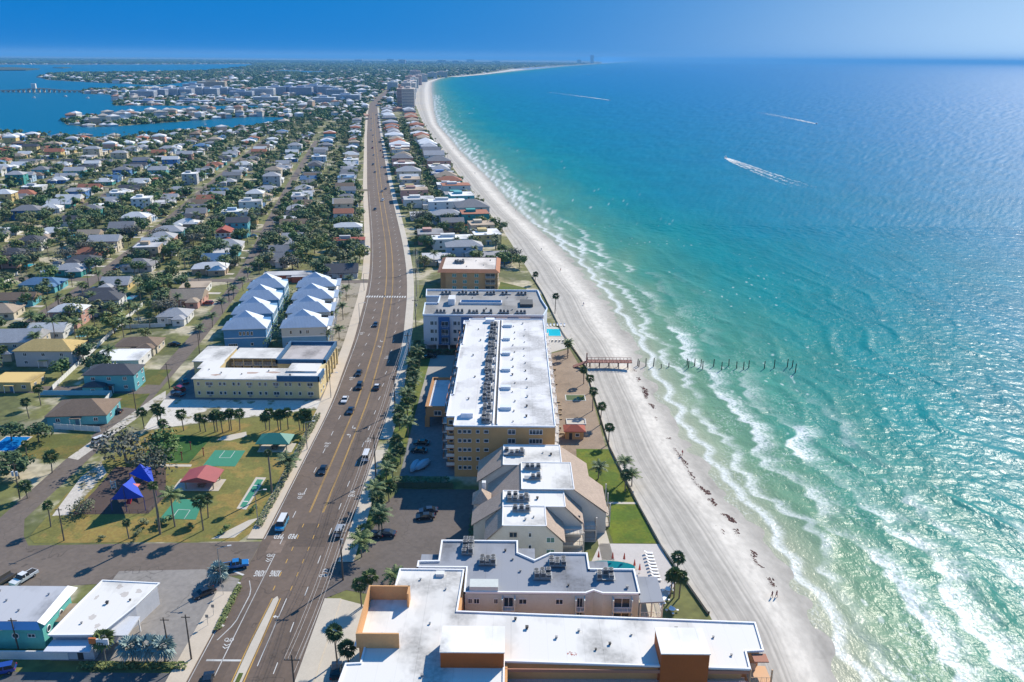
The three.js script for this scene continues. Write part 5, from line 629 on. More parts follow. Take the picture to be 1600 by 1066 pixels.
cand.forEach((c, i) => {
  const wall = pick(['white', 'white', 'white', 'cream', 'cream', 'pale grey', 'tan', 'pale blue', 'aqua', 'blue', 'teal', 'yellow', 'pink']), roof = pick(c.beach ? ['white', 'white', 'white', 'light grey', 'light grey', 'grey', 'tan', 'terracotta'] : ['light grey', 'light grey', 'light grey', 'white', 'white', 'white', 'white', 'light grey', 'grey', 'grey', 'tan', 'brown', 'dark grey', 'terracotta', 'blue']), type = pick(c.beach ? ['flat', 'flat', 'flat', 'hip', 'hip', 'gable'] : ['hip', 'hip', 'gable', 'gable', 'flat']), fl = rnd() < (c.beach ? 0.85 : 0.25) ? 2 + (rnd() < (c.beach ? 0.5 : 0.2) ? 1 : 0) : 1;
  const w = c.beach ? rr(15, 23) : rr(12, 17), l = c.beach ? rr(13, 19) : rr(9, 12.5);
  if (i < 268) { house('house', `${wall} ${['one', 'two', 'three'][fl - 1]}-storey house, ${roof} ${type} roof, ${ordinal(c.n)} ${c.where}`, c.x, c.d, w, l, fl, type, wall, roof, tilt(c.d) + rr(-0.04, 0.04), c.d < 330 ? 0 : c.d < 520 ? 1 : 2, 'houses of the district'); }
  else { farHouses.push([c.x, c.d, w, l, fl, wall, roof]); placed.push([c.x, c.d, w / 2]); }
});
// pale driveways and white garden fences
{
  const b = new B(); for (const c of cand) { if (c.d > 620 || c.beach) continue; const s = /bay side/.test(c.where) ? 1 : -1, x0 = c.x + s * 4.5, x1 = c.x + s * 12.6; b.sheet([[Math.min(x0, x1), -c.d + 2], [Math.max(x0, x1), -c.d + 2], [Math.max(x0, x1), -c.d + 5], [Math.min(x0, x1), -c.d + 5]], 0.045); } struct('driveways', b, M(0.55, 0.5, 0.43, 0.9, 'grain')); taken.set('driveway', (taken.get('driveway') || 0));
  globalThis.yards = cand.slice(0, 240).map((c, i) => ({ ...c, said: (homesSaid.find((h) => h[0] === c.x && h[1] === c.d) || [])[2] })).filter((c) => c.said && !c.beach);
  const panel = cached('fencepanel', () => bx(-0.95, 0.95, 0.05, 1.7, -0.03, 0.03)), post = cached('fencepost', () => bx(-0.07, 0.07, 0, 1.8, -0.07, 0.07));
  const fenceLine = (label, a, b2, mat = WHITE) => { const L = Math.hypot(b2[0] - a[0], b2[1] - a[1]), n = Math.max(1, Math.round(L / 2)), f = thing('garden_fence', label, 'fence', a[0], a[1]); f.rotation.y = Math.atan2(b2[1] - a[1], b2[0] - a[0]); for (let i = 0; i < n; i++) { part(f, 'fence_panel', panel, mat, (i + 0.5) * L / n, 0, 0); part(f, 'fence_post', post, mat, i * L / n, 0, 0); } };
  const F = Zm(0, 480, 5.33), F2 = Zm(0, 300, 5.33);
  fenceLine('long white fence running back from the blue house garden', F(440, 690), F(1140, 30)); fenceLine('white fence round the bare yard of the pale-roofed bungalow', F(1020, 180), F(1380, 165)); fenceLine('pale blue wall behind the brown-roofed blue house', F(335, 735), F(930, 735), M(0.15, 0.4, 0.55, 0.8)); fenceLine('white fence beside the lawn of the brown-roofed blue house', F(850, 830), F(935, 735)); fenceLine('low white fence before the mulch garden of the blue house', F(455, 1015), F(840, 1040));
  fenceLine('white fence beside the long turquoise bungalow', F2(0, 790), F2(150, 690)); fenceLine('blue-white fence behind the palms by the second side street', F2(1370, 760), F2(1590, 765), M(0.3, 0.5, 0.65, 0.8)); fenceLine('white fence at the back of the dark-roofed white house', F2(1050, 1066), F2(1190, 950));
  fenceLine('dark green screened fence between the condominium parking lots', [-31.5, 190.4], [-14.8, 190.4], M(0.04, 0.07, 0.04, 0.9)); fenceLine('dark fence behind the grey forecourt of the blue condominium', [-33, 293.4], [-17, 293.4], M(0.07, 0.08, 0.06, 0.9));
  flat('mulch_bed', [F(500, 1010), F(840, 1010), F(935, 930), F(880, 885), F(640, 890)], M(0.09, 0.065, 0.05, 1, 'grain'), 0.04); flat('house_lawn', [F(890, 820), F(1150, 850), F(1250, 720), F(940, 735)], M(0.13, 0.14, 0.03, 1, 'grass'), 0.034); flat('house_lawn', [F(1070, 640), F(1330, 650), F(1430, 520), F(1230, 520)], M(0.12, 0.13, 0.03, 1, 'grass'), 0.034); flat('house_lawn', [F(0, 340), F(200, 200), F(220, 160), F(0, 170)], M(0.1, 0.14, 0.03, 1, 'grass'), 0.034); flat('house_lawn', [Zq(90, 430), Zq(470, 430), Zq(640, 300), Zq(620, 255), Zq(200, 265)], M(0.16, 0.15, 0.04, 1, 'grass'), 0.034);
}

// ---------- plants ----------
function smoothLeaves(list) { // list of [center, normal, size, aspect] -> quads
  const P = new Float32Array(list.length * 18), N = new Float32Array(list.length * 18), n = new THREE.Vector3(), u = new THREE.Vector3(), v = new THREE.Vector3(); let k = 0;
  for (const [c, nn, s, roll] of list) { n.set(...nn).normalize(); u.set(0, 1, 0); if (Math.abs(n.y) > 0.9) u.set(1, 0, 0); u.cross(n).normalize().applyAxisAngle(n, roll); v.copy(n).cross(u).multiplyScalar(s * 0.6); u.multiplyScalar(s); const q = (a, b) => [c[0] + u.x * a + v.x * b, c[1] + u.y * a + v.y * b, c[2] + u.z * a + v.z * b]; const A = q(-1, 0), Bq = q(0, -1), C = q(1, 0), D = q(0, 1); for (const p of [A, Bq, C, A, C, D]) { P.set(p, k); N.set([n.x, n.y, n.z], k); k += 3; } }
  const g = new THREE.BufferGeometry(); g.setAttribute('position', new THREE.BufferAttribute(P, 3)); g.setAttribute('normal', new THREE.BufferAttribute(N, 3)); g.setAttribute('uv', new THREE.BufferAttribute(new Float32Array(list.length * 12), 2)); return g;
}
function crownGeo(seed, n, s, flat = 0.8, clumps = 9) { const r = mulberry(seed), L = [], C = []; for (let i = 0; i < clumps; i++) { const t = r() * 6.283, q = Math.sqrt(r()) * 0.72; C.push([Math.cos(t) * q, (r() - 0.35) * flat * 0.9, Math.sin(t) * q, 0.28 + r() * 0.26]); } for (let i = 0; i < n; i++) { const c = C[i % clumps], t = r() * 6.283, z = r() * 2 - 1, e = Math.sqrt(1 - z * z), q = c[3] * (0.55 + 0.5 * r()), d = [Math.cos(t) * e, z, Math.sin(t) * e]; L.push([[c[0] + d[0] * q, c[1] + d[1] * q * flat, c[2] + d[2] * q], [d[0] + (r() - 0.5) * 1.4, d[1] + 0.5 + (r() - 0.5), d[2] + (r() - 0.5) * 1.4], s * (0.6 + 0.8 * r()), r() * 3]); } return smoothLeaves(L); }
const trunkGeo = (() => { const b = new B(); b.tube([0, 0, 0], [0.05, 0.62, 0.02], 0.06, 0.042, 7); for (const [x, y, z] of [[0.4, 1.15, 0.1], [-0.3, 1.1, 0.3], [-0.1, 1.2, -0.4], [0.15, 1.3, 0.05]]) b.tube([0.05, 0.58, 0.02], [x, y, z], 0.032, 0.012, 5); return b.geo(); })();
const crowns = [1, 2, 3, 4, 5].map((s) => crownGeo(s * 17, 560, 0.115, 0.8, 8 + s)), sparse = crownGeo(991, 620, 0.07, 0.75, 16), bushes = [6, 7].map((s) => crownGeo(s * 31, 240, 0.17, 0.8, 6));
const GREENS = [M(0.079, 0.148, 0.036, 0.8), M(0.110, 0.178, 0.043, 0.8), M(0.142, 0.172, 0.049, 0.8), M(0.061, 0.110, 0.036, 0.8), M(0.172, 0.185, 0.079, 0.8), M(0.092, 0.161, 0.061, 0.8), M(0.161, 0.197, 0.049, 0.8)], BARK = M(0.13, 0.10, 0.075, 0.95), GREYLEAF = M(0.15, 0.15, 0.11, 0.9);
// palms: unit geometries, trunk of height 1, crown for a frond length of about 1
function fanPalm(seed, n = 26, droop = 1) { const r = mulberry(seed), b = new B(); for (let i = 0; i < n; i++) { const az = i * 2.4 + r(), el = 1.25 - 2.1 * (i / n) * droop + (r() - 0.5) * 0.3, L = 0.62 + r() * 0.2, dx = Math.cos(az) * Math.cos(el), dy = Math.sin(el), dz = Math.sin(az) * Math.cos(el), sx = -Math.sin(az), sz = Math.cos(az); const at = (t, w, dr) => [dx * t + sx * w, dy * t - dr, dz * t + sz * w]; const base = at(L * 0.32, 0, 0); let p = at(L * 0.5, -0.36, 0.1); for (let k = 0; k < 6; k++) { const a0 = -0.9 + k * 0.36, w = Math.sin(a0 + 0.18) * 0.44, q = at(L * (0.42 + 0.62 * Math.cos(a0 + 0.18)), w, 0.1 + 0.14 * r()), e = at(L * (0.36 + 0.4 * Math.cos(a0 + 0.36)), Math.sin(a0 + 0.36) * 0.3, 0.04); b.tri(base, p, q).tri(base, q, e); p = e; } } return b.geo(); }
function featherPalm(seed, n = 18, L = 1, lift = 1.1) { const r = mulberry(seed), b = new B(); for (let i = 0; i < n; i++) { const az = i * 2.4 + r() * 0.6, el = lift - 1.25 * (i / n), S = 6, dirx = Math.cos(az), dirz = Math.sin(az), sx = -dirz, sz = dirx; let prev = [0, 0]; const pt = (t) => { const h = t * L * Math.cos(el * (1 - 0.2 * t)), y = L * (Math.sin(el) * t - 0.62 * t * t * (0.6 + 0.4 * r() * 0.3)); return [h, y]; }; const pts = Array.from({ length: S + 1 }, (_, k) => pt(k / S)); for (let k = 0; k < S; k++) { const [h0, y0] = pts[k], [h1, y1] = pts[k + 1], w = 0.3 * L * Math.sin(Math.PI * (0.12 + 0.8 * (k + 0.5) / S)); const A = [dirx * h0, y0, dirz * h0], C = [dirx * h1, y1, dirz * h1]; for (const s of [-1, 1]) { const tip = [dirx * (h1 + 0.06) + sx * w * s, (y0 + y1) / 2 - 0.32 * w, dirz * (h1 + 0.06) + sz * w * s]; b.tri(A, C, tip); const m = [(A[0] + C[0]) / 2, (A[1] + C[1]) / 2, (A[2] + C[2]) / 2], t2 = [tip[0] - dirx * 0.11, tip[1] + 0.02, tip[2] - dirz * 0.11]; b.tri(A, m, t2); } } } return b.geo(); }
const palmTrunk = (() => { const b = new B(); let p = [0, 0, 0]; for (let i = 1; i <= 4; i++) { const t = i / 4, q = [0.03 * Math.sin(t * 2), t, 0.02 * t * t]; b.tube(p, q, 0.03 - 0.006 * (t - 0.25), 0.03 - 0.006 * t, 7); p = q; } return b.geo(); })();
const fans = [1, 2, 3].map((s) => fanPalm(s * 7)), feathers = [4, 5, 6].map((s) => featherPalm(s * 7));
const PALMG = [M(0.09, 0.14, 0.04, 0.7), M(0.11, 0.155, 0.04, 0.7), M(0.075, 0.12, 0.04, 0.7)], SILVER = M(0.24, 0.32, 0.30, 0.7), PTRUNK = M(0.19, 0.155, 0.12, 0.95), SKIRT = M(0.16, 0.11, 0.06, 0.95);
function palm(name, label, x, d, h, kind = 'fan', group, crownR = 1.7, mat) { const g = thing(name, label, 'palm', x, d, rr(0, 6.28), group); const t = part(g, 'trunk', palmTrunk, PTRUNK); t.scale.set(h * (kind === 'silver' ? 1.3 : 0.9 + 3 / h * 0.25), h, h * (kind === 'silver' ? 1.3 : 0.9 + 3 / h * 0.25)); t.scale.x = t.scale.z = Math.max(5.5, h * 0.75) * (kind === 'silver' ? 1.3 : 1); const c = part(g, 'crown', kind === 'feather' ? pick(feathers) : pick(fans), mat || (kind === 'silver' ? SILVER : pick(PALMG)), 0.03 * Math.sin(2) * t.scale.x, h - 0.05, 0.02 * t.scale.z); c.scale.setScalar(kind === 'feather' ? crownR * 1.6 : crownR * 1.5); return g; }
function tree(name, label, x, d, h, R, group, mat, geo) { const g = thing(name, label, 'tree', x, d, rr(0, 6.28), group); const t = part(g, 'trunk', trunkGeo, BARK); t.scale.set(R * 1.05, h * 0.62, R * 1.05); const c = part(g, 'crown', geo || pick(crowns), mat || pick(GREENS), 0, h - R * 0.72, 0); c.scale.set(R * 1.25, R * 1.1, R * 1.25); return g; }
function bush(label, x, d, R, group, mat, h = 0.8) { const m = one('bush', label, 'bush', pick(bushes), mat || pick(GREENS), x, d, group, rr(0, 6), R * h * 0.6); m.scale.set(R, R * h, R); return m; }
// palms and trees that the photograph shows one by one
for (const [pi, [x, y]] of [[220, 160], [242, 168], [403, 200], [525, 206], [562, 207], [630, 208], [648, 206], [685, 214], [735, 196], [750, 198], [810, 198], [1000, 196], [1025, 199], [1090, 196], [1105, 196], [1160, 190], [1245, 200], [1270, 202], [1290, 206], [1310, 196], [118, 190], [268, 250]].sort((a, b) => a[0] - b[0]).entries()) { const [a, d] = Zp(x, y); palm('cabbage_palm', `${ordinal(pi + 1)} cabbage palm from the side street in the row along the sandy lot`, a, d, rr(4.2, 6), 'fan', 'palms along the sandy lot', rr(1.5, 1.9)); }
for (const [label, q, h, k, r] of [['date palm with feathery crown beside the boulevard pavement', Zp(1160, 540), 5.2, 'feather', 2.3], ['very tall thin palm between the teal shelter and the shuffleboard court', Zp(1040, 650), 11.5, 'fan', 1.1], ['feather palm standing at the corner of the near green court', Zp(340, 895), 8.6, 'feather', 1.9], ['fan palm beside the right corner of the near green court', Zp(545, 922), 8, 'fan', 1.8], ['fan palm just behind the fan palm by the near court', Zp(580, 832), 5.4, 'fan', 1.6], ['tall thin palm beside the playground shade sails', Zp(232, 950), 13, 'fan', 1.2], ['leaning palm on the lawn before the playground', Zq(895, 985), 4.2, 'fan', 1.0], ['fan palm at the lawn corner beside the side street', Zq(352, 905), 6, 'fan', 1.3], ['round-headed palm at the junction of the two side streets', Zq(362, 530), 5, 'fan', 2.0], ['short fan palm beside the transformer pole', Zq(192, 705), 3.6, 'fan', 1.7], ['small palm on the lawn beside the blue pool', Zq(184, 412), 4, 'fan', 1.1]]) palm('park_palm', label, ...q, h, k, null, r);
for (const [label, x, y] of [['silver-blue fan palm nearest the shop sign', 830, 735], ['middle silver-blue fan palm of the three beside the shop', 918, 735], ['silver-blue fan palm nearest the boulevard pavement', 1030, 735]]) palm('silver_palm', label, ...G(x / 4, 850 + y / 4), 3.6, 'silver', 'silver palms below the shop', 2.4);
palm('silver_palm', 'low silver-blue palm on the corner island beside the blue pickup', ...G(340, 905), 2.2, 'silver', null, 2.3); palm('cabbage_palm', 'dark fan palm at the shop wall end', ...G(164, 1028), 4.4, 'fan', null, 2.1);
for (const [label, x, y, h] of [['left of the two round-headed palms beside the orange motel', 565, 948, 5.6], ['right of the two round-headed palms beside the orange motel', 579, 940, 6.2], ['palm on the forecourt closest to the lower picture edge', 545, 1048, 5.2], ['palm against the wooden pole beside the peach roof screen', 527, 1035, 6.8], ['small palm beside the forecourt hedge', 616, 912, 2.4]]) palm('forecourt_palm', label, ...G(x, y), h, h < 3 ? 'feather' : 'fan', null, 1.7);
for (const [i, [x, y]] of [[887, 560], [912, 600], [922, 614], [926, 642], [938, 664], [951, 694]].entries()) palm('yard_palm', `${ordinal(i + 1)} palm from the pier in the row along the construction yard wall`, ...G(x, y), rr(5.2, 6.8), 'fan', null, 1.5);
for (const [label, x, y, h, k] of [['tall feather palm on the hotel lawn beside the sea wall', 974, 752, 6, 'feather'], ['fan palm on the hotel lawn in front of the feather palm', 977, 768, 5, 'fan'], ['small leaning palm outside the sea wall by the lawn', 987, 762, 4, 'feather'], ['palm near the shingle roof on the hotel lawn', 935, 748, 3.6, 'feather'], ['front left palm of the clump beside the patio tables', 1047, 933, 5.4, 'fan'], ['middle palm of the clump beside the patio tables', 1053, 934, 6, 'fan'], ['right palm of the clump beside the patio tables', 1061, 935, 5.2, 'fan'], ['palm behind the clump at the pool deck corner', 1058, 905, 5.4, 'fan'], ['tall palm at the seaward corner of the blue condominium', 867, 490, 8, 'fan'], ['palm on the lawn before the tan tile-rimmed condominium', 836, 444, 5, 'fan'], ['palm beside the loungers of the rectangular pool', 888, 552, 4.4, 'feather']]) palm('beach_palm', label, ...G(x, y), h, k, null, k === 'fan' ? 1.6 : 1.7);
for (let i = 0; i < 40; i++) { const d = 160 + i * 3.45 + rr(-1, 1), x = roadX(d) + 13.6 + rr(0.2, 3.8); if ((d > 144 && d < 158) || (d > 210 && d < 220)) continue; palm('verge_palm', `${ordinal(i + 1)} palm from the near end of the planting beside the boulevard pavement`, x, d, rr(3.4, 5.6), i % 3 ? 'fan' : 'feather', 'palms of the boulevard verge', rr(1.6, 2.1)); }
for (const [i, [x, y]] of [[536, 500], [530, 532], [541, 470], [546, 452], [520, 508], [527, 478], [512, 540], [548, 430]].entries()) palm('royal_palm', `feather palm in the pale forecourt of the townhouses, ${ordinal(i + 1)} of eight`, ...G(x, y), rr(5, 6.5), 'feather', null, 1.9);
for (const [i, [x, y]] of [[312, 532], [332, 512], [348, 490], [365, 468], [380, 455], [388, 438]].entries()) palm('street_palm', `feather palm on the pavement left of the townhouses, ${ordinal(i + 1)} from the motel`, ...G(x, y), rr(5, 6.5), 'feather', null, 1.9);
{ const [x, d] = G(198, 722); tree('grey_tree', 'large thin grey-green tree overhanging the sandy verge beside the playground', x, d, 10, 6.5, null, GREYLEAF, sparse); const [x2, d2] = G(245, 742); tree('grey_tree', 'grey-green tree between the playground and the artificial turf', x2, d2, 8, 5, null, M(0.10, 0.11, 0.07, 0.9), sparse); const [x3, d3] = G(128, 803); tree('grey_tree', 'small pale spreading tree at the playground fence', x3, d3, 3.6, 2.8, null, M(0.16, 0.18, 0.1, 0.9), sparse); const [x4, d4] = G(255, 712); tree('park_tree', 'dense green tree on the artificial turf edge', x4, d4, 6.5, 4.2, null, GREENS[1]); }
for (const [x, y, l] of [[30, 748, 'dark spreading tree at the foot of the twin transformer pole'], [12, 740, 'dark tree at the picture edge beside the twin transformer pole'], [18, 690, 'dark tree beside the blue pool at the picture edge'], [60, 690, 'dark tree between the blue pool and the brown-roofed blue house']]) { const [a, d] = G(x, y); tree('yard_tree', l, a, d, 6, 3.4, 'dark trees at the left edge', GREENS[3]); }
// hedges: leaf volumes along a line
function hedge(label, a, e, w, h, mat) { const L = Math.hypot(e[0] - a[0], e[1] - a[1]), r = mulberry(Math.round(L * 91)), list = [], n = Math.round(L * 26); for (let i = 0; i < n; i++) { const t = r() * L, q = (r() - 0.5) * w, y = r() * h; const top = r() < 0.5; list.push([[t, top ? h * (0.9 + 0.25 * noise(t / 2.2, q)) : y, top ? q : (r() < 0.5 ? -0.5 : 0.5) * w * (0.85 + 0.4 * r())], [r() - 0.5, 0.6 + r() * 0.6, r() - 0.5], 0.24 + 0.2 * r(), r() * 3]); } const m = one('hedge', label, 'hedge', smoothLeaves(list), mat || pick(GREENS), a[0], a[1]); m.rotation.y = Math.atan2(e[1] - a[1], e[0] - a[0]); return m; }
hedge('long tall dark hedge between the two columns of blue townhouses', [-91, 293], [-103.5, 372], 3.6, 4.2, GREENS[0]); hedge('clipped hedge beside the driveway of the shingled condominium', [-22, 148.5], [-10.5, 148.2], 1.1, 1.2, GREENS[3]); hedge('dark hedge under the wall of the shingled condominium', [-8.8, 156], [-8.6, 176], 1.6, 1.4, GREENS[3]); hedge('dark hedge below the blue condominium fence', [-32, 292.6], [-18.5, 292.6], 1.6, 2, GREENS[3]); hedge('hedge between the hotel parking and the condominium lot', [-31, 193], [-16, 193], 2, 1.5, GREENS[3]); hedge('low flowering hedge along the boulevard pavement of the park', [-59.2, 171], [-59.6, 236], 1.2, 0.9, GREENS[4]); hedge('low shrubs on the corner bed beside the boulevard hatching', [-56.4, 133.5], [-56.6, 148], 0.9, 0.5, GREENS[2]); hedge('low weeds along the foot of the near parking lot', [-78, 123.4], [-58.5, 123.6], 1.2, 0.7, GREENS[2]);
for (const [x, y, R] of [[258, 818, 2.2], [228, 820, 1.6], [300, 825, 1.3], [350, 832, 1.5], [395, 798, 1.4], [160, 842, 0.9], [215, 835, 1.2], [480, 645, 1.2], [470, 690, 1.4]]) { const [a, d] = G(x, y); bush('dark green bush at the edge of the park lawn', a, d, R, 'bushes at the edge of the park'); }
// gardens of the district: trees and palms between the houses
{
  const streets = (x, d) => { for (let k = 1; k <= 7; k++) if (Math.abs(x - sideX(k)(d)) < 4.6) return true; return streetNear(d) && CROSS.some((c) => Math.abs(c - d) < 4.4) && x < leftKerb(d); };
  const spots = []; const r = mulberry(123);
  for (let d = 165; d < 1500; d += d < 700 ? 7.2 : 9.5) for (let x = -0.64 * d - 40; x < backX(d) - 2.5; x += d < 700 ? 7.2 : 9.5) {
    const X = x + (r() - 0.5) * 6.5, D = d + (r() - 0.5) * 6.5; if (!inFrame(X, D, 4) || D > bayShore(X) - 4 && X < roadX(D) - 30) continue;
    if (X > leftKerb(D) - 5 && X < rightKerb(D) + 5) continue; if (X > leftKerb(D) - 78 && X < leftKerb(D) && D < 402) continue; if (X > rightKerb(D) && D < 418) continue; if (streets(X, D)) continue;
    if (D < 300 && X < -120 && X > -170 && D > 215) { if (r() < 0.6) continue; } if (D < 215) continue;
    let near = 1e9; for (const [a, b, q] of placed) { if (Math.abs(b - D) < 14 && Math.abs(a - X) < 14) near = Math.min(near, Math.hypot(a - X, b - D) - q); } if (near < -1.5) continue;
    const beach = X > rightKerb(D); if (beach && D < 640 && r() < 0.55) continue; const t = r(); if (t < (D < 450 ? 0.27 : 0.42)) spots.push([X, D, 'tree', r()]); else if (t < (beach ? 0.82 : 0.72)) spots.push([X, D, 'palm', r()]); else if (t < 0.84) spots.push([X, D, 'bush', r()]);
  }
  spots.sort((a, b) => a[1] - b[1]); const left = { tree: 262, palm: 210, bush: 200 }, rest = { tree: [], palm: [], bush: [] };
  const beside = (x, d) => { let best = null, m = 1e9; for (const h of homesSaid) { const q = Math.hypot(h[0] - x, h[1] - d); if (q < m) { m = q; best = h; } } if (!best || m > 40) return null; const a = x - best[0], c = d - best[1]; return (Math.abs(a) > Math.abs(c) ? (a > 0 ? 'seaward of' : 'bayward of') : c > 0 ? 'behind' : 'before') + ' ' + best[2]; };
  const zone = (x, d) => x > roadX(d) ? 'seaward of the boulevard' : x > sideX(1)(d) ? 'between the boulevard and the first side street' : x > sideX(2)(d) ? 'between the first and second side streets' : 'beyond the second side street';
  for (const [x, d, k, q] of spots) { if (left[k]-- > 0) { const z = zone(x, d), w = beside(x, d) || z; if (k === 'tree') tree('garden_tree', `${q > 0.93 ? 'thin grey' : q < 0.25 ? 'low leafy' : q < 0.5 ? 'round leafy' : q < 0.75 ? 'broad leafy' : 'tall leafy'} tree ${w}`, x, d, 5 + q * 4.4, 2.6 + q * 2.6, 'garden trees', q > 0.93 ? GREYLEAF : undefined, q > 0.93 ? sparse : undefined); else if (k === 'palm') palm('garden_palm', `${q > 0.75 ? 'tall ' : q < 0.25 ? 'short ' : ''}${q > 0.5 ? 'feather' : 'fan'} palm ${w}`, x, d, 4 + q * 4.5, q > 0.5 ? 'feather' : 'fan', 'garden palms', 1.5 + q * 0.4); else bush(`rounded bush ${w}`, x, d, 0.9 + q, 'garden bushes'); } else rest[k].push([x, d, q]); }
  const inst = (name, geo, mat, list, f, label) => { if (!list.length) return; const m = new THREE.InstancedMesh(geo, mat, list.length), o = new THREE.Object3D(), c = new THREE.Color(); list.forEach((s, i) => { f(o, s); o.rotation.y = (s[2] * 997) % 6.28; o.updateMatrix(); m.setMatrixAt(i, o.matrix); c.setScalar(0.7 + ((s[2] * 7919) % 1) * 0.6); m.setColorAt(i, c); }); stuff(name, m, label); };
  globalThis.inst = inst;
  const lowCrown = crownGeo(77, 150, 0.24, 0.85, 9), lowPalm = featherPalm(9, 11);
  for (let v = 0; v < 2; v++) inst('distant_foliage', v ? lowCrown : crownGeo(78, 150, 0.24, 0.85, 7), GREENS[v ? 0 : 2], rest.tree.filter((_, i) => i % 2 === v), (o, [x, d, q]) => { const R = 2.9 + q * 2.6; o.position.set(x, 2.2 + q * 2, -d); o.scale.set(R, R * 0.95, R); }, 'mass of trees among the far houses');
  inst('distant_foliage', lowPalm, PALMG[0], rest.palm, (o, [x, d, q]) => { o.position.set(x, 4.5 + q * 4, -d); o.scale.setScalar(2.4); }, 'mass of palm crowns among the far houses'); inst('distant_foliage', palmTrunk, PTRUNK, rest.palm, (o, [x, d, q]) => { o.position.set(x, 0, -d); o.scale.set(6, 4.5 + q * 4, 6); }, 'palm trunks among the far houses');
  inst('distant_foliage', bushes[0], GREENS[4], rest.bush, (o, [x, d, q]) => { o.position.set(x, 0.8, -d); o.scale.setScalar(1 + q); }, 'bushes among the far houses');
}

// ---------- vehicles ----------
const TYRE = M(0.02, 0.02, 0.02, 0.9), RIM = M(0.4, 0.4, 0.42, 0.35, null, { metalness: 0.8 }), HEADL = M(0.75, 0.75, 0.72, 0.2), TAILL = M(0.4, 0.02, 0.02, 0.3), CARGLASS = M(0.015, 0.02, 0.025, 0.08);
const paint = (r, g, b) => M(r, g, b, 0.35, null, { clearcoat: 0.8, clearcoatRoughness: 0.1 });
// profiles run along z (front at -z): lower body, cabin (glass) and roof
const SHAPES = {
  car: { L: 4.6, W: 1.82, body: [[-2.3, 0.35], [-2.28, 0.72], [-1.2, 0.93], [1.55, 0.98], [2.2, 0.9], [2.3, 0.4]], cab: [[-1.25, 0.92], [-0.45, 1.42], [0.85, 1.44], [1.7, 0.97]], roof: [-0.45, 0.85, 1.45] },
  suv: { L: 4.8, W: 1.92, body: [[-2.4, 0.4], [-2.36, 0.9], [-1.3, 1.08], [2.3, 1.12], [2.4, 0.45]], cab: [[-1.35, 1.06], [-0.65, 1.72], [1.9, 1.72], [2.32, 1.1]], roof: [-0.65, 1.9, 1.74] },
  van: { L: 5.4, W: 2.0, body: [[-2.7, 0.4], [-2.66, 1.0], [-2.0, 1.2], [2.65, 1.25], [2.7, 0.4]], cab: [[-2.05, 1.18], [-1.4, 2.15], [2.55, 2.15], [2.66, 1.22]], roof: [-1.4, 2.55, 2.18] },
  pickup: { L: 5.6, W: 1.98, body: [[-2.8, 0.45], [-2.76, 0.98], [-1.35, 1.12], [0.85, 1.12], [0.86, 1.08], [2.78, 1.08], [2.8, 0.5]], cab: [[-1.4, 1.1], [-0.75, 1.78], [0.45, 1.78], [0.8, 1.1]], roof: [-0.75, 0.45, 1.8] },
};
function side(profile, w0, w1, y0, y1) { const b = new B(), n = profile.length, W = (y) => lerp(w0, w1, clamp((y - y0) / (y1 - y0 || 1))); for (let i = 0; i < n; i++) { const a = profile[i], c = profile[(i + 1) % n]; b.quad([-W(a[1]), a[1], a[0]], [W(a[1]), a[1], a[0]], [W(c[1]), c[1], c[0]], [-W(c[1]), c[1], c[0]]); } const t = THREE.ShapeUtils.triangulateShape(profile.map(([z, y]) => new THREE.Vector2(z, y)), []); for (const s of [-1, 1]) for (const f of t) b.tri(...f.map((k) => [s * W(profile[k][1]), profile[k][1], profile[k][0]])); return b.geo(); }
const wheelGeo = (() => { const g = new THREE.CylinderGeometry(0.34, 0.34, 0.22, 14); g.rotateZ(Math.PI / 2); return g; })(), rimGeo = (() => { const g = new THREE.CylinderGeometry(0.2, 0.2, 0.235, 10); g.rotateZ(Math.PI / 2); return g; })();
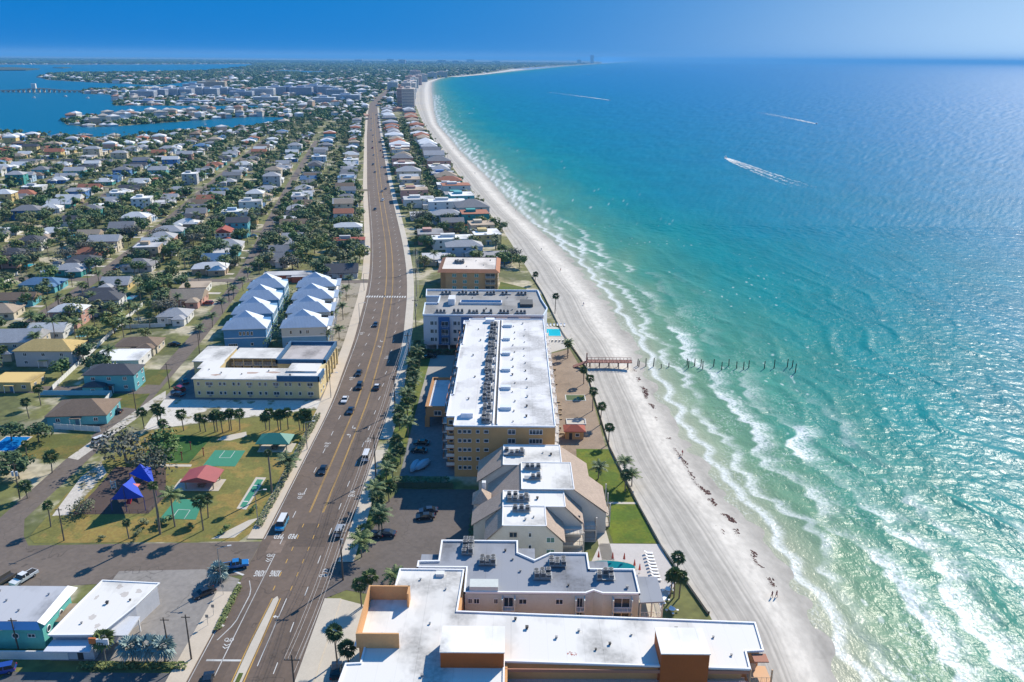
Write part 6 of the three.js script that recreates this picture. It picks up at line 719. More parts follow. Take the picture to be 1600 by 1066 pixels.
function car(kind, label, px, py, turn, color, roofColor, at) {
  const s = SHAPES[kind], [x, d] = at || G(px, py); const g = thing(kind === 'car' ? 'sedan' : kind === 'suv' ? 'sport_utility_car' : kind === 'van' ? 'van' : 'pickup_truck', label, kind === 'suv' ? 'car' : kind, x, d, turn, null, 0.04), P = paint(...color);
  part(g, 'body', cached('b' + kind, () => side(s.body, s.W / 2 * 0.97, s.W / 2, 0.3, 0.9)), P); part(g, 'windows', cached('c' + kind, () => side(s.cab, s.W / 2 * 0.96, s.W / 2 * 0.76, s.cab[0][1], s.roof[2])), CARGLASS).name = 'glasshouse';
  part(g, 'roof', cached('r' + kind, () => new B().box(-s.W * 0.37, s.W * 0.37, s.roof[2] - 0.06, s.roof[2], s.roof[0] - 0.05, s.roof[1] + 0.05, true).geo()), roofColor ? paint(...roofColor) : P);
  for (const q of [-1, 1]) { for (const z of [-s.L * 0.31, s.L * 0.3]) { const w = part(g, 'wheel', wheelGeo, TYRE, q * (s.W / 2 - 0.1), 0.34, z); part(w, 'rim', rimGeo, RIM); } part(g, 'headlight', cached('hl', () => bx(-0.2, 0.2, -0.07, 0.07, -0.05, 0.02)), HEADL, q * s.W * 0.36, s.body[1][1] - 0.12, -s.L / 2 + 0.04); part(g, 'taillight', cached('tl', () => bx(-0.15, 0.15, -0.1, 0.1, -0.02, 0.05)), TAILL, q * s.W * 0.4, s.body[1][1] - 0.02, s.L / 2 - 0.02); part(g, 'mirror', cached('mi', () => bx(-0.1, 0.1, -0.07, 0.07, -0.06, 0.06)), P, q * (s.W / 2 + 0.08), s.cab[0][1] + 0.12, s.cab[0][0] + 0.5); part(g, 'pillar', cached('pi' + kind + q, () => { const b = new B(), w0 = s.W / 2 * 0.965, w1 = s.W / 2 * 0.775, zm = (s.roof[0] + s.roof[1]) / 2; b.quad([q * w0, s.cab[0][1], zm - 0.06], [q * w0, s.cab[0][1], zm + 0.06], [q * w1, s.roof[2] - 0.05, zm + 0.06], [q * w1, s.roof[2] - 0.05, zm - 0.06]); return b.geo(); }), P); }
  if (kind === 'pickup') part(g, 'bed_liner', cached('bed', () => new B().sheet([[-0.8, 0.95], [0.8, 0.95], [0.8, 2.7], [-0.8, 2.7]], 1.085).geo()), TYRE);
  return g;
}
const black = [0.012, 0.013, 0.016], white = [0.7, 0.7, 0.7], silver = [0.32, 0.33, 0.34], navy = [0.015, 0.025, 0.05], grey2 = [0.12, 0.12, 0.13], red = [0.3, 0.02, 0.02], blue2 = [0.02, 0.16, 0.42];
const IN = Math.PI; // facing the camera
car('van', 'light blue van with a white roof beside the park corner', 441, 823, IN, [0.03, 0.3, 0.52], white); car('pickup', 'blue pickup truck turning out of the cross street', 368, 887, -1.25, blue2); car('suv', 'silver estate car on the seaward lanes level with the park corner', 531, 833, 0, silver); car('car', 'dark sedan beside the park in the bay-side lanes', 505, 737, IN, black); car('van', 'white van in the seaward lane beside the hotel planting', 573, 716, 0, white); car('car', 'black sedan behind the white car near the motel', 548, 644, IN, navy); car('car', 'white sedan in the outer lane opposite the sandy lot', 539, 627, IN, white); car('suv', 'large black car beside the centre line opposite the motel', 562, 606, IN, black); car('car', 'dark car farther up the outer lane near the motel', 561, 585, IN, black); car('car', 'black and white car in the seaward lane opposite the motel', 589, 607, 0, black, white); car('car', 'dark sedan level with the townhouses', 587, 509, IN, navy);
car('suv', 'white car leading the far group beyond the cross street', 598, 314, IN, white); car('car', 'dark sedan beside the centre line beyond the crosswalk', 586, 328, IN, black);
for (const [i, [x, y, t]] of [[597, 300, 0], [603, 296, 0], [586, 270, IN], [583, 258, IN], [597, 262, 0], [599, 246, 0], [584, 243, IN], [582, 232, IN], [595, 236, 0], [598, 228, 0], [582, 222, IN], [596, 219, 0], [583, 212, IN], [594, 207, 0], [592, 199, 0], [580, 204, IN], [591, 192, 0], [581, 194, IN], [592, 186, 0], [580, 186, IN], [588, 180, 0]].entries()) { const k = rnd() < 0.4 ? 'suv' : 'car', c = pick([['black', black], ['white', white], ['silver', silver], ['dark grey', grey2], ['red', red]]); car(k, `distant ${c[0]} car ${t ? 'coming down' : 'driving up'} the boulevard, ${ordinal(i + 1)} of the far traffic`, x, y, t, c[1]); }
car('car', 'dark car parked on the grey lot by the corner island', 319, 930, 2.3, black); car('pickup', 'white pickup parked behind the teal building', 38, 907, 2.75, white); car('suv', 'dark blue car at the lower left edge', 2, 1052, 1.9, [0.02, 0.06, 0.3]);
{ const [x, d] = G(9, 908); const t = thing('utility_trailer', 'open dark utility trailer beside the white pickup', 'trailer', x, d, 2.75); part(t, 'bed', new B().box(-1, 1, 0.5, 0.6, -2, 2, true), DARK); for (const q of [-1, 1]) { part(t, 'side_board', bx(q * 1 - 0.04, q * 1 + 0.04, 0.6, 1.1, -2, 2), M(0.1, 0.08, 0.06, 0.8)); part(t, 'wheel', wheelGeo, TYRE, q * 1.08, 0.34, 0.3); } part(t, 'tongue', bx(-0.05, 0.05, 0.42, 0.5, -3.4, -2), STEEL); }
for (const [l, a, t, c] of [['black car in the shaded hotel parking, nearer the hotel entrance', [-25.6, 216], 1.5, black], ['second black car in the shaded hotel parking', [-25.8, 211], 1.5, black], ['dark car parked at the near end of the condominium lot', [-20.5, 175.6], 1.7, black], ['dark car parked close behind it in the condominium lot', [-20, 178.4], 1.7, navy], ['dark car half hidden by the verge palms', [-31.6, 167.4], 1.5, black], ['second dark car half hidden by the verge palms', [-28.8, 168], 1.5, navy], ['dark car on the pale lot below the blue condominium', [-30, 289], 1.5, black], ['white car parked on the pale hotel lot', [-23, 262], 1.5, silver], ['dark car parked left of the yellow motel', [-110.6, 262], 0.5, black], ['dark red car parked left of the yellow motel', [-109.8, 255], 0.9, red], ['dark car at the motel corner', [-108.6, 250.5], 1.2, navy]]) car(/red|white/.test(l) ? 'suv' : 'car', l, 0, 0, t, c, null, a);
for (const [l, x, y, t, c, k] of [['white pickup on the sandy verge beside the grey tree', 158, 690, -0.6, white, 'suv'], ['dark car on the drive of the brown-roofed blue house', 180, 645, 1.4, black, 'car'], ['dark car on the drive of the grey-brown bungalow', 272, 540, 1.4, black, 'car'], ['silver car on the drive by the second side street', 140, 420, 1.3, silver, 'car'], ['white car beside the deep blue house', 62, 343, 1.2, white, 'suv'], ['dark car at the upper left drive', 25, 510, 1.3, black, 'suv'], ['white car before the red-tiled parapet house', 572, 388, 1.3, white, 'car'], ['silver car beside the red-tiled parapet house', 571, 398, 1.3, silver, 'car'], ['dark car on the side street near the gabled cottage', 405, 393, 0.2, black, 'suv'], ['white van beside the cream gabled house', 172, 387, 1.2, white, 'van'], ['dark car parked beside the orange motel forecourt', 525, 1052, 0.1, black, 'car'], ['dark car in the lot at the lower edge', 325, 1068, 0.2, black, 'car']]) car(k, l, x, y, t, c);
yards.forEach((c, i) => { const s = /bay side/.test(c.where) ? 1 : -1; if (i % 3 === 0 && c.d < 700) { const col = pick([['black', black], ['white', white], ['silver', silver], ['grey', grey2], ['red', red], ['blue', blue2]]); car(pick(['car', 'suv', 'pickup']), `${col[0]} car by ${c.said}`, 0, 0, 1.57 * s + rr(-0.1, 0.1), col[1], null, [c.x + s * 9.6, c.d - 3.4]); } if (i % 6 === 1 && c.d < 520) pool('garden_pool', `small blue pool behind ${c.said}`, rectP(3.6, 6.5), c.x - s * 12, c.d + 2, [0.02, 0.35, 0.45]); if (i % 4 === 2 && c.d < 560) { const h = thing('garden_shed', `small shed behind ${c.said}`, 'shed', c.x - s * 11.5, c.d - 5, rr(-0.1, 0.1)); part(h, 'wall', bx(-1.6, 1.6, 0, 2.1, -1.4, 1.4), WHITE); part(h, 'roof', new B().hip(-1.6, 1.6, -1.4, 1.4, 2.1, 0.8, 'x', 0.25, true), roofMat(pick(['light grey', 'white', 'grey']), 'gable')); part(h, 'door', bx(-0.45, 0.45, 0, 1.9, 1.4, 1.44), FRAME); } });
for (const [i, [x, y]] of [[648, 733], [660, 731]].entries()) { const [a, d] = G(x, y); const t = thing('covered_boat', ['boat on a trailer under a pale blue tarpaulin, nearer the boulevard', 'boat on a trailer under a pale blue tarpaulin, nearer the hotel'][i], 'boat', a, d, i ? -0.5 : -0.2); const b = new B(), S = 7, ring = (k) => { const u = k / S, w = 1.1 * Math.sin(Math.PI * (0.18 + 0.72 * u)), h = 1.5 + 0.5 * Math.sin(Math.PI * u); return [[-w, 0.6], [-w, 1.2], [-w * 0.5, h], [0, h + 0.15], [w * 0.5, h], [w, 1.2], [w, 0.6]].map(([p, y]) => [p, y, -2.8 + 5.6 * u]); }; for (let k = 0; k < S; k++) { const p = ring(k), q = ring(k + 1); for (let j = 0; j < 6; j++) b.quad(p[j], p[j + 1], q[j + 1], q[j]); } const f = ring(0), e = ring(S); for (let j = 1; j < 6; j++) { b.tri(f[0], f[j], f[j + 1]); b.tri(e[0], e[j], e[j + 1]); } part(t, 'tarpaulin', b, M(0.32, 0.5, 0.62, 0.7, 'grain')); for (const q of [-1, 1]) part(t, 'wheel', wheelGeo, TYRE, q * 0.95, 0.34, 0.6); part(t, 'trailer_beam', bx(-0.08, 0.08, 0.4, 0.55, -4, 2.6), STEEL); }
// ---------- poles, wires, lamps, signs ----------
const WOOD = M(0.13, 0.10, 0.075, 0.95, 'grain'), poleSpots = [[-35.6, 112], [-35.4, 150.5], [-35.6, 196], [-36.2, 238], [-37, 280], [-39.5, 325], [-44.5, 372], [-50, 420]];
poleSpots.forEach(([x, d], i) => { const p = thing('utility_pole', `wooden utility pole on the seaward pavement, ${ordinal(i + 1)} from the camera`, 'pole', x, d); part(p, 'shaft', new B().tube([0, 0, 0], [0, 12.5, 0], 0.2, 0.13, 8), WOOD); part(p, 'crossarm', bx(-1.3, 1.3, 11.4, 11.6, -0.08, 0.08), WOOD); for (const q of [-1.2, -0.6, 0.6, 1.2]) part(p, 'insulator', cached('insu', () => new B().tube([0, 11.6, 0], [0, 11.85, 0], 0.06, 0.04, 6).geo()), M(0.5, 0.5, 0.48, 0.4), q, 0, 0); if (i % 2) { part(p, 'transformer', new B().tube([0.42, 9, 0.1], [0.42, 10.1, 0.1], 0.28, 0.28, 10), STEEL); } });
for (let i = 0; i < poleSpots.length - 1; i++) { const a = poleSpots[i], e = poleSpots[i + 1], w = thing('power_line', `power wires spanning the ${ordinal(i + 1)} gap between utility poles`, 'wire', a[0], a[1]); for (const [q, h] of [[-1.2, 11.85], [-0.6, 11.85], [0.6, 11.85], [1.2, 11.85], [0, 8.6]]) { const b = new B(); let p = null; for (let k = 0; k <= 8; k++) { const t = k / 8, v = [q + (e[0] - a[0]) * t, h - 1.0 * 4 * t * (1 - t), -(e[1] - a[1]) * t]; if (p) b.tube(p, v, 0.028, 0.028, 4); p = v; } part(w, 'cable', b, M(0.4, 0.4, 0.4, 0.5)); } }
const lamp = (label, x, d, turn) => { const l = thing('street_lamp', label, 'lamp', x, d, turn); part(l, 'shaft', new B().tube([0, 0, 0], [0, 8.5, 0], 0.13, 0.08, 8), STEEL); part(l, 'arm', new B().tube([0, 8.4, 0], [2.2, 8.9, 0], 0.06, 0.05, 6), STEEL); const h = part(l, 'lamp_head', bx(2.0, 2.8, 8.82, 8.98, -0.16, 0.16), M(0.6, 0.6, 0.6, 0.4)); };
for (const [l, x, y, t] of [['grey street lamp on the corner island beside the blue pickup', 346, 912, 0.2], ['street lamp at the park corner beside the shuffleboard court', 403, 817, 0], ['street lamp on the park edge beside the teal shelter', 480, 703, 0], ['street lamp before the yellow motel', 517, 622, 0], ['street lamp before the townhouse forecourt', 562, 505, 0], ['street lamp beside the far crosswalk', 569, 455, 0]]) { const [a, d] = G(x, y); lamp(l, a, d, t); }
for (const [l, x, y, h] of [['bare wooden pole beside the silver palms', 266, 1031, 9.2], ['bare wooden pole on the pavement by the boulevard stop line', 299, 1031, 9.8], ['wooden pole behind the garden wall of the teal building', 30, 1020, 7.6], ['wooden pole on the lawn before the playground', 100, 845, 8.5], ['wooden pole with twin transformers at the left edge', 31, 780, 10], ['wooden pole beside the drive of the blue house', 214, 650, 9], ['wooden pole on the lawn by the first side street', 265, 607, 9], ['wooden pole left of the townhouses', 312, 556, 9], ['second wooden pole left of the townhouses', 358, 470, 9], ['pole beside the second side street', 139, 453, 9], ['pole near the turquoise bungalow', 94, 495, 9], ['pole beside the deep blue house drive', 90, 343, 9]]) { const [a, d] = G(x, y); const p = thing('wooden_pole', l, 'pole', a, d); part(p, 'shaft', new B().tube([0, 0, 0], [rr(-0.2, 0.2), h, 0], 0.17, 0.11, 7), WOOD); part(p, 'crossarm', bx(-0.8, 0.8, h - 0.6, h - 0.45, -0.06, 0.06), WOOD); if (/transformers/.test(l)) for (const q of [-0.5, 0.5]) part(p, 'transformer', new B().tube([q, 6.5, 0.1], [q, 7.7, 0.1], 0.3, 0.3, 10), M(0.4, 0.45, 0.5, 0.5)); }
for (const [i, [x, y]] of [[349, 930], [334, 962], [325, 978], [601, 470], [563, 392]].entries()) { const [a, d] = G(x, y); const s = thing('street_sign', ['small sign post at the top of the planted kerb bed', 'sign post in the middle of the planted kerb bed', 'sign post at the lower end of the planted kerb bed', 'crosswalk sign post on the seaward pavement', 'sign post before the pale townhouse forecourt'][i], 'sign', a, d); part(s, 'post', new B().tube([0, 0, 0], [0, 2.6, 0], 0.04), STEEL); part(s, 'plate', bx(-0.3, 0.3, 1.9, 2.6, 0.05, 0.08), i > 3 ? M(0.02, 0.05, 0.3, 0.5) : M(0.3, 0.28, 0.25, 0.5)); }
// ---------- people on the beach ----------
{
  const mc = new MarchingCubes(56, new THREE.MeshStandardMaterial(), false, false, 60000), N = 56, S = 1.0;
  const figure = (stride) => { const J = [[[0, 1.02, 0], [0, 1.42, 0.01], 0.135, 0.15], [[0, 1.42, 0], [0, 1.56, 0], 0.06, 0.055], [[0, 1.64, 0], [0, 1.7, 0], 0.095, 0.09], [[-0.1, 0.98, 0], [-0.11, 0.52, -stride * 0.5], 0.095, 0.065], [[-0.11, 0.52, -stride * 0.5], [-0.11, 0.08, -stride * 0.55], 0.06, 0.04], [[-0.11, 0.05, -stride * 0.55], [-0.11, 0.03, -stride * 0.55 - 0.17], 0.045, 0.035], [[0.1, 0.98, 0], [0.11, 0.52, stride * 0.2], 0.095, 0.065], [[0.11, 0.52, stride * 0.2], [0.11, 0.08, stride * 0.75], 0.06, 0.04], [[0.11, 0.05, stride * 0.75], [0.11, 0.03, stride * 0.75 - 0.17], 0.045, 0.035], [[-0.2, 1.4, 0], [-0.26, 1.12, stride * 0.25], 0.052, 0.042], [[-0.26, 1.12, stride * 0.25], [-0.25, 0.84, stride * 0.05], 0.04, 0.034], [[0.2, 1.4, 0], [0.26, 1.12, -stride * 0.25], 0.052, 0.042], [[0.26, 1.12, -stride * 0.25], [0.25, 0.86, -stride * 0.5], 0.04, 0.034], [[-0.18, 1.4, 0], [0.18, 1.4, 0], 0.075, 0.075]];
    mc.reset(); mc.isolation = 0; const p = new THREE.Vector3(), a = new THREE.Vector3(), b = new THREE.Vector3(), ba = new THREE.Vector3(); for (let k = 0; k < N; k++) for (let j = 0; j < N; j++) for (let i = 0; i < N; i++) { p.set((i / N * 2 - 1), (j / N * 2 - 1), (k / N * 2 - 1)).addScalar(0); p.y += 0.9; let m = 9; for (const [A, Bq, r0, r1] of J) { a.set(...A); b.set(...Bq); ba.copy(b).sub(a); const t = clamp(p.clone().sub(a).dot(ba) / ba.lengthSq()); const d = p.distanceTo(a.addScaledVector(ba, t)) - lerp(r0, r1, t), h = clamp(0.5 + 0.5 * (m - d) / 0.035); m = lerp(m, d, h) - 0.035 * h * (1 - h); } mc.field[i + j * N + k * N * N] = -m; } mc.update(); const n = mc.count, pos = mc.positionArray.slice(0, n * 3), nor = mc.normalArray.slice(0, n * 3); for (let i = 0; i < n; i++) { pos[i * 3 + 1] += 0.9; } const g = new THREE.BufferGeometry(); g.setAttribute('position', new THREE.BufferAttribute(new Float32Array(pos), 3)); g.setAttribute('normal', new THREE.BufferAttribute(new Float32Array(nor), 3)); return g; };
  const body = figure(0.3), dress = (g, top, bottom, hair) => { const P = g.attributes.position, c = new Float32Array(P.count * 3), sk = [0.42, 0.24, 0.15]; for (let i = 0; i < P.count; i++) { const x = P.getX(i), y = P.getY(i), z = P.getZ(i); const arm = Math.abs(x) > 0.185 && y < 1.42; const q = y > 1.68 || (y > 1.58 && z > 0.02) ? hair : y > 1.52 || (arm && y < 1.3) ? sk : y > 1.0 ? top : y > 0.6 && !arm ? bottom : sk; c.set(q, i * 3); } g.setAttribute('color', new THREE.BufferAttribute(c, 3)); return g; };
  const SK = new THREE.MeshStandardMaterial({ vertexColors: true, roughness: 0.85 });
  for (const [i, [x, y]] of [[1206, 935], [1213, 934]].entries()) { const [a, d] = G(x, y, -0.66); one('person', ['walker in dark red top and dark shorts, farther from the water', 'walker in a red top and maroon shorts on the wet sand, nearer the water'][i], 'person', dress(body.clone(), i ? [0.24, 0.03, 0.03] : [0.16, 0.02, 0.03], i ? [0.1, 0.02, 0.03] : [0.02, 0.02, 0.03], [0.04, 0.025, 0.015]), SK, a, d, null, 0.6, -0.68); }
  const small = [[1066, 712], [912, 478], [876, 424], [846, 392], [806, 330], [794, 318], [742, 272], [720, 246], [708, 234]];
  for (const [i, [x, y]] of small.entries()) { const [a, d] = G(x, y, -0.5); one('person', `small far beachgoer near the waterline, ${ordinal(i + 1)} from the pier up the beach`, 'person', dress(body.clone(), pick([[0.5, 0.1, 0.08], [0.05, 0.1, 0.3], [0.6, 0.6, 0.6]]), [0.05, 0.05, 0.08], [0.05, 0.03, 0.02]), SK, a, d, null, rr(0, 6), -0.5); }
}
// ---------- boats and their wakes ----------
function boat(label, px, py, ex, ey, L, wakeW) { const [x, d] = G(px, py, SEA), [x2, d2] = G(ex, ey, SEA), heading = Math.atan2(x2 - x, -(d2 - d)), wakeLen = wakeW ? Math.hypot(x2 - x, d2 - d) : 0; const g = thing('motorboat', label, 'boat', x, d, heading, null, SEA); const b = new B(), st = [[-0.5, 0.02], [-0.3, 0.8], [0, 1], [0.5, 0.95]].map(([z, w]) => [z * L, w * L * 0.16]); for (let k = 0; k < 3; k++) { const [z0, w0] = st[k], [z1, w1] = st[k + 1]; for (const s of [-1, 1]) b.quad([s * w0, 0.9, z0], [s * w1, 0.8, z1], [s * w1 * 0.6, -0.2, z1], [s * w0 * 0.6, -0.1, z0]); b.quad([-w0, 0.88, z0], [w0, 0.88, z0], [w1, 0.78, z1], [-w1, 0.78, z1]); } b.quad([-st[3][1], 0.8, st[3][0]], [st[3][1], 0.8, st[3][0]], [st[3][1] * 0.6, -0.2, st[3][0]], [-st[3][1] * 0.6, -0.2, st[3][0]]); part(g, 'hull', b, M(0.75, 0.75, 0.75, 0.4)); part(g, 'console', bx(-0.5, 0.5, 0.8, 1.7, -0.4, 0.5), M(0.4, 0.42, 0.45, 0.4)); part(g, 'canopy', new B().box(-0.9, 0.9, 2.3, 2.4, -0.8, 1, true).box(-0.85, -0.8, 0.8, 2.3, -0.7, -0.65).box(0.8, 0.85, 0.8, 2.3, -0.7, -0.65), TRIM); part(g, 'outboard_motor', bx(-0.25, 0.25, 0.4, 1.2, L * 0.5, L * 0.5 + 0.5), DARK);
  if (wakeLen) { const wb = new B(), r = mulberry(px); for (let i = 0; i < wakeLen * 3.5; i++) { const t = r() ** 1.6, z = L * 0.45 + t * wakeLen, spread = 0.5 + wakeW * Math.sqrt(t), arm = r() < 0.55 ? (r() < 0.5 ? -1 : 1) * spread * (0.8 + 0.4 * r()) : (r() - 0.5) * spread * (1 - 0.5 * t), s = (0.5 + 1.8 * r()) * (1 - 0.6 * t); const cx = arm + 3 * t * t * (wakeLen / 80), y = 0.12 + i * 0.0003; wb.tri([cx - s, y, z], [cx + s, y, z + s * 0.8], [cx, y, z - s * 0.7]).tri([cx + s * 0.6, y, z + s], [cx - s * 0.7, y, z + s * 0.6], [cx + s * 0.2, y, z - s * 0.3]); } part(g, 'wake_foam', wb, M(0.82, 0.84, 0.85, 0.9)); }
  return g; }
boat('motorboat trailing a curved white wake in the middle of the gulf', 1134, 247, 1240, 292, 8, 9); boat('motorboat with a long straight wake nearest the far headland', 953, 157, 868, 144.5, 9, 8); boat('motorboat with a thin wake towards the horizon at far right', 1276, 194, 1196, 176, 9, 6); boat('far dark barge lying before the headland', 920, 117, 912, 117, 30, 0);
{ const [x, d] = G(321, 196); const s = thing('sailboat', 'white sailboat moored in the channel behind the district', 'boat', x, d, 0.8, null, 0.3); part(s, 'hull', new B().quad([-1.2, 1, 3], [1.2, 1, 3], [0.8, 1.1, -3], [-0.8, 1.1, -3]).quad([-1.2, 1, 3], [1.2, 1, 3], [0.8, 0, 3], [-0.8, 0, 3]).quad([1.2, 1, 3], [0, 1.2, -5], [0, 0, -4.4], [0.8, 0, 3]).quad([-1.2, 1, 3], [0, 1.2, -5], [0, 0, -4.4], [-0.8, 0, 3]), WHITE); part(s, 'mast', new B().tube([0, 1, -1], [0, 12, -1], 0.12), TRIM); part(s, 'cabin', bx(-0.7, 0.7, 1, 1.7, -1.6, 1.6), WHITE); }
for (const [l, x, y] of [['small white boat on the bay nearest the bridge pier', 53, 153], ['small white boat on the bay right of the bridge', 102, 151], ['small white boat beside the causeway', 137, 154]]) { const [a, d] = G(x, y); const b = thing('moored_boat', l, 'boat', a, d, 1.2, null, 0.3); part(b, 'hull', bx(-1.6, 1.6, 0, 1.4, -5, 5), WHITE); part(b, 'cabin', bx(-1.3, 1.3, 1.4, 3.2, -2, 3), WHITE); }

// ---------- far districts, islands, towers, bridge ----------
{
  const inPoly = (x, d, P) => { let c = false; for (let i = 0, j = P.length - 1; i < P.length; j = i++) if ((P[i][1] > d) !== (P[j][1] > d) && x < (P[j][0] - P[i][0]) * (d - P[i][1]) / (P[j][1] - P[i][1]) + P[i][0]) c = !c; return c; };
  const bay = []; scene.traverse((o) => { if (/^bay_water/.test(o.name)) { const p = o.geometry.attributes.position, T = []; for (let i = 0; i < p.count; i += 3) T.push([0, 1, 2].map((k) => [p.getX(i + k), -p.getZ(i + k)])); bay.push(T); } });
  const wet = (x, d) => bay.some((T) => T.some((t) => inPoly(x, d, t)));
  const coast = along([[5000, -384], [5800, -262], [6900, -150], [8900, -22], [11000, 300], [13360, 746], [20600, 2050], [34000, 3400]]), eastX = (d) => d < 5070 ? backX(d) - 8 : coast(d) - 20;
  const r = mulberry(909), trees = [], homes = farHouses.map(([x, d, w, l, f, wl, rf]) => [x, d, w, l, f * 2.9, WALLS[wl], ROOFS[rf], tilt(d)]);
  const hue = [[0.72, 0.72, 0.7], [0.6, 0.55, 0.45], [0.5, 0.5, 0.5], [0.4, 0.5, 0.6], [0.5, 0.36, 0.26]], rhue = [[0.6, 0.6, 0.6], [0.72, 0.72, 0.72], [0.3, 0.3, 0.3], [0.36, 0.2, 0.14], [0.45, 0.4, 0.34]];
  const sc = [[1100, 1700, 11], [1700, 2600, 14], [2600, 4200, 22], [4200, 7000, 36], [7000, 12000, 64], [12000, 22000, 130]];
  for (const [d0, d1, st] of sc) for (let d = d0; d < d1; d += st) for (let x = -0.66 * d - 60; x < eastX(d); x += st) {
    const X = x + (r() - 0.5) * st, D = d + (r() - 0.5) * st; if (Math.abs(X) > 0.66 * D + 80 || X > eastX(D) || wet(X, D)) continue; if (D < 1500 && (D < bayShore(X) + 8 || X > roadX(D) - 26) && D < (X > sideX(1)(D) - 60 ? 1500 : 1200)) continue; if (D < 3650 && X > leftKerb(D) - 6 && X < rightKerb(D) + 6) continue;
    if (D < 1760 && X > roadX(D)) continue; const t = r(), urban = noise(X / 900, D / 900) > -0.55;
    if (t < 0.68) trees.push([X, D, r()]); else if (t < (urban ? 0.93 : 0.76)) { const big = D > 2600 ? 1.6 : 1; homes.push([X, D, (9 + r() * 9) * big, (8 + r() * 6) * big, 3 + (r() < 0.25 ? 5 : 0) * r() * 2, pick(hue), pick(rhue), r() * 1.57]); }
  }
  const low = crownGeo(55, 70, 0.36, 0.8, 7);
  inst('far_woodland', low, GREENS[0], trees, (o, [x, d, q]) => { const R = (3 + q * 3) * (d > 7000 ? 5.5 : d > 4200 ? 3 : d > 2600 ? 1.8 : 1); o.position.set(x, R * 0.55 + 0.4, -d); o.scale.set(R * 1.3, Math.min(R, 9), R * 1.3); }, 'far mass of dark trees on the islands and mainland');
  const box = bx(-0.5, 0.5, 0, 1, -0.5, 0.5), hipG = new B().hip(-0.5, 0.5, -0.5, 0.5, 0, 0.28, 'x', 0.04).geo(); const o = new THREE.Object3D(), c = new THREE.Color();
  const a = new THREE.InstancedMesh(box, M(1, 1, 1, 0.9), homes.length), b = new THREE.InstancedMesh(hipG, M(1, 1, 1, 0.85), homes.length);
  homes.forEach(([x, d, w, l, h, wc, rc, t], i) => { o.position.set(x, 0, -d); o.rotation.y = t || 0; o.scale.set(w, h, l); o.updateMatrix(); a.setMatrixAt(i, o.matrix); a.setColorAt(i, c.setRGB(...wc)); o.position.y = h; o.scale.set(w, Math.min(w, l) * 0.85, l); o.updateMatrix(); b.setMatrixAt(i, o.matrix); b.setColorAt(i, c.setRGB(...rc)); });
  stuff('far_houses', a, 'walls of the many far houses on the islands and mainland'); stuff('far_houses', b, 'roofs of the many far houses on the islands and mainland');
  // apartment towers by the far beach and blocks on the bay island: each a building with floors
  const tower = (label, px, py, w, l, h, col, turn = 0.1, up = 1) => { const [x, d] = G(px, py); const g = thing('apartment_tower', label, 'building', x, d + l / 2, turn), W = M(...col.map((v) => Math.min(0.75, v * up)), 0.85, 'grain'); part(g, 'wall', bx(-w / 2, w / 2, 0, h, -l / 2, l / 2), W); for (let y = 2.2; y < h - 1.5; y += 3.1) part(g, 'window_band', cached('wb' + w + l, () => new B().box(-w / 2 - 0.06, w / 2 + 0.06, 0, 1.2, -l / 2 * 0.9, l / 2 * 0.9).box(-w / 2 * 0.94, w / 2 * 0.94, 0, 1.2, -l / 2 - 0.06, l / 2 + 0.06).geo()), M(0.07, 0.09, 0.13, 0.3), 0, y, 0); part(g, 'parapet', bx(-w / 2 - 0.4, w / 2 + 0.4, h, h + 1.2, -l / 2 - 0.4, l / 2 + 0.4), M(...col.map((v) => v * 1.08), 0.85)); part(g, 'lift_house', bx(-w / 5, w / 6, h + 1.2, h + 5, -l / 6, l / 5), W); };
  for (const [px, py, w, l, h, col] of [[636, 172, 26, 60, 42, [0.5, 0.42, 0.36]], [627, 165, 24, 50, 36, [0.46, 0.3, 0.24]], [640, 166, 22, 40, 36, [0.62, 0.58, 0.52]], [633, 158, 24, 60, 44, [0.48, 0.44, 0.42]], [641, 155, 24, 60, 40, [0.55, 0.5, 0.46]], [637, 148, 30, 70, 38, [0.5, 0.4, 0.34]], [643, 145, 26, 60, 36, [0.6, 0.56, 0.52]], [630, 151, 30, 40, 30, [0.45, 0.26, 0.2]], [646, 138, 30, 60, 34, [0.56, 0.5, 0.45]], [651, 133, 36, 60, 36, [0.5, 0.42, 0.38]], [640, 134, 40, 60, 34, [0.55, 0.36, 0.3]], [660, 128, 40, 60, 32, [0.6, 0.5, 0.44]], [648, 126, 50, 60, 44, [0.55, 0.4, 0.36]], [675, 123, 50, 60, 30, [0.6, 0.5, 0.45]], [690, 121, 60, 60, 30, [0.58, 0.46, 0.4]], [612, 140, 36, 60, 24, [0.6, 0.58, 0.55]]]) tower(`tall beachfront apartment tower at picture point ${px}, ${py} by the far bend`.replace(/ at picture point.*by/, ' by'), px, py, w, l, h, col, 0.1, 1.45);
  { let n = 0; scene.children.filter((q) => /^apartment_tower/.test(q.name)).forEach((q) => { n++; q.userData.label = `beachfront apartment tower by the far bend, ${ordinal(n)} going up the coast`; }); }
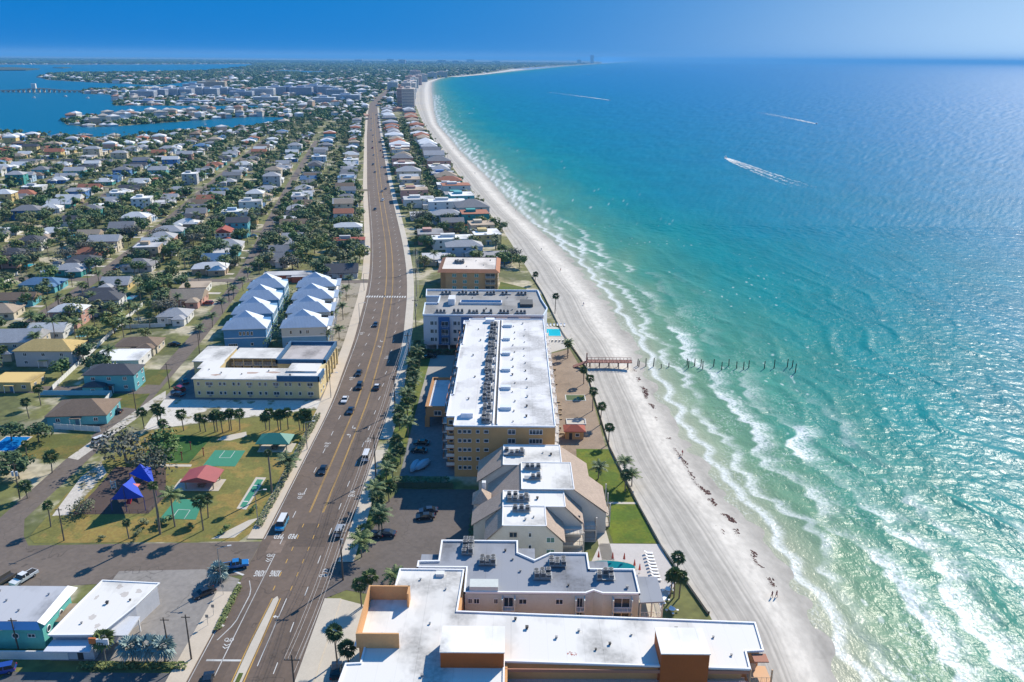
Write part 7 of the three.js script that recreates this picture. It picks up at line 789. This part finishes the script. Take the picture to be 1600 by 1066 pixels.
  for (const [i, [px, py, w, h]] of [[222, 154, 60, 18], [243, 153, 50, 20], [262, 152, 55, 22], [282, 152, 60, 20], [302, 151, 50, 24], [322, 151, 60, 20], [340, 150, 55, 22], [330, 140, 90, 24], [300, 141, 60, 18], [358, 150, 50, 18], [376, 153, 60, 16], [410, 152, 60, 22], [430, 150, 60, 24], [450, 150, 60, 24], [470, 151, 60, 24], [490, 150, 60, 28], [510, 151, 50, 26], [524, 152, 50, 20], [540, 158, 70, 14], [505, 163, 50, 14], [415, 160, 60, 12], [230, 163, 60, 7], [300, 163, 70, 7], [360, 163, 70, 8]].entries()) tower(`pale apartment block on the bay island, ${ordinal(i + 1)} from the causeway`, px, py, w, 26, h, i === 7 ? [0.62, 0.5, 0.36] : pick([[0.5, 0.55, 0.62], [0.62, 0.64, 0.66], [0.4, 0.46, 0.56]]), 0.05);
  for (const [i, [px, py, w, h]] of [[628, 100, 160, 120], [690, 98, 260, 100], [735, 97, 300, 120], [655, 101, 120, 80], [712, 99, 180, 90], [560, 97, 240, 90], [610, 96, 260, 110], [905, 99, 160, 150], [925, 98.6, 140, 180], [775, 98, 260, 80]].entries()) tower(`faint far skyline block on the horizon, ${ordinal(i + 1)} of ten`, px, py, i === 7 || i === 8 ? w * 0.6 : w * 0.7, 80, h * (i === 8 ? 1.1 : 0.55), [0.45, 0.42, 0.42], 0);
  // causeway bridge
  { const A = G(-60, 144), E = G(132, 144.4), L = Math.hypot(E[0] - A[0], E[1] - A[1]), g = thing('causeway_bridge', 'long low causeway bridge with a raised drawspan crossing the bay', 'bridge', A[0], A[1]); g.rotation.y = Math.atan2(E[1] - A[1], E[0] - A[0]); const hgt = (t) => 5 + 6 * Math.exp(-(((t - 0.62) / 0.16) ** 2)); for (let i = 0; i < 24; i++) { const t0 = i / 24, t1 = (i + 1) / 24; part(g, 'deck_span', new B().quad([t0 * L, hgt(t0), 6], [t1 * L, hgt(t1), 6], [t1 * L, hgt(t1), -6], [t0 * L, hgt(t0), -6]).quad([t0 * L, hgt(t0) - 1.6, 6], [t1 * L, hgt(t1) - 1.6, 6], [t1 * L, hgt(t1) + 1, 6], [t0 * L, hgt(t0) + 1, 6]).quad([t0 * L, hgt(t0) - 1.6, -6], [t1 * L, hgt(t1) - 1.6, -6], [t1 * L, hgt(t1) + 1, -6], [t0 * L, hgt(t0) + 1, -6]), CONCRETE); part(g, 'pier', bx(t0 * L - 2.4, t0 * L + 2.4, 0, hgt(t0) - 1.4, -5, 5), CONCRETE); } part(g, 'bridge_house', bx(0.6 * L - 6, 0.6 * L + 6, hgt(0.6), hgt(0.6) + 14, 6, 14), WHITE); }
  { const [x, d] = G(22, 81.5); const s = thing('stadium_dome', 'white domed stadium roof on the far left horizon', 'stadium', -14500, 24000); const g = new THREE.SphereGeometry(140, 20, 8, 0, 6.283, 0, 1.2); part(s, 'dome', g, WHITE, 0, -20, 0).scale.set(1.4, 0.8, 1); part(s, 'drum', new THREE.CylinderGeometry(200, 200, 50, 24), WHITE, 0, 25, 0); }
}
renderer.render(scene, camera);
